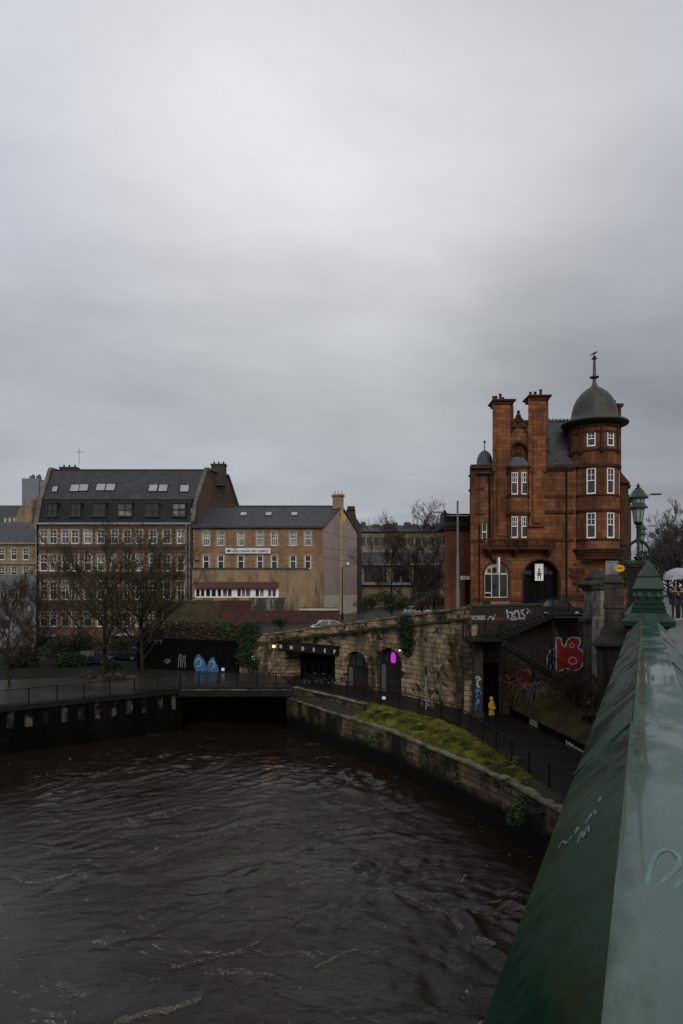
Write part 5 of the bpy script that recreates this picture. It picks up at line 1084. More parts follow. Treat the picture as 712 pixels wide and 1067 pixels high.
stroke(wh,[sp(*p) for p in ((570,693),(571,684),(574,678),(578,676))],.09,fT,.012); stroke(wh,[sp(*p) for p in ((573,697),(576,691),(579,689))],.09,fT,.012)
red.build('graffiti', plain('red_spray_paint',(.26,.022,.020),.6,(.17,.015,.014),2), sw_); wh.build('graffiti', GW, sw_)
red = MB(); wh = MB()
for pts in (((529,705),(531,712),(533,717),(536,710),(538,716)),((541,716),(542,705),(546,712),(549,703),(551,711)),((534,704),(541,700),(548,699),(554,704))): stroke(red,[sp(*p) for p in pts],.20,fT,.006)
for pts in (((521,706),(523,711),(526,707),(522,714)),((522,709),(527,711)),((527,703),(532,708)),((546,700),(550,697),(553,702)),((538,704),(541,709),(544,704))): stroke(wh,[sp(*p) for p in pts],.06,fT,.012)
red.build('graffiti', plain('dull_red_spray',(.15,.022,.018),.6), sw_); wh.build('graffiti', plain('pink_grey_spray',(.22,.15,.14),.6), sw_)
# column with blue graffiti under the landing
pc = thing('landing_column', (9.15,45.6,-8.7), 'stone column under the stair landing with blue and white spray paint', 'column')
x0_, x1_ = PX(494.5,45.5), PX(503.5,45.5)
m = MB(); m.span((x0_,45.5,-8.9),(x1_,46.3,-3.7)); m.span((x0_-.06,45.44,-8.9),(x1_+.06,46.36,-8.4)); m.build('shaft', plain('dark_column_stone',(.045,.038,.03),.8,(.022,.019,.016),1.5,.4), pc, bevel=.02)
fP = Frame((0,45.5,0),(1,0,0)); cpt = lambda u,v: (PX(u,45.5),PZ(v,45.5)); m = MB(); m2 = MB()
for pts in (((500,717),(496.5,720),(500.5,722),(497,725.5),(500,727)),((498,714),(499.5,722),(498.2,731),(500,738)),((496,733),(499,735),(496,738),(500.5,736))): stroke(m,[cpt(*p) for p in pts],.14,fP,.006)
for pts in (((495.5,707),(498,705),(500.5,708),(496.5,709)),((498,709),(497.5,714),(500,716))): stroke(m2,[cpt(*p) for p in pts],.13,fP,.010)
m.build('graffiti', plain('blue_spray_bright',(.06,.25,.46),.6), pc); m2.build('graffiti', GW, pc)
# iron stair
st = thing('iron_stair', (11.5,45.3,-8.5), 'black iron outdoor stair zigzagging from the street down to the riverside', 'staircase')
la = (8.3,10.55,44.1,46.7,-3.35)
m = MB(); m.span((la[0],la[2],la[4]-.18),(la[1],la[3],la[4])); m.build('landing', M_iron, st)
def flight(m, p0, p1, w, n, dirY):   # treads from p0 to p1, width along y
    p0, p1 = Vector(p0), Vector(p1)
    for k in range(n):
        c = p0.lerp(p1,(k+.5)/n); m.box(c,(abs(p1.x-p0.x)/n*1.05,w,.06))
    for s_ in (-1,1):
        o = Vector((0,s_*(w/2+.03),-.12)); m.bar(p0+o,p1+o,.07,.34)
upf = ((10.55,46.05,-3.3),(14.1,46.05,-1.75)); lof = ((10.4,44.75,-3.45),(14.9,44.75,-6.35))
M_tread = plain('wet_stone_tread',(.13,.12,.11),.4,(.03,.028,.026),3,.2)
m = MB(); flight(m,*upf,1.1,10,1); m.build('flight', M_iron, st)
m = MB(); flight(m,*lof,1.2,17,1); m.build('flight', M_iron, st)
m = MB()
for (a,b_),n,w in ((upf,10,1.1),(lof,17,1.2)):
    for k in range(n):
        c = Vector(a).lerp(Vector(b_),(k+.5)/n)+Vector((0,-.04,.045)); m.box(c,(.30,w*.96,.025))
m.build('tread', M_tread, st)
def railing(m, P, h=1.05, step=1.2, pick=.13, mids=(.12,), tube=.025, post=.03, pr=.010):
    P = [Vector(p) for p in P]; d=[0]
    for a,b_ in zip(P,P[1:]): d.append(d[-1]+(b_-a).length)
    up = Vector((0,0,h))
    m.tube([p+up for p in P],tube,6)
    for f_ in mids: m.tube([p+Vector((0,0,f_)) for p in P],tube*.7,4)
    n = max(1,round(d[-1]/step)); Q = resample(P,n+1)
    for q in Q: m.tube([q,q+up],post,6)
    if pick:
        n = max(2,round(d[-1]/pick)); 
        for q in resample(P,n+1): m.tube([q+Vector((0,0,mids[0] if mids else 0)),q+up],pr,3,cap=False)
m = MB()
railing(m,[(8.3,44.15,-3.35),(10.3,44.15,-3.35)],1.05,1.0,.12); railing(m,[(10.4,44.12,-3.4),(14.9,44.12,-6.3)],1.05,1.5,.13); railing(m,[(10.4,45.4,-3.4),(14.9,45.4,-6.3)],1.05,1.5,.2)
railing(m,[(10.55,45.47,-3.3),(14.1,45.47,-1.7)],1.0,1.2,.13); railing(m,[(8.32,44.2,-3.35),(8.32,46.6,-3.35)],1.05,1.2,.13); railing(m,[(14.1,45.5,-1.7),(16.3,45.5,-1.7)],1.05,1.1,.13)
m.build('handrail', M_iron, st)
m = MB()
for x,y,z0,z1 in ((14.9,44.2,-7.4,-6.3),(14.9,45.3,-7.4,-6.3),(12.6,44.75,-8.2,-5.0),(10.4,44.2,-8.8,-3.4),(14.2,46.0,-6.5,-1.8)): m.box((x,y,(z0+z1)/2),(.1,.1,z1-z0))
m.span((14.0,45.4,-1.95),(16.6,46.9,-1.80)); m.span((14.8,44.1,-6.5),(16.2,45.4,-6.38)); m.build('support_post', M_iron, st)
# bank
BL = [(11.55,46.8,-8.3),(12.75,39.5,-8.45),(13.35,36.3,-8.6),(14.6,33.2,-8.7),(16.0,30.2,-8.8)]; BU = [(11.8,47.3,-7.6),(13.6,46.9,-6.6),(15.2,46.9,-6.2),(16.9,45,-6.0),(19.0,38,-6.2)]
rows=[]; random.seed(8); a_=resample(BL,14); b__=resample(BU,14)
for j in range(8): rows.append([a.lerp(b_,j/7)+Vector((0,0,(.5*math.sin(j/7*3.14)+random.uniform(-.1,.12)) if 0<j<7 else 0)) for a,b_ in zip(a_,b__)])
m = MB(); m.loft(rows); structure(m.build('shrub_bank', plain('leaf_litter_bank',(.034,.022,.010),.9,(.014,.011,.006),1.6,.9,stain=(.040,.042,.006),stain_s=.6), smooth=True))
lw = long_wall('low_path_wall','low black kerb wall with white tag along the right edge of the riverside path', BL[::-1], None, -9.6, .35, M_blk)
fW = Frame((12.75,39.5,0),(13.35-12.75,36.3-39.5,0)); fW = Frame((12.75-.012,39.5,0),(.6,-3.2,0))
m = MB(); text_mb('Wurms',.50,lambda x,d,z: fW(.4+x*1.6,d*1-.0,-9.02+z*.8-.06*x),.012,.2,m,.02)
m.build('graffiti', GW, lw)
fW2 = Frame((11.55,46.8,0),(1.2,-7.3,0)); m = MB(); m.panel([(3.1,-8.75),(4.3,-8.78),(4.25,-8.42),(3.2,-8.40)],[],-.03,.02,fW2); m.build('graffiti', plain('dull_yellow_patch',(.24,.21,.12),.7,(.10,.09,.06),6), lw)
# ================================================================== BRIDGE
def green_paint(name, base, base2, r0, r1, worn, spec=.5, wet=False):
    m, T, b = nt(name); p = pos(T)
    dt = T.nodes.new('ShaderNodeVectorMath'); dt.operation='DOT_PRODUCT'; T.links.new(p, dt.inputs[0]); dt.inputs[1].default_value=tuple(BD)
    dc = T.nodes.new('ShaderNodeVectorMath'); dc.operation='DOT_PRODUCT'; T.links.new(p, dc.inputs[0]); dc.inputs[1].default_value=tuple(BN)
    sp = T.nodes.new('ShaderNodeSeparateXYZ'); T.links.new(p, sp.inputs[0])
    cb = T.nodes.new('ShaderNodeCombineXYZ'); T.links.new(dt.outputs['Value'], cb.inputs[0]); T.links.new(dc.outputs['Value'], cb.inputs[1]); T.links.new(sp.outputs[2], cb.inputs[2])
    C = mixc(T, ramp(T, noise(T, 1.3, cb.outputs[0], 6, .7), [(.38,0),(.66,1)]), base, base2)
    # streaks running down the slopes, leaning along the rail
    mp = T.nodes.new('ShaderNodeMapping'); mp.inputs['Rotation'].default_value=(0,0,R(32)); mp.inputs['Scale'].default_value=(3.2,.55,.5); T.links.new(cb.outputs[0], mp.inputs[0])
    st_ = noise(T, 1.0, mp.outputs[0], 5, .6); C = mixc(T, ramp(T, st_, [(.52,0),(.64,.55)]), C, worn)
    f3 = noise(T, 14, cb.outputs[0], 6, .75); C = mixc(T, ramp(T, f3, [(.60,0),(.68,.6)]), C, tuple(x*.35 for x in base))
    T.links.new(C, b.inputs['Base Color'])
    rr = mixc(T, ramp(T, noise(T, 2.3, cb.outputs[0], 7, .7), [(.42,0),(.58,1)]), (r0,)*3, (r1,)*3); T.links.new(rr, b.inputs['Roughness'])
    rf_=math_n(T,'MULTIPLY', ramp(T, noise(T, 5, cb.outputs[0], 7, .8), [(.62,0),(.66,1)]), ramp(T, noise(T, .8, cb.outputs[0], 3), [(.5,0),(.6,.8)])); C2=mixc(T, rf_, C, (.060,.028,.012)); T.links.new(C2, b.inputs['Base Color'])
    if wet:
        mv=T.nodes.new('ShaderNodeMapping'); mv.inputs['Scale'].default_value=(.9,2.6,1); T.links.new(cb.outputs[0],mv.inputs[0]); wm=ramp(T,noise(T,1.1,mv.outputs[0],6,.62,.4),[(.42,.0),(.52,.75)]); T.links.new(wm,b.inputs['Coat Weight']); b.inputs['Coat Roughness'].default_value=.05; b.inputs['Coat IOR'].default_value=1.45
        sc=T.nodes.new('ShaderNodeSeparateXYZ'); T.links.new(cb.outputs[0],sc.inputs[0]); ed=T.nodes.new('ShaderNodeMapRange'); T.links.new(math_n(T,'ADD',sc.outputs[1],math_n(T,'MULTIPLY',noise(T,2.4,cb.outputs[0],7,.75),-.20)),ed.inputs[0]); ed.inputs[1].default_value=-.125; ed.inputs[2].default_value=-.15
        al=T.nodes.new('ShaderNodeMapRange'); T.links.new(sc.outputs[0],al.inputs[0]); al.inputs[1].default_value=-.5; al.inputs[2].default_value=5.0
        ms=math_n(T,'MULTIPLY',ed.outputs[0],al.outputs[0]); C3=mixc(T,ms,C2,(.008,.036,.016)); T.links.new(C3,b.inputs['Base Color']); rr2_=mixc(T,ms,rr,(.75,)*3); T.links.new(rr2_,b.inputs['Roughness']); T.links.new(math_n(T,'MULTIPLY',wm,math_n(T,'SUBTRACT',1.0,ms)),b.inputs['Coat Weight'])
    bump(T, b, math_n(T,'ADD', noise(T, 30, cb.outputs[0], 5, .7), math_n(T,'MULTIPLY', noise(T, 3, cb.outputs[0], 3), 2.5)), .12, .01); b.inputs['Specular IOR Level'].default_value=spec
    return m
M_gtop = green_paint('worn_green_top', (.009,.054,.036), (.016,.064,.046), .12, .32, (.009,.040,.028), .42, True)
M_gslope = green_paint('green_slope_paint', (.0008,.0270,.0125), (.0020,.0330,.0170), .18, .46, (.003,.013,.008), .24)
M_gpost = plain('post_green_paint',(.016,.040,.028),.35,(.028,.052,.040),2.2,.15,stain=(.010,.020,.014),stain_s=1.3,spec=.3)
M_gdark = plain('dark_green_iron', (.006,.026,.016), .4, (.010,.034,.022), 2, .15, stain=(.012,.022,.016), stain_s=1.5)
brg = thing('road_bridge', br(12,6,-6), 'green iron road bridge with stone piers carrying the street over the river', 'bridge')
def bquad(m, t0, t1, prof):   # closed profile (c, z) swept along the bridge
    m.loft([[br(t0,c,z) for c,z in prof],[br(t1,c,z) for c,z in prof]], closed=True, cap=True)
m = MB(); bquad(m,-40,36,[(-.15,-1.72),(-.15,-2.6),(13,-2.6),(13,-1.95),(.3,-1.95)]); m.build('deck', M_gdark, brg)
m = MB()
for c in (.0,4,8,12.6):
    n=24; pts=[br(-2+ (34*k/n), c, -9.0+6.0*(1-(2*k/n-1)**2)) for k in range(n+1)]
    for a,b_ in zip(pts,pts[1:]): m.bar(a,b_,.35,.7)
    for k in range(1,n): 
        if pts[k].z<-3.2: m.bar(pts[k],Vector((pts[k].x,pts[k].y,-2.55)),.16,.16,(1,0,0))
m.build('arch_rib', M_gdark, brg)
m = MB(); m.box(br(34.5,6.5,-7.6),(4.6,13.0,10.0),BA); m.build('abutment', M_blk, brg)
m = MB(); m.box(br(-4,6.5,-8.5),(3.6,13.4,9.0),BA); m.build('abutment', M_blk, brg)
structure_rows = [(.55,-1.70),(3.4,-1.74)]
m = MB(); bquad(m,-40,300,[(.32,-1.95),(.32,-1.70),(3.5,-1.74),(3.5,-1.95)]); o = m.build('pavement', blocks('grey_paving',(.17,.165,.16),(.13,.128,.125),(.05,.05,.05),d=tuple(BN[:2]),bw=.6,bh=.6,ms=.01,rough=.35,stain=(.06,.06,.058),stain_amt=.5,bmp=.15)); structure(o)
m = MB(); bquad(m,-40,300,[(3.5,-1.95),(3.5,-1.735),(3.68,-1.735),(3.68,-1.95)]); structure(m.build('kerb', M_conc))
m = MB(); bquad(m,-40,300,[(3.68,-1.95),(3.68,-1.86),(12,-1.86),(12,-1.95)]); structure(m.build('road', M_asph))
m = MB()
for k in range(40): m.loft([[br(k*6,7.8,-1.855),br(k*6+3,7.8,-1.855)],[br(k*6,7.92,-1.855),br(k*6+3,7.92,-1.855)]])
structure(m.build('road_marking', M_white))
# parapet with its sloped coping
pp = thing('bridge_parapet', br(8,.1,-1.7), 'wet green iron bridge parapet with flat worn top and sloped sides, nearest the camera', 'parapet')
PR = [(-.315,-.935),(-.05,-.652),(-.035,-.648),(.205,-.648),(.22,-.652),(.485,-.935)]
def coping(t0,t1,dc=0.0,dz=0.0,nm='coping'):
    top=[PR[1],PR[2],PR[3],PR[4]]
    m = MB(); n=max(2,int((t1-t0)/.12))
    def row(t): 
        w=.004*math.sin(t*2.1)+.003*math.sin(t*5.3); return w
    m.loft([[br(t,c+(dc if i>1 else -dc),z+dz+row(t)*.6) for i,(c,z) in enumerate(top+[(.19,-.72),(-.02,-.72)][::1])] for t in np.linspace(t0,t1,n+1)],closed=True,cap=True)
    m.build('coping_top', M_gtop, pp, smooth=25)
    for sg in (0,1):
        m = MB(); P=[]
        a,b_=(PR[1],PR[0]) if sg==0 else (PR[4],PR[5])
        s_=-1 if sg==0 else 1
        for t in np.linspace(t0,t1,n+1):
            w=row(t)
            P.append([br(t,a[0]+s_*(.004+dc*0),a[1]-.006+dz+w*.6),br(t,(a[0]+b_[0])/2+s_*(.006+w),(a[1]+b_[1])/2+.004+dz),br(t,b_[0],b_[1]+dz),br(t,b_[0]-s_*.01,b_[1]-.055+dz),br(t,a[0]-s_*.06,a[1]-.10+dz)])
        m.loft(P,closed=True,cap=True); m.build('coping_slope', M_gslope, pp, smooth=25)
js=[-4.0,-.4,3.55,6.6,9.6,12.6,15.35]
for i,(a,b_) in enumerate(zip(js,js[1:])): coping(a+.006,b_-.006,.008 if i<2 else 0,.004 if i<2 else 0)
m = MB(); bquad(m,-4,15.4,[(-.16,-1.72),(-.16,-.80),(.33,-.80),(.33,-1.72)]); m.build('panel', M_gdark, pp)
m = MB()
for k in range(32): bquad(m,-3.6+k*.6,-3.45+k*.6,[(-.2,-1.7),(-.2,-.9),(.37,-.9),(.37,-1.7)])
m.build('panel_ribs', M_gdark, pp)
m = MB()   # cover strips over the joints, with bolts
for t in js[1:-1]:
    for a,b_,s_ in ((PR[1],PR[0],-1),(PR[4],PR[5],1)):
        m.bar(br(t,a[0]+s_*.008,a[1]+.001),br(t+.0,b_[0]+s_*.004,b_[1]+.006),.05,.008,(BN*s_+Vector((0,0,1))))
build_each(m,'joint_strip', M_gslope, pp)
# paint marks on the parapet
chalk = plain('pale_chalk_paint',(.16,.26,.245),.5,(.13,.21,.20),9,0)
T=chalk.node_tree; bb=[n for n in T.nodes if n.type=='BSDF_PRINCIPLED'][0]; T.links.new(ramp(T,noise(T,11,pos(T),3,.6),[(.35,.40),(.65,.85)]),bb.inputs['Alpha'])
sl0, sl1 = Vector((PR[1][0],PR[1][1])), Vector((PR[0][0],PR[0][1]))
def slope_pt(u, v):   # meet a sight line with the left slope
    d = Vector((u-CU, F, HV-v)); nn = BN*(-(sl0.y-sl1.y)) + Vector((0,0,1))*(sl0.x-sl1.x)
    q = br(0,sl0.x,sl0.y); k = q.dot(nn)/d.dot(nn); return d*k, nn.normalized()
m = MB()
def sstroke(pts,w):
    L=smooth_line(pts,5); A=[];B_=[]
    for i,p in enumerate(L):
        q,nn=slope_pt(*p[:2]); q2,_=slope_pt(*L[min(i+1,len(L)-1)][:2]); q1,_=slope_pt(*L[max(i-1,0)][:2]); t=(q2-q1).normalized(); sd=t.cross(nn).normalized()*(w/2); up=nn*(.007 if nn.z>0 else -.007)
        A.append(q+sd+up); B_.append(q-sd+up)
    m.loft([A,B_])
for pts in (((584,885),(588,878),(592,880),(598,873)),((601,870),(604,862),(603,868),(607,858)),((604,880),(608,868),(610,874),(614,862),(616,868)),((608,856),(613,848),(618,852)),((612,860),(620,846),(623,850)),((620,838),(625,832),(627,836),(628,830))): sstroke(pts,.010)
m.build('graffiti', chalk, pp)
def top_pt(u,v,z=-.6432): 
    Y=-z*F/(v-HV); return Vector((PX(u,Y),Y,z))
m = MB(); L=smooth_line([(714,948),(702,944),(688,933),(676,922),(677,908),(683,892),(692,885),(702,887),(708,895),(706,904),(698,912),(688,920),(676,930),(678,938),(690,941),(700,930),(714,912),(722,905)],5)
A=[];B_=[]
for i,p in enumerate(L):
    q=top_pt(p[0],p[1]); t=(top_pt(*L[min(i+1,len(L)-1)][:2])-top_pt(*L[max(i-1,0)][:2])).normalized(); sd=t.cross(Vector((0,0,1)))*(.0052*(1+.15*math.sin(i*.9))); A.append(q+sd); B_.append(q-sd)
m.loft([A,B_]); m.build('graffiti', chalk, pp)
# green terminal post with pyramid cap
gp = thing('green_post', br(15.85,.10,-1.7), 'green iron parapet post with tiered pyramid cap and diamond frieze', 'post')
c0 = br(15.85,.09,0)
m = MB(); m.square([(.36,-1.9),(.36,-.86),(.50,-.80),(.50,-.74)],c0,BA); m.build('pedestal', M_gdark, gp)
m = MB(); m.square([(.50,-.735),(.51,-.70),(.36,-.535),(.34,-.53)],c0,BA); m.build('base_cap', M_gpost, gp)
m = MB(); m.square([(.33,-.53),(.34,-.52),(.34,-.48),(.31,-.46),(.325,-.44),(.325,-.40),(.29,-.37),(.30,-.35),(.30,-.32),(.27,-.30)],c0,BA); m.square([(.265,-.30),(.265,-.075),(.285,-.055),(.285,-.03)],c0,BA); m.build('block', M_gdark, gp)
m = MB(); m.square([(.31,-.03),(.305,.0),(.215,.205),(.20,.215),(.225,.225),(.225,.245),(.0,.60)],c0,BA); m.build('pyramid_cap', M_gpost, gp)
m = MB()
for sd,(nx,ny) in enumerate(((-1,0),(1,0),(0,-1),(0,1))):
    n3 = BD*nx + BN*ny; t3 = Vector((-n3.y,n3.x,0))
    for k in range(3):
        o = c0 + n3*.266 + t3*(-.176+.176*k) + Vector((0,0,-.185)); a=[o+t3*.086,o+Vector((0,0,.10)),o-t3*.086,o-Vector((0,0,.10))]; apx=o+n3*.05
        m.add(a+[apx],[(0,1,4),(1,2,4),(2,3,4),(3,0,4)])
m.build('diamond_frieze', M_gpost, gp)
# stone piers at the end of the bridge
M_pier = blocks('sooty_pier_stone', (.10,.088,.07), (.065,.058,.047), (.02,.018,.015), d=tuple(BN[:2]), bw=.62, bh=.40, ms=.012, stain=(.012,.011,.010), stain_amt=.95, stain_s=.5, bmp=.6, edge=(.40,.56))
M_palep = blocks('pale_pier_stone', (.24,.215,.175), (.19,.17,.14), (.05,.045,.036), d=(1,0), bw=.55, bh=.42, ms=.012, stain=(.03,.027,.022), stain_amt=.85, stain_s=.8, bmp=.5)
M_pcap = plain('dark_pier_cap',(.032,.030,.028),.6,(.018,.017,.016),2,.3,stain=(.045,.045,.03),stain_s=1.2)
p1 = thing('lamp_pier', br(36,-.1,-2), 'dark stone pier under the green bridge lamp', 'pier'); c1 = br(36,-.35,0)
m = MB(); m.square([(.56,-9.5),(.56,-1.4),(.44,-1.2),(.43,.95)],c1,BA); m.build('shaft', M_pier, p1)
m = MB(); m.square([(.43,.95),(.5,1.0),(.5,1.08),(.56,1.12),(.56,1.26),(.5,1.3)],c1,BA); m.build('cap', M_pcap, p1)
m = MB(); bquad(m,16.4,35.4,[(-.35,-1.9),(-.35,-.75),(.1,-.75),(.1,-1.9)]); bquad(m,36.6,44,[(-.6,-2),(-.6,-.75),(-.1,-.75),(-.1,-2)]); pw2 = thing('end_parapet', br(26,0,-1.8), 'dark stone parapet wall running on behind the green post', 'wall'); m.build('wall', M_pier, pw2)
m = MB(); bquad(m,16.4,35.4,[(-.42,-.75),(-.42,-.62),(.17,-.62),(.17,-.75)]); bquad(m,36.6,44,[(-.67,-.75),(-.67,-.62),(-.03,-.62),(-.03,-.75)]); m.build('coping', M_pcap, pw2)
p2 = thing('stepped_pier', br(34,-1.6,-3), 'dark stone pier with sloped cap and wide stepped plinth left of the green post', 'pier'); c2 = at(640,612,32.5); c2.z=0
m = MB(); m.square([(.42,-1.9),(.42,.15)],c2,BA); m.square([(.45,-1.0),(.47,-.98),(.47,-.86),(.45,-.84)],c2,BA); m.build('shaft', M_pier, p2)
m = MB(); m.square([(.42,.15),(.5,.2),(.5,.3),(.44,.33),(.28,.55),(.26,.60),(.0,.66)],c2,BA); m.build('cap', M_pcap, p2)
m = MB(); m.square([(.95,-2.75),(.95,-2.62),(.62,-2.25),(.60,-2.15),(.55,-1.9)],c2,BA); m.build('plinth', M_pcap, p2)
m = MB(); m.square([(.72,-10),(.72,-3.0),(.85,-2.75)],c2,BA); m.build('base', M_pier, p2)
p3 = thing('pyramid_pier', at(619,640,44), 'stone gate pier with pale block shaft and small pyramid cap by the stair', 'pier'); c3_ = at(621.5,612,44); c3_.z=0; px=44/F
m = MB(); m.square([(.62,-2.1),(.60,-1.7),(.54,-1.65),(.54,-.28)],c3_,R(8)); m.build('shaft', M_palep, p3)
m = MB(); m.square([(.54,-.28),(.66,-.16),(.66,-.08),(.86,.10),(.90,.16),(.90,.24),(.8,.3),(.52,.44),(.50,.50),(.55,.55),(.55,.62),(.22,1.02),(.2,1.06),(.0,1.3)],c3_,R(8)); m.build('cap', M_pcap, p3)
m = MB(); m.square([(.60,-8.5),(.60,-2.3),(.82,-2.2),(.82,-2.0),(.62,-1.9)],c3_,R(8)); m.build('base', M_pier, p3)
p4 = thing('corner_pier', at(636,640,42), 'plain dark stone pier filling between the pyramid pier and the stepped pier', 'pier'); c4_ = at(629,612,42); c4_.z=0
m = MB(); m.square([(.5,-8.5),(.5,-1.9),(.44,-1.8),(.44,-.2)],c4_,R(8)); m.build('shaft', M_palep, p4)
m = MB(); m.square([(.44,-.2),(.52,-.12),(.52,0),(.4,.06)],c4_,R(8)); m.build('cap', M_pcap, p4)
# bridge lamps
def bridge_lamp(c, label, s=1.0):
    o = thing('bridge_lamp', c, label, 'street lamp', 'green cast iron lamps along the bridge'); V_ = lambda x,y,z: c + BN*(x*s) + BD*(y*s) + Vector((0,0,z*s))
    m = MB()
    for ax in (0,1):
        for sg in (-1,1):
            pts=[(.50,0),(.52,.25),(.47,.55),(.34,.80),(.17,.92),(.0,.95)]; m.tube([V_(sg*x,0,z) if ax==0 else V_(0,sg*x,z) for x,z in pts],[.075*s,.075*s,.07*s,.07*s,.075*s,.08*s],8)
    m.build('hoop_leg', M_gdark, o, smooth=True)
    m = MB(); m.lathe([(.05*s,0),(.16*s,.06*s),(.24*s,.16*s),(.10*s,.22*s),(.05*s,.4*s),(.08*s,.6*s),(.05*s,.8*s),(.13*s,.92*s),(.16*s,1.0*s),(.09*s,1.08*s),(.085*s,1.55*s),(.13*s,1.60*s),(.10*s,1.68*s),(.17*s,1.78*s),(.22*s,1.82*s),(.22*s,1.86*s)],c,12); m.build('stem', M_gdark, o, smooth=35)
    m = MB(); m.lathe([(.19*s,1.87*s),(.29*s,2.50*s)],c,8); m.lathe([(.27*s,2.78*s),(.27*s,2.98*s)],c,8); m.build('lantern_glass', plain('lantern_glass',(.30,.30,.26),.15,(.22,.22,.19),2,0,spec=.7), o)
    m = MB()
    for k in range(8):
        q=math.pi/4*k; P=lambda r,z:(c.x+r*math.cos(q)*s,c.y+r*math.sin(q)*s,c.z+z*s)
        m.tube([P(.20,1.86),P(.30,2.52)],.018*s,4); m.tube([P(.28,2.76),P(.28,3.0)],.02*s,4)
    m.lathe([(.30*s,2.50*s),(.44*s,2.52*s),(.45*s,2.56*s),(.36*s,2.66*s),(.30*s,2.76*s),(.28*s,2.78*s)],c,16); m.lathe([(.29*s,2.98*s),(.46*s,3.0*s),(.47*s,3.05*s),(.34*s,3.20*s),(.24*s,3.38*s),(.14*s,3.46*s),(.15*s,3.5*s),(.06*s,3.54*s),(.09*s,3.62*s),(.03*s,3.7*s),(0,3.76*s)],c,16)
    m.build('lantern_hood', plain('lamp_hood_green',(.022,.055,.043),.35,(.032,.070,.055),3,.1), o, smooth=35); return o
bridge_lamp(at(665.2,584,33)+Vector((0,0,.0)), 'nearer ornate green bridge lamp on an arched hoop base above the dark pier')
p5 = thing('far_lamp_pier', br(67,-.1,-2), 'far stone pier carrying the second green bridge lamp', 'pier'); c5=at(669,612,62); c5.z=0
m = MB(); m.square([(.7,-2.2),(.6,-1.8),(.6,2.0),(.75,2.1),(.75,2.3)],c5,BA); m.build('shaft', M_pier, p5)
bridge_lamp(Vector((c5.x,c5.y,2.3)), 'farther ornate green bridge lamp partly hidden behind the nearer one', .98)
# modern road lamps beyond
def road_lamp(u, v, Y, lab, arm=-1, ub=None):
    h = at(u,v,Y); b0 = at(u if ub is None else ub,v,Y); o = thing('road_lamp', (b0.x,b0.y,-2), lab, 'street lamp', 'modern road lamps along the street'); m = MB()
    m.tube([(b0.x,b0.y,-2.2),(b0.x,b0.y,0),(b0.x,b0.y,h.z-.05)],[.11,.09,.06],8); m.tube([(b0.x,b0.y,h.z-.1),(h.x,h.y,h.z)],.04,6); m.build('pole', M_pipe, o); m = MB(); m.box(h+Vector((0,0,.02)),(.95,.30,.12)); m.build('lamp_head', M_iron, o, bevel=.03); return o
road_lamp(683.5,515.2,62,'tallest modern road lamp head just right of the green lantern',ub=668.3); road_lamp(679.5,548.2,98,'middle modern road lamp head below the tallest one',ub=669.5); road_lamp(675,565.2,140,'smallest and farthest modern road lamp head by the bridge lamp',ub=669.8)
lp2 = thing('street_lamp_column', at(477,640,57), 'grey street lamp column in front of the lower red brick building', 'street lamp'); bx0=PX(477,57)
m = MB(); m.lathe([(.17,-2.8),(.17,-.2),(.13,0),(.12,PZ(580,57)),(.09,PZ(580,57)+.1),(.085,PZ(522,57))],(bx0,57,0),10); m.build('column', plain('grey_galvanised',(.15,.155,.16),.5,(.10,.10,.105),2), lp2)
m = MB(); h = at(456.5,533.5,57); m.tube([(bx0,57,PZ(537,57)),(h.x+.3,57,h.z-.03)],.03,6); m.build('arm', M_iron, lp2); m = MB(); m.box(h,(.9,.28,.11),0); m.build('lamp_head', M_pipe, lp2, bevel=.03)
# yellow hanging sign and glazed notice by the tower
ys = thing('yellow_hanging_sign', at(646,592,56), 'yellow lozenge shaped hanging sign beside the foot of the round tower', 'sign'); c=at(646,592,56)
m = MB(); m.extr([(c.x-.42,56,c.z),(c.x-.30,56,c.z+.18),(c.x-.05,56,c.z+.27),(c.x+.08,56,c.z+.27),(c.x+.30,56,c.z+.18),(c.x+.42,56,c.z),(c.x+.30,56,c.z-.22),(c.x+.12,56,c.z-.30),(c.x-.12,56,c.z-.30),(c.x-.30,56,c.z-.22)],(0,.08,0)); m.build('board', plain('yellow_sign_paint',(.62,.36,.015),.5,(.55,.30,.01),3,.05), ys)
m = MB(); m.span((c.x-.22,55.985,c.z-.05),(c.x+.22,55.998,c.z+.06)); m.build('lettering', plain('dark_yellow_lettering',(.20,.10,.01),.5), ys)
m = MB(); m.tube([(c.x,56.04,c.z+.26),(c.x-.1,56.04,c.z+.6),(c.x-.5,57.6,c.z+.9)],.025,5); m.tube([(c.x+.25,56.04,c.z+.2),(c.x-.1,56.04,c.z+.6)],.015,4); m.build('bracket', M_iron, ys)
nb = thing('glazed_noticeboard', at(638,600,57), 'pale glazed notice case standing at the foot of the round tower', 'notice board'); c=at(638,591.5,57)
m = MB(); m.span((c.x-.48,57,c.z-.55),(c.x+.44,57.12,c.z+.5)); m.build('glass_face', plain('pale_blue_glass',(.20,.23,.26),.15,(.13,.15,.17),2,0), nb); m = MB(); fN=Frame((0,57,0),(1,0,0)); m.panel(rect(c.x-.55,c.x+.5,c.z-.62,c.z+.56),[rect(c.x-.46,c.x-.03,c.z-.53,c.z+.48),rect(c.x+.02,c.x+.42,c.z-.53,c.z+.48)],-.05,.0,fN); m.tube([(c.x-.4,57.06,c.z-.6),(c.x-.4,57.06,-2.4)],.05,6); m.tube([(c.x+.35,57.06,c.z-.6),(c.x+.35,57.06,-2.4)],.05,6); m.build('frame', M_pipe, nb)
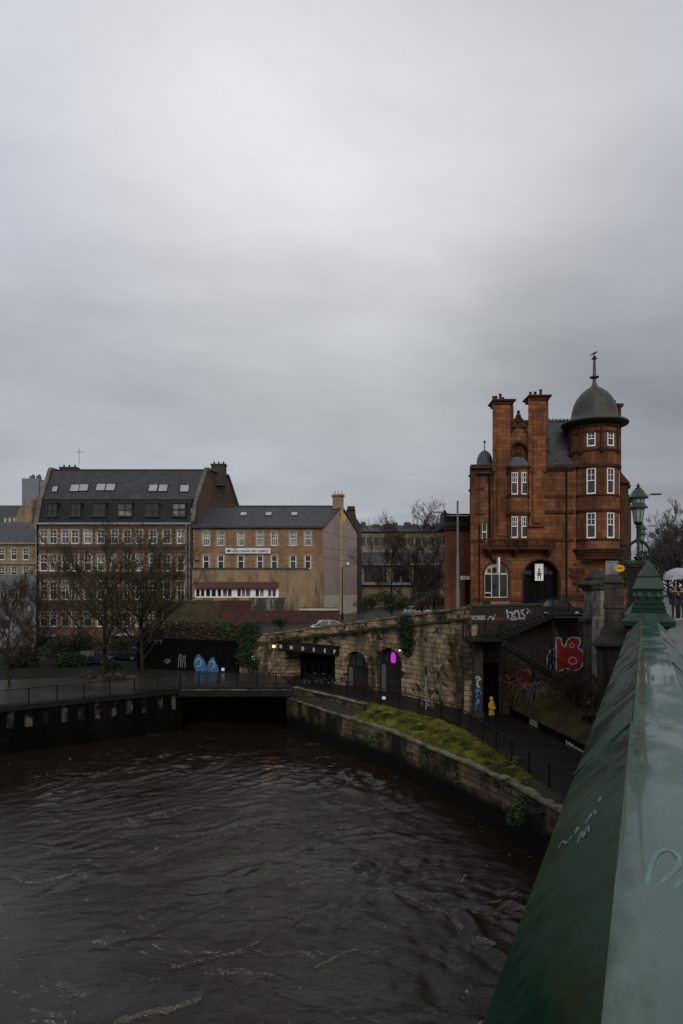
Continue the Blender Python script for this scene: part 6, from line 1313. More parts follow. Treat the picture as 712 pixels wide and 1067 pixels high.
# traffic signal at the right edge
ts = thing('traffic_signal', at(706,640,38), 'black traffic signal showing green at the right edge of the photo', 'traffic light'); c=at(712.2,590,36)
m = MB(); m.span((c.x-.18,c.y,c.z-.5),(c.x+.18,c.y+.2,c.z+.42)); 
for k in range(3): m.lathe([(.12,0),(.14,.16)],(0,0,0),10); 
m.v = m.v[:8]+[]; m.f=m.f[:6]; m.build('signal_box', M_iron, ts, bevel=.02)
m = MB(); c9=at(705.7,590.5,36); m.span((c9.x-.10,c.y+.35,c.z-.5),(c9.x+.12,c.y+.6,c.z+.42)); m.build('signal_box', M_iron, ts, bevel=.02)
m = MB(); m.lathe([(0,0),(.10,.01),(.115,.03)],(0,0,0),14); m.v=[(c.x+x,c.y-.0-.025+y2*1.0,c.z-.33+y) for x,y,y2 in m.v]; m.build('green_lens', glow('green_signal',(.03,.75,.42),1.1), ts)
m = MB()
for z in (.27,-.03): 
    k=MB(); k.lathe([(0,0),(.10,.01),(.115,.03)],(0,0,0),14); m.add([(c.x+x,c.y-.025+q,c.z+z+y) for x,y,q in k.v],k.f)
m.build('dark_lens', M_glass, ts); m = MB(); m.tube([(c.x-.12,c.y+.35,-1.8),(c.x-.12,c.y+.35,c.z-.2)],.06,8); m.tube([(c.x-.2,c.y+.3,c.z),(c9.x,c.y+.45,c.z)],.03,5); m.build('pole', M_iron, ts)

# ================================================================== RAILINGS
def rail_thing(name, label, P, **k):
    o = thing(name, P[0], label, 'railing'); m = MB(); railing(m, P, **k); m.build('rails', M_iron, o); return o
RL = [tuple(p) for p in resample(RAIL[1:-1], 40)]
rail_thing('path_railing','black iron railing with slender posts along the mossy bank of the riverside path', RL, h=1.15, step=1.95, pick=0, mids=(), tube=.035, post=.055)
rail_thing('footbridge_railing','black picket railing along the footbridge below the bar sign', [(-3.9,57.4,-8.36),(-13.6,57.4,-8.4)], h=1.15, step=1.6, pick=.14, mids=(.14,), tube=.03, post=.045)
rail_thing('quay_railing','black picket railing along the left quay path', [(-13.6,57.6,-8.5),(-24.6,48.95,-8.58),(-40.1,39.9,-8.6)], h=1.15, step=2.0, pick=.14, mids=(.12,), tube=.03, post=.05)
# hooped handrails at the bar's steps, and the low stone wall below them
hr = thing('hoop_handrail', (-1.5,54.5,-8.4), 'pair of bent tubular handrails on the steps by the left bar arch', 'railing'); m = MB()
for k in range(5):
    a = Vector((-3.2+k*1.05,57.4-k*1.15,-8.35)); b_=a+Vector((.75,-.75,-.0)); m.tube([a,a+Vector((0,0,1.0)),a+Vector((.1,-.1,1.25)),b_+Vector((.1,-.1,.75)),b_+Vector((.14,-.14,.5)),b_+Vector((.1,-.1,0))],.03,6)
m.build('tube', M_iron, hr)
sw2 = long_wall('step_wall','low stone terrace wall above the embankment coping by the bar', [(1.6,49.0,0),(-1.0,53.0,0),(-4.1,57.3,0)], -8.42, -9.5, .3, M_emb, M_cope, ch=.08, cw=.4)
for i,(u,v,Y,lab) in enumerate(((319,719.5,56,'white cube path light beside the footbridge end'),(337,735.5,53,'white cube path light above the embankment coping'),(400,727,50.5,'white cube path light at the top of the mossy bank'))):
    c=at(u,v,Y); o=thing('path_light', c, lab, 'lamp', 'white cube path lights'); m=MB(); m.box(c,(.26,.26,.26)); m.build('lamp_cube', M_white, o, bevel=.03); m=MB(); m.tube([c+Vector((0,0,-.13)),c+Vector((0,0,-.6))],.05,6); m.box(c+Vector((0,0,.15)),(.3,.3,.03)); m.build('post', M_iron, o)
wp = thing('white_marker_pole', at(444,738,47.6), 'slim white marker pole against the retaining wall behind the bicycle', 'pole'); m=MB(); m.tube([at(444,739,47.9),at(444,696,47.9)],.04,6); m.build('pole', M_pipe, wp); m=MB(); m.box(at(444,699,47.85),(.16,.1,.6)); m.build('sign_plate', M_iron, wp)
wc = thing('alarm_box', fA(.9,-.1,-4.9), 'small pale alarm box on the wall right of the right bar arch', 'box'); m=MB(); c=fA(.95,-.06,-5.75); m.box(c,(.3,.12,.36),fA.a); m.build('case', M_pipe, wc, bevel=.02); m=MB(); m.box(fA(.95,-.13,-5.72),(.12,.02,.16),fA.a); m.build('badge', plain('blue_badge',(.06,.12,.25),.5), wc)
# ================================================================== BICYCLES, CARS, PEOPLE
def bicycle(P, ang, col, label):
    o = thing('bicycle', P, label, 'bicycle', 'bicycles parked by the bar'); e = Vector((math.cos(ang),math.sin(ang),0)); P=Vector(P); s_=Vector((-e.y,e.x,0)); Q=lambda x,z,y=0: P+e*x+s_*y+Vector((0,0,z))
    for cx in (-.52,.52):
        m=MB(); m.tube([Q(cx+.33*math.cos(q),.34+.33*math.sin(q)) for q in np.linspace(0,2*math.pi,22)],.022,5,cap=False); w=m.build('wheel',M_iron,o); m=MB()
        for k in range(8): m.tube([Q(cx,.34),Q(cx+.32*math.cos(k*.785),.34+.32*math.sin(k*.785))],.004,3)
        m.lathe([(.03,-.04),(.03,.04)],Q(cx,.34),6); m.build('spokes',M_pipe,w)
    m=MB(); 
    for a,b_ in (((-.52,.34),(-.15,.30)),((-.52,.34),(-.22,.80)),((-.15,.30),(-.24,.92)),((-.15,.30),(.32,.78)),((-.22,.80),(.33,.84)),((.36,.98),(.32,.72)),((.32,.74),(.52,.34))): m.tube([Q(*a),Q(*b_)],.02,6)
    m.build('frame',col,o); m=MB(); m.tube([Q(.36,.98,-.26),Q(.40,1.02,-.1),Q(.36,1.0,0),Q(.40,1.02,.1),Q(.36,.98,.26)],.016,5); m.build('handlebar',M_pipe,o); m=MB(); m.lathe([(0,-.03),(.09,-.02),(.1,.02),(0,.04)],Q(-.26,.95),10); m.build('saddle',M_iron,o); m=MB(); m.tube([Q(-.15,.30,-.1),Q(-.15,.30,.1)],.05,8); m.tube([Q(-.15,.3,.1),Q(-.05,.16,.1)],.012,4); m.build('crank',M_pipe,o)
bicycle((6.0,47.9,-8.58),2.35,M_pipe,'bicycle with pale frame leaning by the railing near the retaining wall corner')
bicycle((-2.6,57.8,-8.3),.4,M_iron,'dark bicycle parked nearer the hooped handrails in front of the bar'); bicycle((-1.2,57.6,-8.32),2.7,M_iron,'dark bicycle parked between the two bar arches')
def car(P, ang, paint, label, L=4.3, W=1.75, H=1.48, van=False):
    o = thing('parked_car', P, label, 'car', 'cars parked around the street'); e=Vector((math.cos(ang),math.sin(ang),0)); s_=Vector((-e.y,e.x,0)); P=Vector(P); Q=lambda x,y,z: P+e*x+s_*y+Vector((0,0,z))
    prof=[(-L/2,.28),(-L/2-.03,.62),(-L/2+.05,.92),(-L*.30,.98),(L*.22,.95),(L*.42,.82),(L/2,.62),(L/2+.02,.30),(L*.40,.22),(-L*.40,.22)]
    m=MB(); rings=[]
    for y,ins,dz in ((-W/2,.10,-.05),(-W/2+.06,.02,0),(-W/4,0,.02),(0,-.03,.03),(W/4,0,.02),(W/2-.06,.02,0),(W/2,.10,-.05)): rings.append([Q(x*(1-ins*.25),y,z+(dz if z>.5 else 0)) for x,z in prof])
    m.loft(rings,closed=True,cap=True); body=m.build('body',paint,o,smooth=35)
    cab=[(-L*.44,.93),(-L*.36,1.30),(-L*.24,H),(L*.02,H),(L*.12,H-.08),(L*.27,.93)]
    m=MB(); rings=[]
    for y,k in ((-W/2+.10,0),(-W/2+.26,1),(0,1.02),(W/2-.26,1),(W/2-.10,0)): rings.append([Q(x*.98,y+(0 if k else 0),.93+(z-.93)*(1 if k else .0)) for x,z in cab])
    m.loft(rings,closed=True,cap=True); m.build('windows',plain('car_glass',(.008,.008,.009),.08,(.012,.012,.013),1,0,spec=.22),o,smooth=50)
    m=MB(); m.loft([[Q(x,y,z) for x,z in ((-L*.33,1.38),(-L*.23,H+.02),(L*.02,H+.02),(L*.11,H-.07))] for y in (-W/2+.27,0,W/2-.27)]); 
    for y in (-W/2+.20,W/2-.20):
        for a,b_ in (((-L*.43,.95),(-L*.26,H-.02)),((-L*.08,.95),(-L*.08,H-.02)),((L*.25,.95),(L*.10,H-.06))): m.bar(Q(a[0],y*1.06,a[1]),Q(b_[0],y*.94,b_[1]),.05,.07)
    m.build('roof',paint,o,smooth=40)
    for x in (-L*.30,L*.31):
        for sg in (-1,1):
            k=MB(); k.lathe([(.2,-.1),(.30,-.1),(.32,-.06),(.32,.06),(.30,.1),(.2,.1)],(0,0,0),18); m=MB(); m.add([Q(x+a,sg*(W/2-.09)+c,.32+b_) for a,b_,c in k.v],k.f); w=m.build('wheel',plain('tyre_rubber',(.012,.012,.012),.7),o); k=MB(); k.lathe([(0,-.10),(.21,-.105),(.21,.105),(0,.10)],(0,0,0),12); m=MB(); m.add([Q(x+a,sg*(W/2-.09)+c,.32+b_) for a,b_,c in k.v],k.f); m.build('rim',M_pipe,w)
    for sg in (-1,1):
        m=MB(); m.box(Q(L/2-.10,sg*(W/2-.28),.68),(.16,.36,.14),ang); m.build('headlight',plain('lamp_lens',(.5,.5,.48),.1),o); m=MB(); m.box(Q(-L/2+.03,sg*(W/2-.22),.80),(.12,.22,.2),ang); m.build('tail_light',plain('red_lens',(.25,.01,.01),.2),o)
    return o
P_blk=plain('black_car_paint',(.014,.014,.016),.15,(.02,.02,.022),1,0); P_blu=plain('blue_car_paint',(.018,.028,.045),.2,(.02,.03,.05),1,0); P_wht=plain('white_car_paint',(.60,.61,.62),.25,(.55,.56,.57),1,0)
car((PX(580,56),56,-2.48),.12,P_blk,'black car parked on the street before the dark arched entrance')
car((PX(346,67),67.5,-4.75),.12,P_wht,'white car on the sloping street behind the arched retaining wall')
car((PX(96,74),74,-8.3),.1,P_blu,'dark blue car parked left of the big bare tree trunk'); car((PX(131,78),78,-8.3),2.95,P_blu,'dark blue car parked behind the two bare tree trunks')
car((PX(436,96),96,-4.1),.4,P_wht,'pale car parked under the bare trees beyond the temple')
# people
def skin_mesh(name, V, E, Rr, sub=2):
    me=bpy.data.meshes.new(name); me.from_pydata(V,E,[]); ob=bpy.data.objects.new('tmp',me); COL.objects.link(ob)
    md=ob.modifiers.new('s','SKIN'); md.use_smooth_shade=True; sk=me.skin_vertices[0].data
    for k,r in enumerate(Rr): sk[k].radius=(r,r) if not hasattr(r,'__len__') else r; sk[k].use_root=(k==0)
    md2=ob.modifiers.new('u','SUBSURF'); md2.levels=sub; md2.render_levels=sub
    dg=bpy.context.evaluated_depsgraph_get(); out=bpy.data.meshes.new_from_object(ob.evaluated_get(dg)); bpy.data.objects.remove(ob); return out
M_skin=plain('skin',(.42,.25,.18),.5,(.38,.22,.16),3,0); M_dk=plain('dark_cloth',(.018,.018,.022),.8,(.028,.027,.03),4,.2); M_yel=plain('yellow_raincoat',(.42,.255,.018),.5,(.34,.20,.014),3,.2); M_hair=plain('brown_hair',(.05,.03,.02),.6); M_jean=plain('dark_trousers',(.02,.022,.03),.8)
def person(P, ang, label, coat, legs, hood=None, hair=M_hair, step=.16, hand=None, arms='front', skirt=.62):
    o=thing('person',P,label,'person'); o.rotation_euler=(0,0,ang)      # local: faces -y
    V=[(0,0,.95),(0,.0,1.12),(0,.01,1.32),(0,.01,1.45),(0,-.01,1.53),(0,-.03,1.63),(0,-.02,1.70)]; E=[(0,1),(1,2),(2,3),(3,4),(4,5),(5,6)]; Rr=[(.15,.11),(.14,.10),(.17,.11),(.11,.08),(.055,.055),(.085,.095),(.06,.075)]
    for sg,dy in ((-1,-step),(1,step)):
        i=len(V); V+=[(sg*.09,0,.86),(sg*.10,dy*.6-.03,.48),(sg*.10,dy,.09),(sg*.105,dy-.15,.04)]; E+=[(0,i),(i,i+1),(i+1,i+2),(i+2,i+3)]; Rr+=[.085,.06,.042,.038]
    for sg in (-1,1):
        i=len(V)
        if arms=='front': V+=[(sg*.18,.01,1.40),(sg*.23,.0,1.12),(sg*.10,-.20,1.06),(sg*.04,-.25,1.08)]
        elif arms=='up' and sg>0: V+=[(sg*.18,.01,1.40),(sg*.24,-.06,1.16),(sg*.16,-.20,1.32),(sg*.14,-.21,1.40)]
        else: V+=[(sg*.18,.01,1.40),(sg*.23,.04,1.12),(sg*.22,-.04,.88),(sg*.22,-.06,.80)]
        E+=[(3,i),(i,i+1),(i+1,i+2),(i+2,i+3)]; Rr+=[.065,.045,.034,.036]
    me=skin_mesh('body',V,E,Rr); me.materials.append(M_skin); me.materials.append(legs)
    for p in me.polygons:
        if p.center.z<1.46 and not (abs(p.center.y)>.16 and p.center.z>1.0): p.material_index=1
    sub('body',me,o)
    m=MB(); n=16; rings=[]
    for z,a,b_ in ((skirt,.205,.17),(.8,.19,.155),(1.0,.165,.125),(1.15,.165,.12),(1.32,.20,.135),(1.42,.18,.12),(1.48,.09,.085)): rings.append([(a*math.cos(2*math.pi*k/n)*(1+.03*math.sin(3*k)),b_*math.sin(2*math.pi*k/n)+.005,z) for k in range(n)])
    m.loft(rings,closed=True)
    for sg in (-1,1):
        if arms=='front': m.tube([(sg*.16,.01,1.42),(sg*.235,.0,1.12),(sg*.11,-.19,1.06)],[.085,.07,.06],8)
        elif arms=='up' and sg>0: m.tube([(sg*.16,.01,1.42),(sg*.245,-.06,1.15),(sg*.165,-.19,1.30)],[.085,.07,.055],8)
        else: m.tube([(sg*.16,.01,1.42),(sg*.235,.04,1.12),(sg*.225,-.03,.90)],[.085,.07,.058],8)
    me=m.mesh('coat',smooth=60); me.materials.append(coat); sub('coat',me,o)
    m=MB(); m.lathe([(.0,.145),(.06,.13),(.098,.07),(.108,.0),(.10,-.07),(.07,-.12)],(0,.025,1.645),14,sy=1.12)
    m.f=[f for f in m.f if not (sum(m.v[i][1] for i in f)/len(f) < -.045 and sum(m.v[i][2] for i in f)/len(f) < 1.71)]
    me=m.mesh('hood' if hood else 'hair',smooth=60); me.materials.append(hood or hair); sub('hood' if hood else 'hair',me,o)
    m=MB()
    for sg in (-1,1): m.box((sg*.033,-.118,1.65),(.022,.01,.012))
    m.tube([(-.02,-.118,1.585),(.02,-.118,1.585)],.006,4); me=m.mesh('face_features'); me.materials.append(M_hair); sub('face_features',me,o)
    m=MB(); m.tube([(0,-.105,1.655),(0,-.14,1.615),(0,-.115,1.61)],[.008,.014,.008],6)
    me=m.mesh('nose',smooth=60); me.materials.append(M_skin); sub('nose',me,o)
    for sg in (-1,1):
        hc=Vector((sg*.04,-.25,1.08)) if arms=='front' else (Vector((sg*.14,-.215,1.42)) if (arms=='up' and sg>0) else Vector((sg*.22,-.065,.77))); m=MB(); dv=Vector((-sg*.02,-.05,0)) if arms=='front' else Vector((0,-.01,-.08)) if hc.z<1.0 else Vector((0,-.03,.06)) 
        for k in range(4): a=hc+Vector((0 if arms!='front' else 0,(k-1.5)*.017 if hc.z<1.0 else 0,(k-1.5)*.018 if hc.z>=1.0 else 0)); m.tube([a,a+dv*.8,a+dv*1.35+Vector((-sg*.015,.0,0))],[.0095,.009,.006],5)
        m.tube([hc,hc+Vector((-sg*.03,-.02,.02))],[.011,.008],5); me=m.mesh('hand',smooth=60); me.materials.append(M_skin); sub('hand',me,o)
        m=MB(); ft=(-step if sg<0 else step); m.lathe([(.0,0),(.05,.0),(.055,.05),(.03,.09),(0,.10)],(0,0,0),10); m.v=[(sg*.103+x,ft-.06+y*2.5,z) for x,y,z in m.v]; me=m.mesh('shoe',smooth=60); me.materials.append(M_creamw if hand=='pale_shoes' else M_iron); sub('shoe',me,o)
    return o
person((9.55,43.4,-8.74),R(40),'person in a yellow hooded raincoat and dark trousers on the riverside path',M_yel,M_jean,hood=M_yel,step=.2)
pa=at(703.5,645,35.5); pa.z=-1.72
person(pa,R(-25),'person in dark coat and pale shoes walking under the grey umbrella',M_dk,M_jean,hair=plain('pale_hair',(.30,.22,.15),.6),arms='up',hand='pale_shoes',skirt=.8)
pb=at(710,645,36.2); pb.z=-1.72
person(pb,R(-20),'person in dark jacket at the right edge beside the umbrella holder',M_dk,M_jean,arms='down',hand='pale_shoes',skirt=.85)
uc=at(705.5,598,35.2); um=thing('umbrella',uc,'pale grey open umbrella held above the dark clothed walkers','umbrella')
m=MB(); m.lathe([(.0,.30),(.14,.29),(.36,.22),(.58,.09),(.72,-.12),(.70,-.12),(.56,.075),(.35,.205),(.0,.28)],(0,0,0),8)
Ru=Matrix.Rotation(R(-14),3,'Y')@Matrix.Rotation(R(10),3,'X'); m.v=[tuple(uc+Ru@Vector(p)) for p in m.v]
m.build('canopy',plain('grey_umbrella_cloth',(.33,.33,.36),.45,(.26,.26,.29),3,.05),um,smooth=20)
m=MB()
for k in range(8):
    q=k*math.pi/4; m.tube([uc+Ru@Vector((.02,0,.27)),uc+Ru@Vector((.57*math.cos(q),.57*math.sin(q),.06)),uc+Ru@Vector((.71*math.cos(q),.71*math.sin(q),-.13))],.006,4)
m.build('rib',M_iron,um); m=MB(); m.tube([uc+Ru@Vector((0,0,.40)),uc+Ru@Vector((0,0,.28)),uc+Ru@Vector((0,0,-.55))],[.008,.01,.012],6); m.build('shaft',M_iron,um)

# ================================================================== VEGETATION
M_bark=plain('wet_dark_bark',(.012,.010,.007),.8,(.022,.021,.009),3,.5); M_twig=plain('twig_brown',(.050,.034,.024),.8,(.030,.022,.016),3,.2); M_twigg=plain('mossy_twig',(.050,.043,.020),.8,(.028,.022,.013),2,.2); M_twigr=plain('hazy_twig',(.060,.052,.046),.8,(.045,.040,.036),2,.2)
def bare_tree(P, H, seed, label, spread=.55, r0=.17, forks=3, twigmat=None, group='bare winter trees by the river', lean=(0,0), n_main=7, thick=.008, levels=4, start=.22, trunkmat=None):
    rnd=random.Random(seed); P=Vector(P); o=thing('bare_tree',P,label,'tree',group); tr=MB(); tw=MB()
    def limb(p,d,L,r,lev):
        pts=[p]; dd=d.copy(); n=4 if lev<2 else 3
        for k in range(n):
            dd=(dd+Vector((rnd.gauss(0,.13),rnd.gauss(0,.13),rnd.gauss(.05,.09)))).normalized(); pts.append(pts[-1]+dd*L/n)
        rr=[max(thick,r*(1-.62*k/n)) for k in range(n+1)]
        (tr if lev<2 else tw).tube(pts,rr,6 if lev<2 else 3,cap=False)
        if lev>=levels: return
        nk=rnd.randint(4,5) if levels>4 else rnd.randint(5,7)
        for k in range(nk):
            t=rnd.uniform(.25,1.0); i=min(int(t*n),n-1); q=pts[i].lerp(pts[i+1],t*n-i)
            ax=Vector((rnd.gauss(0,1),rnd.gauss(0,1),rnd.gauss(0,.5))).normalized(); nd=(dd*1.0+ax*rnd.uniform(.45,.95)+Vector((0,0,.16))).normalized()
            limb(q,nd,L*rnd.uniform(.42,.72),rr[i]*.62,lev+1)
    top=P+Vector((lean[0]*H,lean[1]*H,H*.62)); pts=[P+Vector((0,0,-.3)),P.lerp(top,.3)+Vector((rnd.gauss(0,.1),0,0)),P.lerp(top,.65)+Vector((rnd.gauss(0,.15),rnd.gauss(0,.1),0)),top]
    tr.tube(pts,[r0*1.25,r0,r0*.75,r0*.4],9,cap=False)
    for k in range(n_main):
        t=start+(1-start)*(k+rnd.random()*.5)/n_main; q=pts[0].lerp(pts[-1],min(t,.98)); i=min(int(t*3),2); q=pts[i].lerp(pts[i+1],t*3-i); a=k*2.4+rnd.random(); up=.55+.8*t
        limb(q,Vector((math.cos(a)*spread*1.5,math.sin(a)*spread*1.5,up)).normalized(),H*rnd.uniform(.36,.50)*(1.1-.3*t),r0*.62*(1-.5*t),1)
    limb(top,Vector((rnd.gauss(0,.1),rnd.gauss(0,.1),1)).normalized(),H*.36,r0*.4,1)
    tr.build('trunk',trunkmat or M_bark,o,smooth=True); tw.build('crown',twigmat or M_twigg,o); return o
bare_tree((PX(108,66),66,-8.3),12.6,21,'tall wide bare tree before the brick block, left of the pair',.85,.20,n_main=15,lean=(.0,0),levels=4,thick=.014,start=.13)
bare_tree((PX(149,68),68,-8.3),11.8,33,'tall bare tree before the brick block, right of the pair',.75,.18,n_main=14,levels=4,thick=.014,start=.16)
bare_tree((PX(10,60),60,-8.4),8.0,5,'small bare tree before the grey office at the left edge',.7,.10,twigmat=M_twig,n_main=10,levels=5,start=.06,thick=.009)
bare_tree((PX(38,72),72,-8.3),8.5,9,'bushy purple brown bare tree before the left corner of the brick block',.7,.10,twigmat=M_twig,n_main=10,levels=5,start=.06,thick=.009)
bare_tree((PX(432,100),100,-4.3),14.5,12,'tall bare tree in front of the glazed workshop',.62,.22,twigmat=M_twig,n_main=10,levels=5,start=.1,thick=.012)
bare_tree((PX(452,104),104,-4.3),12.0,14,'bare tree close left of the lower red brick building',.6,.2,twigmat=M_twig,n_main=8,levels=5,start=.1,thick=.012)
bare_tree((PX(408,106),106,-4.3),11,15,'lower bare tree left of the tall one before the workshop',.7,.16,twigmat=M_twig,n_main=8,levels=5,start=.1,thick=.012)
for i,(u,Y,H,l) in enumerate(((697,150,11,'nearest hazy bare street tree at the right edge'),(712,140,13,'tallest hazy bare street tree cut by the right edge'),(688,185,9.5,'smallest hazy bare street tree beside the bridge lamp'),(724,150,14,'hazy bare street tree just outside the right edge'),(703,170,13,'hazy bare street tree between the other right edge trees'))):
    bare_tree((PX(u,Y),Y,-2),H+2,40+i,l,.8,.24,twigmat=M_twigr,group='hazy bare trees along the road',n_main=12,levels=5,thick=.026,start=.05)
def leaf_mass(m, pts, n, size, seed, jit=.5):
    r=random.Random(seed)
    for k in range(n):
        c,rad=pts[r.randrange(len(pts))]; v=Vector((r.gauss(0,1),r.gauss(0,1),r.gauss(0,1))).normalized()*(r.random()**.45); p=Vector(c)+Vector((v.x*rad[0],v.y*rad[1],v.z*rad[2])); s_=size*r.uniform(.5,1.3)
        a=Vector((r.gauss(0,1),r.gauss(0,1),r.gauss(0,.6))).normalized(); b_=a.cross(Vector((r.gauss(0,1),r.gauss(0,1),r.gauss(0,1)))).normalized()
        m.add([p-a*s_,p+b_*s_*.45,p+a*s_,p-b_*s_*.45],[(0,1,2,3)])
def leafmat(name,c1,c2): return plain(name,c1,.55,c2,2.5,0,spec=.3)
M_laur=leafmat('laurel_leaf',(.030,.050,.016),(.016,.028,.010)); M_ivy=leafmat('ivy_leaf',(.020,.042,.014),(.012,.024,.009)); M_fern=leafmat('fern_leaf',(.050,.085,.020),(.03,.055,.015)); M_dead=leafmat('withered_leaf',(.070,.050,.024),(.040,.034,.016))
M_brk=leafmat('bracken_leaf',(.040,.024,.010),(.020,.014,.007))
def bush(name,label,blobs,n,size,mat,seed,stems=True,group=None,cat='shrub'):
    b0=min(blobs,key=lambda b:b[0][2])[0]; o=thing(name,(b0[0],b0[1],b0[2]-.3),label,cat,group); m=MB(); leaf_mass(m,blobs,n,size,seed); m.build('foliage',mat,o)
    if stems:
        m=MB(); r=random.Random(seed)
        for c,rad in blobs:
            for k in range(5): m.tube([(c[0]+r.gauss(0,.15),c[1],c[2]-rad[2]-.3),(c[0]+r.gauss(0,.3)*rad[0],c[1]+r.gauss(0,.3)*rad[1],c[2]),(c[0]+r.gauss(0,.6)*rad[0],c[1]+r.gauss(0,.6)*rad[1],c[2]+rad[2]*.8)],[.03,.02,.008],4)
        m.build('stems',M_bark,o)
    return o
def B(u,v,Y,ru,rv,ry): return (tuple(at(u,v,Y)),(ru*Y/F,ry,rv*Y/F))
bush('laurel_bush','dark green laurel bush nearest the left edge above the paved path',[B(28,683,72,15,12,1.4),B(12,688,71,14,9,1.2)],3600,.14,M_laur,1,group='laurel bushes above the paved path')
bush('laurel_bush','largest laurel bush left of the big bare trunk',[B(62,676,74,17,16,1.8),B(84,672,75,15,14,1.6),B(74,688,72,20,9,1.2)],6000,.14,M_laur,2,group='laurel bushes above the paved path')
bush('laurel_bush','laurel bush between the bare trunks',[B(128,672,80,14,10,1.5),B(118,694,70,10,6,.8)],2600,.14,M_laur,3,group='laurel bushes above the paved path')
bush('low_shrub','low brown shrub on the path edge before the big bare trunk',[B(92,704,64,10,5,.6),B(120,705,63,16,4,.6)],1500,.11,M_dead,4)
bush('withered_climber','brown withered climber sprawling over the top of the black graffiti wall',[B(u,v,69.5,13,7,.7) for u,v in ((160,657),(172,660),(188,661),(204,662),(220,661),(236,662),(250,663),(215,654),(180,653),(196,652),(232,653),(246,655))],9000,.13,M_dead,5,cat='climber')
bush('green_climber','green climber patch over the graffiti wall near the ivy',[B(u,v,69,8,7,.6) for u,v in ((236,658),(246,664),(231,652))],1500,.12,M_fern,6,stems=False,cat='climber')
bush('ivy_column','tall dark ivy draped over the pier left of the amber lantern',[B(u,v,65.2,10,9,.5) for u,v in ((252,662),(258,655),(262,664),(256,675),(262,688),(266,655),(254,685))],4200,.11,M_ivy,7,stems=False,cat='ivy')
iv=[]
for k in range(12):
    s=1.5+k*1.2; p=fB(s,-.15,-4.95+2.05*s/LB-.15); iv.append((tuple(p),(.75,.3,.30+.12*math.sin(k*2.3))))
bush('ivy_fringe','long ivy fringe along the string course above the bar arches',iv,4200,.085,M_ivy,8,stems=False,cat='ivy')
bush('ivy_curtain','dense ivy curtain hanging beside the right bar arch',[(tuple(fA(.2+dx,-.3,z)),(.8,.4,.7)) for dx,z in ((0,-2.6),(.4,-3.0),(.3,-3.7),(.5,-4.3),(.1,-3.4))]+[(tuple(fA(.55,-.25,-4.9)),(.4,.3,.5))],4200,.10,M_ivy,9,stems=False,cat='ivy')
bush('yard_shrub','evergreen shrub at the top of the retaining wall below the mauve gable',[B(263,656,76,8,7,.8),B(292,648,78,9,5,.7)],1700,.12,M_ivy,10)
bush('street_hedge','dark evergreen bushes below the bare trees beyond the temple',[B(u,v,92,12,7,1) for u,v in ((388,625),(402,622),(420,628),(438,622),(380,630),(408,632))],4600,.14,M_laur,11)
bush('street_hedge','brown withered hedge left of the lower red brick building',[B(u,v,86,11,7,.9) for u,v in ((452,622),(440,630),(462,628))],2400,.13,M_dead,12)
def weeds(name,label,spots,mat,seed,cat='plant',size=.3):
    r=random.Random(seed); P0=spots[0]; o=thing(name,P0,label,cat); m=MB()
    for p in spots:
        for k in range(34):
            a=r.uniform(0,6.28); L=size*r.uniform(.6,1.5); d=Vector((math.cos(a),math.sin(a),0)); q=Vector(p)+d*r.uniform(0,.12); s_=Vector((-d.y,d.x,0))*.035
            m.loft([[q-s_*.4,q+s_*.4],[q+d*L*.45+Vector((0,0,L*.7))-s_,q+d*L*.45+Vector((0,0,L*.7))+s_],[q+d*L+Vector((0,0,L*.6)),q+d*L+Vector((0,0,L*.6))]])
    m.build('leaves',mat,o); return o
gpt=lambda u,v,z: Vector((PX(u,-z*F/(v-HV)),-z*F/(v-HV),z))
weeds('fern_clump','bright green fern clump against the railing on the mossy bank',[gpt(534,798,-9.2),gpt(528,800,-9.25),gpt(536,794,-9.15)],M_fern,1)
weeds('fern_clump','green weed clump in the middle of the mossy bank',[gpt(446,752,-9.0),gpt(440,755,-9.05),gpt(452,756,-9.1)],M_ivy,2)
hang=[]
for u,v,z,n in ((545,838,-10.0,.5),(538,850,-10.4,.4),(390,770,-10.1,.5),(335,750,-10.3,.6),(480,810,-10.4,.4),(552,832,-9.7,.4)):
    p=gpt(u,v,z); hang.append((tuple(p+Vector((-.1,-.1,0))),(.45,.35,n)))
bush('wall_weeds','green weeds rooted in the face of the embankment wall',hang,1500,.10,M_fern,13,stems=False,cat='weeds')
hang2=[]
rr2=random.Random(31)
for k in range(26):
    i=rr2.randrange(6,54); p=eA[i]; hang2.append(((p.x-.12,p.y-.1,p.z-rr2.uniform(-.05,.9)),(rr2.uniform(.15,.5),rr2.uniform(.15,.5),rr2.uniform(.08,.3))))
bush('trailing_growth','dark trailing growth scattered along the coping of the embankment wall',hang2,3800,.07,M_ivy,17,stems=False,cat='creeper')
bush('dead_grass_tufts','brown dead weed tufts between the railing and the coping',[((p.x+.4,p.y+.3,p.z+.1),(.35,.3,.12)) for p in eA[8:54:3]],2600,.07,M_dead,18,stems=False,cat='weeds')
mid=[b for b in bank_rows[3:6]]
rr3=random.Random(77); wd=[]
for k in range(30):
    p=mid[rr3.randrange(3)][rr3.randrange(k0+1,k1-1)]; wd.append(((p.x+rr3.uniform(-.3,.3),p.y+rr3.uniform(-.3,.3),p.z+.06),(rr3.uniform(.12,.5),rr3.uniform(.12,.45),rr3.uniform(.05,.16))))
bush('bank_weeds','dark green low weeds dotted through the mossy bank',wd[:16],2600,.06,M_ivy,19,stems=False,cat='weeds')
bush('bank_litterfall','brown dead leaves and stems lying across the mossy bank',wd[16:],1800,.055,M_dead,20,stems=False,cat='dead leaves')
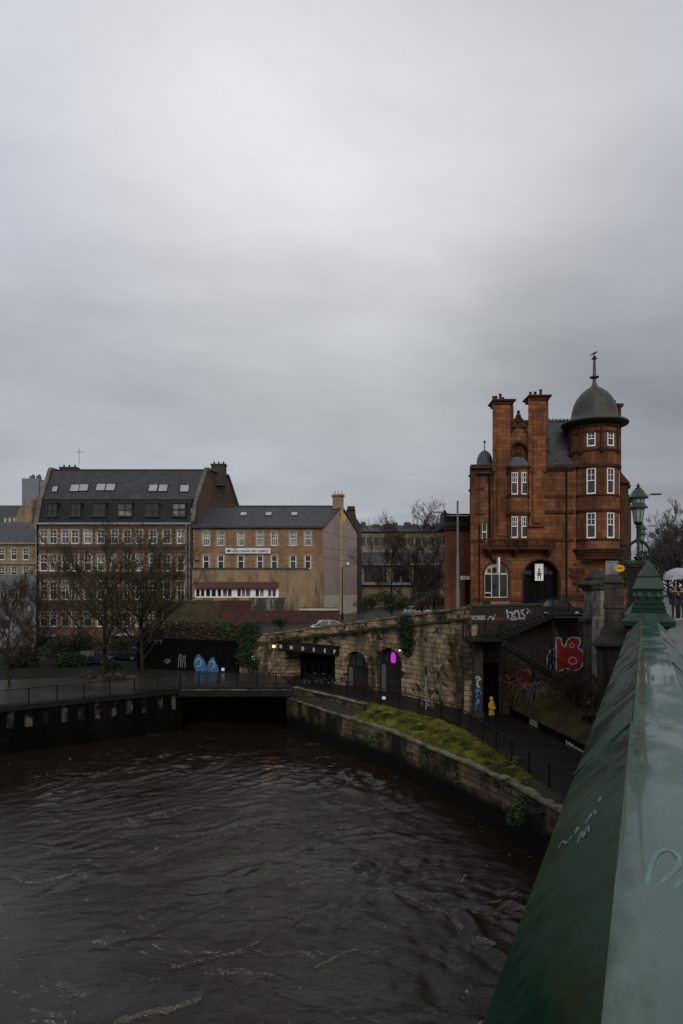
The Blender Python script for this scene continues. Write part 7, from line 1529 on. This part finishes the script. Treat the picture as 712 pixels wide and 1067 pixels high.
# arching brambles and shrubs on the bank
def bramble(P,label,seed,n=40,L=1.6,mat=None):
    r=random.Random(seed); P=Vector(P); o=thing('bramble',P,label,'shrub'); m=MB()
    for k in range(n):
        a=r.uniform(0,6.28); d=Vector((math.cos(a),math.sin(a),0)); l=L*r.uniform(.5,1.1); q=P+Vector((r.gauss(0,.25),r.gauss(0,.25),0)); m.tube([q,q+d*l*.25+Vector((0,0,l*.7)),q+d*l*.6+Vector((0,0,l*.85)),q+d*l+Vector((0,0,l*.5)),q+d*l*1.2+Vector((0,0,l*.2))],[.018,.016,.013,.010,.006],4,cap=False)
        for j in range(3):
            b_=q+d*l*r.uniform(.2,.8)+Vector((0,0,l*.75)); m.tube([b_,b_+Vector((r.gauss(0,.3),r.gauss(0,.3),r.uniform(-.2,.3)))],[.008,.004],3,cap=False)
    m.build('stems',mat or M_twig,o); return o
M_pale_twig=plain('pale_bramble_stem',(.16,.125,.105),.7,(.09,.065,.055),3,.1)
for i,(x,y,z,rx_,rz_) in enumerate(((14.6,44.2,-6.9,.8,.35),(15.2,40.5,-6.8,1.0,.7),(15.6,37.4,-7.4,.9,.8),(13.6,42.6,-7.6,.7,.35),(14.6,39.0,-7.4,.9,.5))):
    bush('bracken_bush','withered brown undergrowth %s'%('below the red tag','on the bank before the corner pier','closest to the green parapet','beside the pale arching bramble','mid bank behind the low black wall')[i],[((x,y,z),(rx_,rx_,rz_))],900,.11,M_dead if i%2 else M_brk,60+i,group='undergrowth clumps on the bank')
bramble((13.0,44.8,-7.6),'pale arching bramble below the iron stair',3,30,1.7,M_pale_twig)
bramble((14.3,41.5,-7.3),'dense brown bramble on the bank beside the low black wall',4,60,1.9)
for i,(x,y,z,h,l) in enumerate(((15.9,39.6,-6.9,3.2,'taller bare thicket tree on the bank beside the stepped pier'),(15.6,36.4,-7.6,3.4,'bare thicket tree on the bank nearest the green parapet'),(14.0,42.0,-7.5,2.2,'small bare thicket tree on the bank below the red tag'))):
    bare_tree((x,y,z),h,70+i,l,.9,.06,twigmat=M_twig,group='bare thicket trees on the bank',n_main=12,levels=5,thick=.008,start=.03)
# grass blades on the bank: nobody could count them
r=random.Random(2); m=MB()
for k in range(26000):
    i=r.randrange(len(bank_rows[0])-1); j=r.randrange(len(bank_rows)-1); a,b_=r.random(),r.random(); p=bank_rows[j][i].lerp(bank_rows[j][i+1],a).lerp(bank_rows[j+1][i].lerp(bank_rows[j+1][i+1],a),b_)
    if p.y<33 or p.y>48.5 or math.sin(p.x*2.3+p.y*1.1)*math.sin(p.y*1.9-p.x)>.35: continue
    h=r.uniform(.04,.17)*(1.9 if math.sin(p.x*3.1+p.y*2.3)>.5 else 1); q=r.uniform(0,6.28); d=Vector((math.cos(q)*.012,math.sin(q)*.012,0)); t=Vector((r.gauss(0,.05),r.gauss(0,.05),h)); m.add([p-d,p+d,p+t],[(0,1,2)])
for k in range(1800):
    i=r.randrange(13); j=r.randrange(5); a,b_=r.random(),r.random(); p=rows[j][i].lerp(rows[j][i+1],a).lerp(rows[j+1][i].lerp(rows[j+1][i+1],a),b_); q=r.uniform(0,6.28); d=Vector((math.cos(q)*.014,math.sin(q)*.014,0)); m.add([p-d,p+d,p+Vector((r.gauss(0,.07),r.gauss(0,.07),r.uniform(.06,.24)))],[(0,1,2)])
g_=m.build('grass',plain('moss_green_grass',(.105,.100,.007),.8,(.034,.050,.006),2.2,0,stain=(.030,.024,.008),stain_s=1.0)); g_['label']='short mossy green and brown grass on the river bank'; g_['category']='grass'; stuff(g_)
lt_=thing('litter',gpt(461.5,757,-9.05),'crumpled white paper litter on the mossy bank','litter'); c=gpt(461.5,757,-9.0); m=MB(); rr=random.Random(1); m.lathe([(.0,.0),(.22,.02),(.26,.08),(.12,.13),(0,.12)],(0,0,0),9); m.v=[tuple(c+Vector((x*1.5*(1+rr.uniform(-.3,.3)),y*(1+rr.uniform(-.3,.3)),z*(1+rr.uniform(-.4,.4))))) for x,y,z in m.v]; m.build('paper',M_white,lt_)
# overhead wires across the gable
wr_=thing('overhead_wires',(0,96,2),'thin dark service wires sagging across the mauve gable','cable'); m=MB()
for (u0,v0,u1,v1) in ((337,553,374,562),(337,570,374,573),(337,580,374,585)):
    a=at(u0-2,v0,98.5); b_=at(u1+4,v1,98.5); m.tube([a,a.lerp(b_,.35)+Vector((0,0,-.22)),a.lerp(b_,.7)+Vector((0,0,-.2)),b_],.022,4)
m.build('wire',M_iron,wr_)

SKY_STOPS=[(0.0,(.44,.45,.465)),(.15,(.415,.43,.445)),(.27,(.43,.445,.455)),(.40,(.60,.61,.63)),(.60,(.665,.672,.705)),(.8,(.56,.565,.60)),(1,(.50,.505,.54))]
rp=random.Random(17)
for o in list(COL.objects):
    if o.name.startswith('pane') and o.parent and o.parent.name.startswith('window'): o.rotation_euler=(rp.uniform(-.02,.02),0,rp.uniform(-.03,.03))
# ================================================================== SKY, SUN, CAMERA
W=bpy.data.worlds.new('World'); SC.world=W; W.use_nodes=True; T=W.node_tree; T.nodes.clear()
out=T.nodes.new('ShaderNodeOutputWorld'); bg=T.nodes.new('ShaderNodeBackground'); T.links.new(bg.outputs[0],out.inputs[0])
SUN_EL, SUN_AZ = R(33), R(172)      # azimuth clockwise from +Y: behind the camera
sky=T.nodes.new('ShaderNodeTexSky'); sky.sky_type='NISHITA'; sky.sun_disc=False; sky.sun_elevation=SUN_EL; sky.sun_rotation=SUN_AZ; sky.air_density=2; sky.dust_density=6
tc=T.nodes.new('ShaderNodeTexCoord'); sp=T.nodes.new('ShaderNodeSeparateXYZ'); T.links.new(tc.outputs['Generated'],sp.inputs[0])
# a cloud layer seen in perspective: direction divided by height
zc=math_n(T,'ADD',math_n(T,'MAXIMUM',sp.outputs[2],0.0),.16); cx=math_n(T,'DIVIDE',sp.outputs[0],zc); cy=math_n(T,'DIVIDE',sp.outputs[1],zc); cb=T.nodes.new('ShaderNodeCombineXYZ'); T.links.new(cx,cb.inputs[0]); T.links.new(cy,cb.inputs[1])
mpn=T.nodes.new('ShaderNodeMapping'); mpn.inputs['Location'].default_value=(3.1,1.7,.4); mpn.inputs['Rotation'].default_value=(0,0,R(18)); mpn.inputs['Scale'].default_value=(.55,.75,1); T.links.new(cb.outputs[0],mpn.inputs[0])
c1=noise(T,.8,mpn.outputs[0],7,.52,.5); c2=noise(T,2.4,mpn.outputs[0],6,.55,.3)
cl=math_n(T,'ADD',math_n(T,'MULTIPLY',c1,.75),math_n(T,'MULTIPLY',c2,.25))
clc=ramp(T,cl,[(.34,(.74,.745,.76)),(.48,(.98,.98,.99)),(.64,(1.24,1.24,1.23))])
grad=ramp(T,math_n(T,'MAXIMUM',sp.outputs[2],0.0),SKY_STOPS)
dp=T.nodes.new('ShaderNodeVectorMath'); dp.operation='DOT_PRODUCT'; T.links.new(tc.outputs['Generated'],dp.inputs[0]); dp.inputs[1].default_value=Vector((.03,.81,.585)).normalized()
thin=ramp(T,dp.outputs['Value'],[(.76,(.93,.945,1.01)),(.90,(.94,.955,1.02)),(.955,(1.03,1.03,1.035)),(1.0,(1.20,1.195,1.175))])
dd_=T.nodes.new('ShaderNodeVectorMath'); dd_.operation='DOT_PRODUCT'; T.links.new(tc.outputs['Generated'],dd_.inputs[0]); dd_.inputs[1].default_value=Vector((.52,.85,.15)).normalized()
thin=mixc(T,1.0,thin,ramp(T,dd_.outputs['Value'],[(.90,1.0),(1.0,.76)]),'MULTIPLY')      # heavier cloud to the right      # thinner cloud, so a brighter patch high ahead
cc_=mixc(T,1.0,mixc(T,1.0,grad,clc,'MULTIPLY'),thin,'MULTIPLY')
sc_=T.nodes.new('ShaderNodeVectorMath'); sc_.operation='SCALE'; T.links.new(cc_,sc_.inputs[0]); sc_.inputs['Scale'].default_value=10.0
fin=mixc(T,.93,sky.outputs[0],sc_.outputs[0]); T.links.new(fin,bg.inputs[0]); bg.inputs['Strength'].default_value=.1
sl=bpy.data.lights.new('sun','SUN'); sl.energy=1.35; sl.angle=R(40); sl.color=(1,.96,.90); so=bpy.data.objects.new('sun',sl); COL.objects.link(so)
dv=Vector((math.sin(SUN_AZ)*math.cos(SUN_EL),math.cos(SUN_AZ)*math.cos(SUN_EL),math.sin(SUN_EL))); so.rotation_euler=(-dv).to_track_quat('-Z','Y').to_euler(); so.location=(0,0,60)
cam=bpy.data.cameras.new('camera'); cam.sensor_fit='VERTICAL'; cam.sensor_height=36; cam.lens=36*F/1067; cam.shift_y=(HV-533.5)/1067; cam.clip_start=.05; cam.clip_end=6000
co=bpy.data.objects.new('camera',cam); COL.objects.link(co); co.rotation_euler=(R(90),0,0); SC.camera=co
vs=SC.view_settings; vs.view_transform='Standard'; vs.look='None'; vs.exposure=0; vs.gamma=1; vs.use_curve_mapping=False
SC.cycles.max_bounces=6; SC.cycles.use_denoising=True
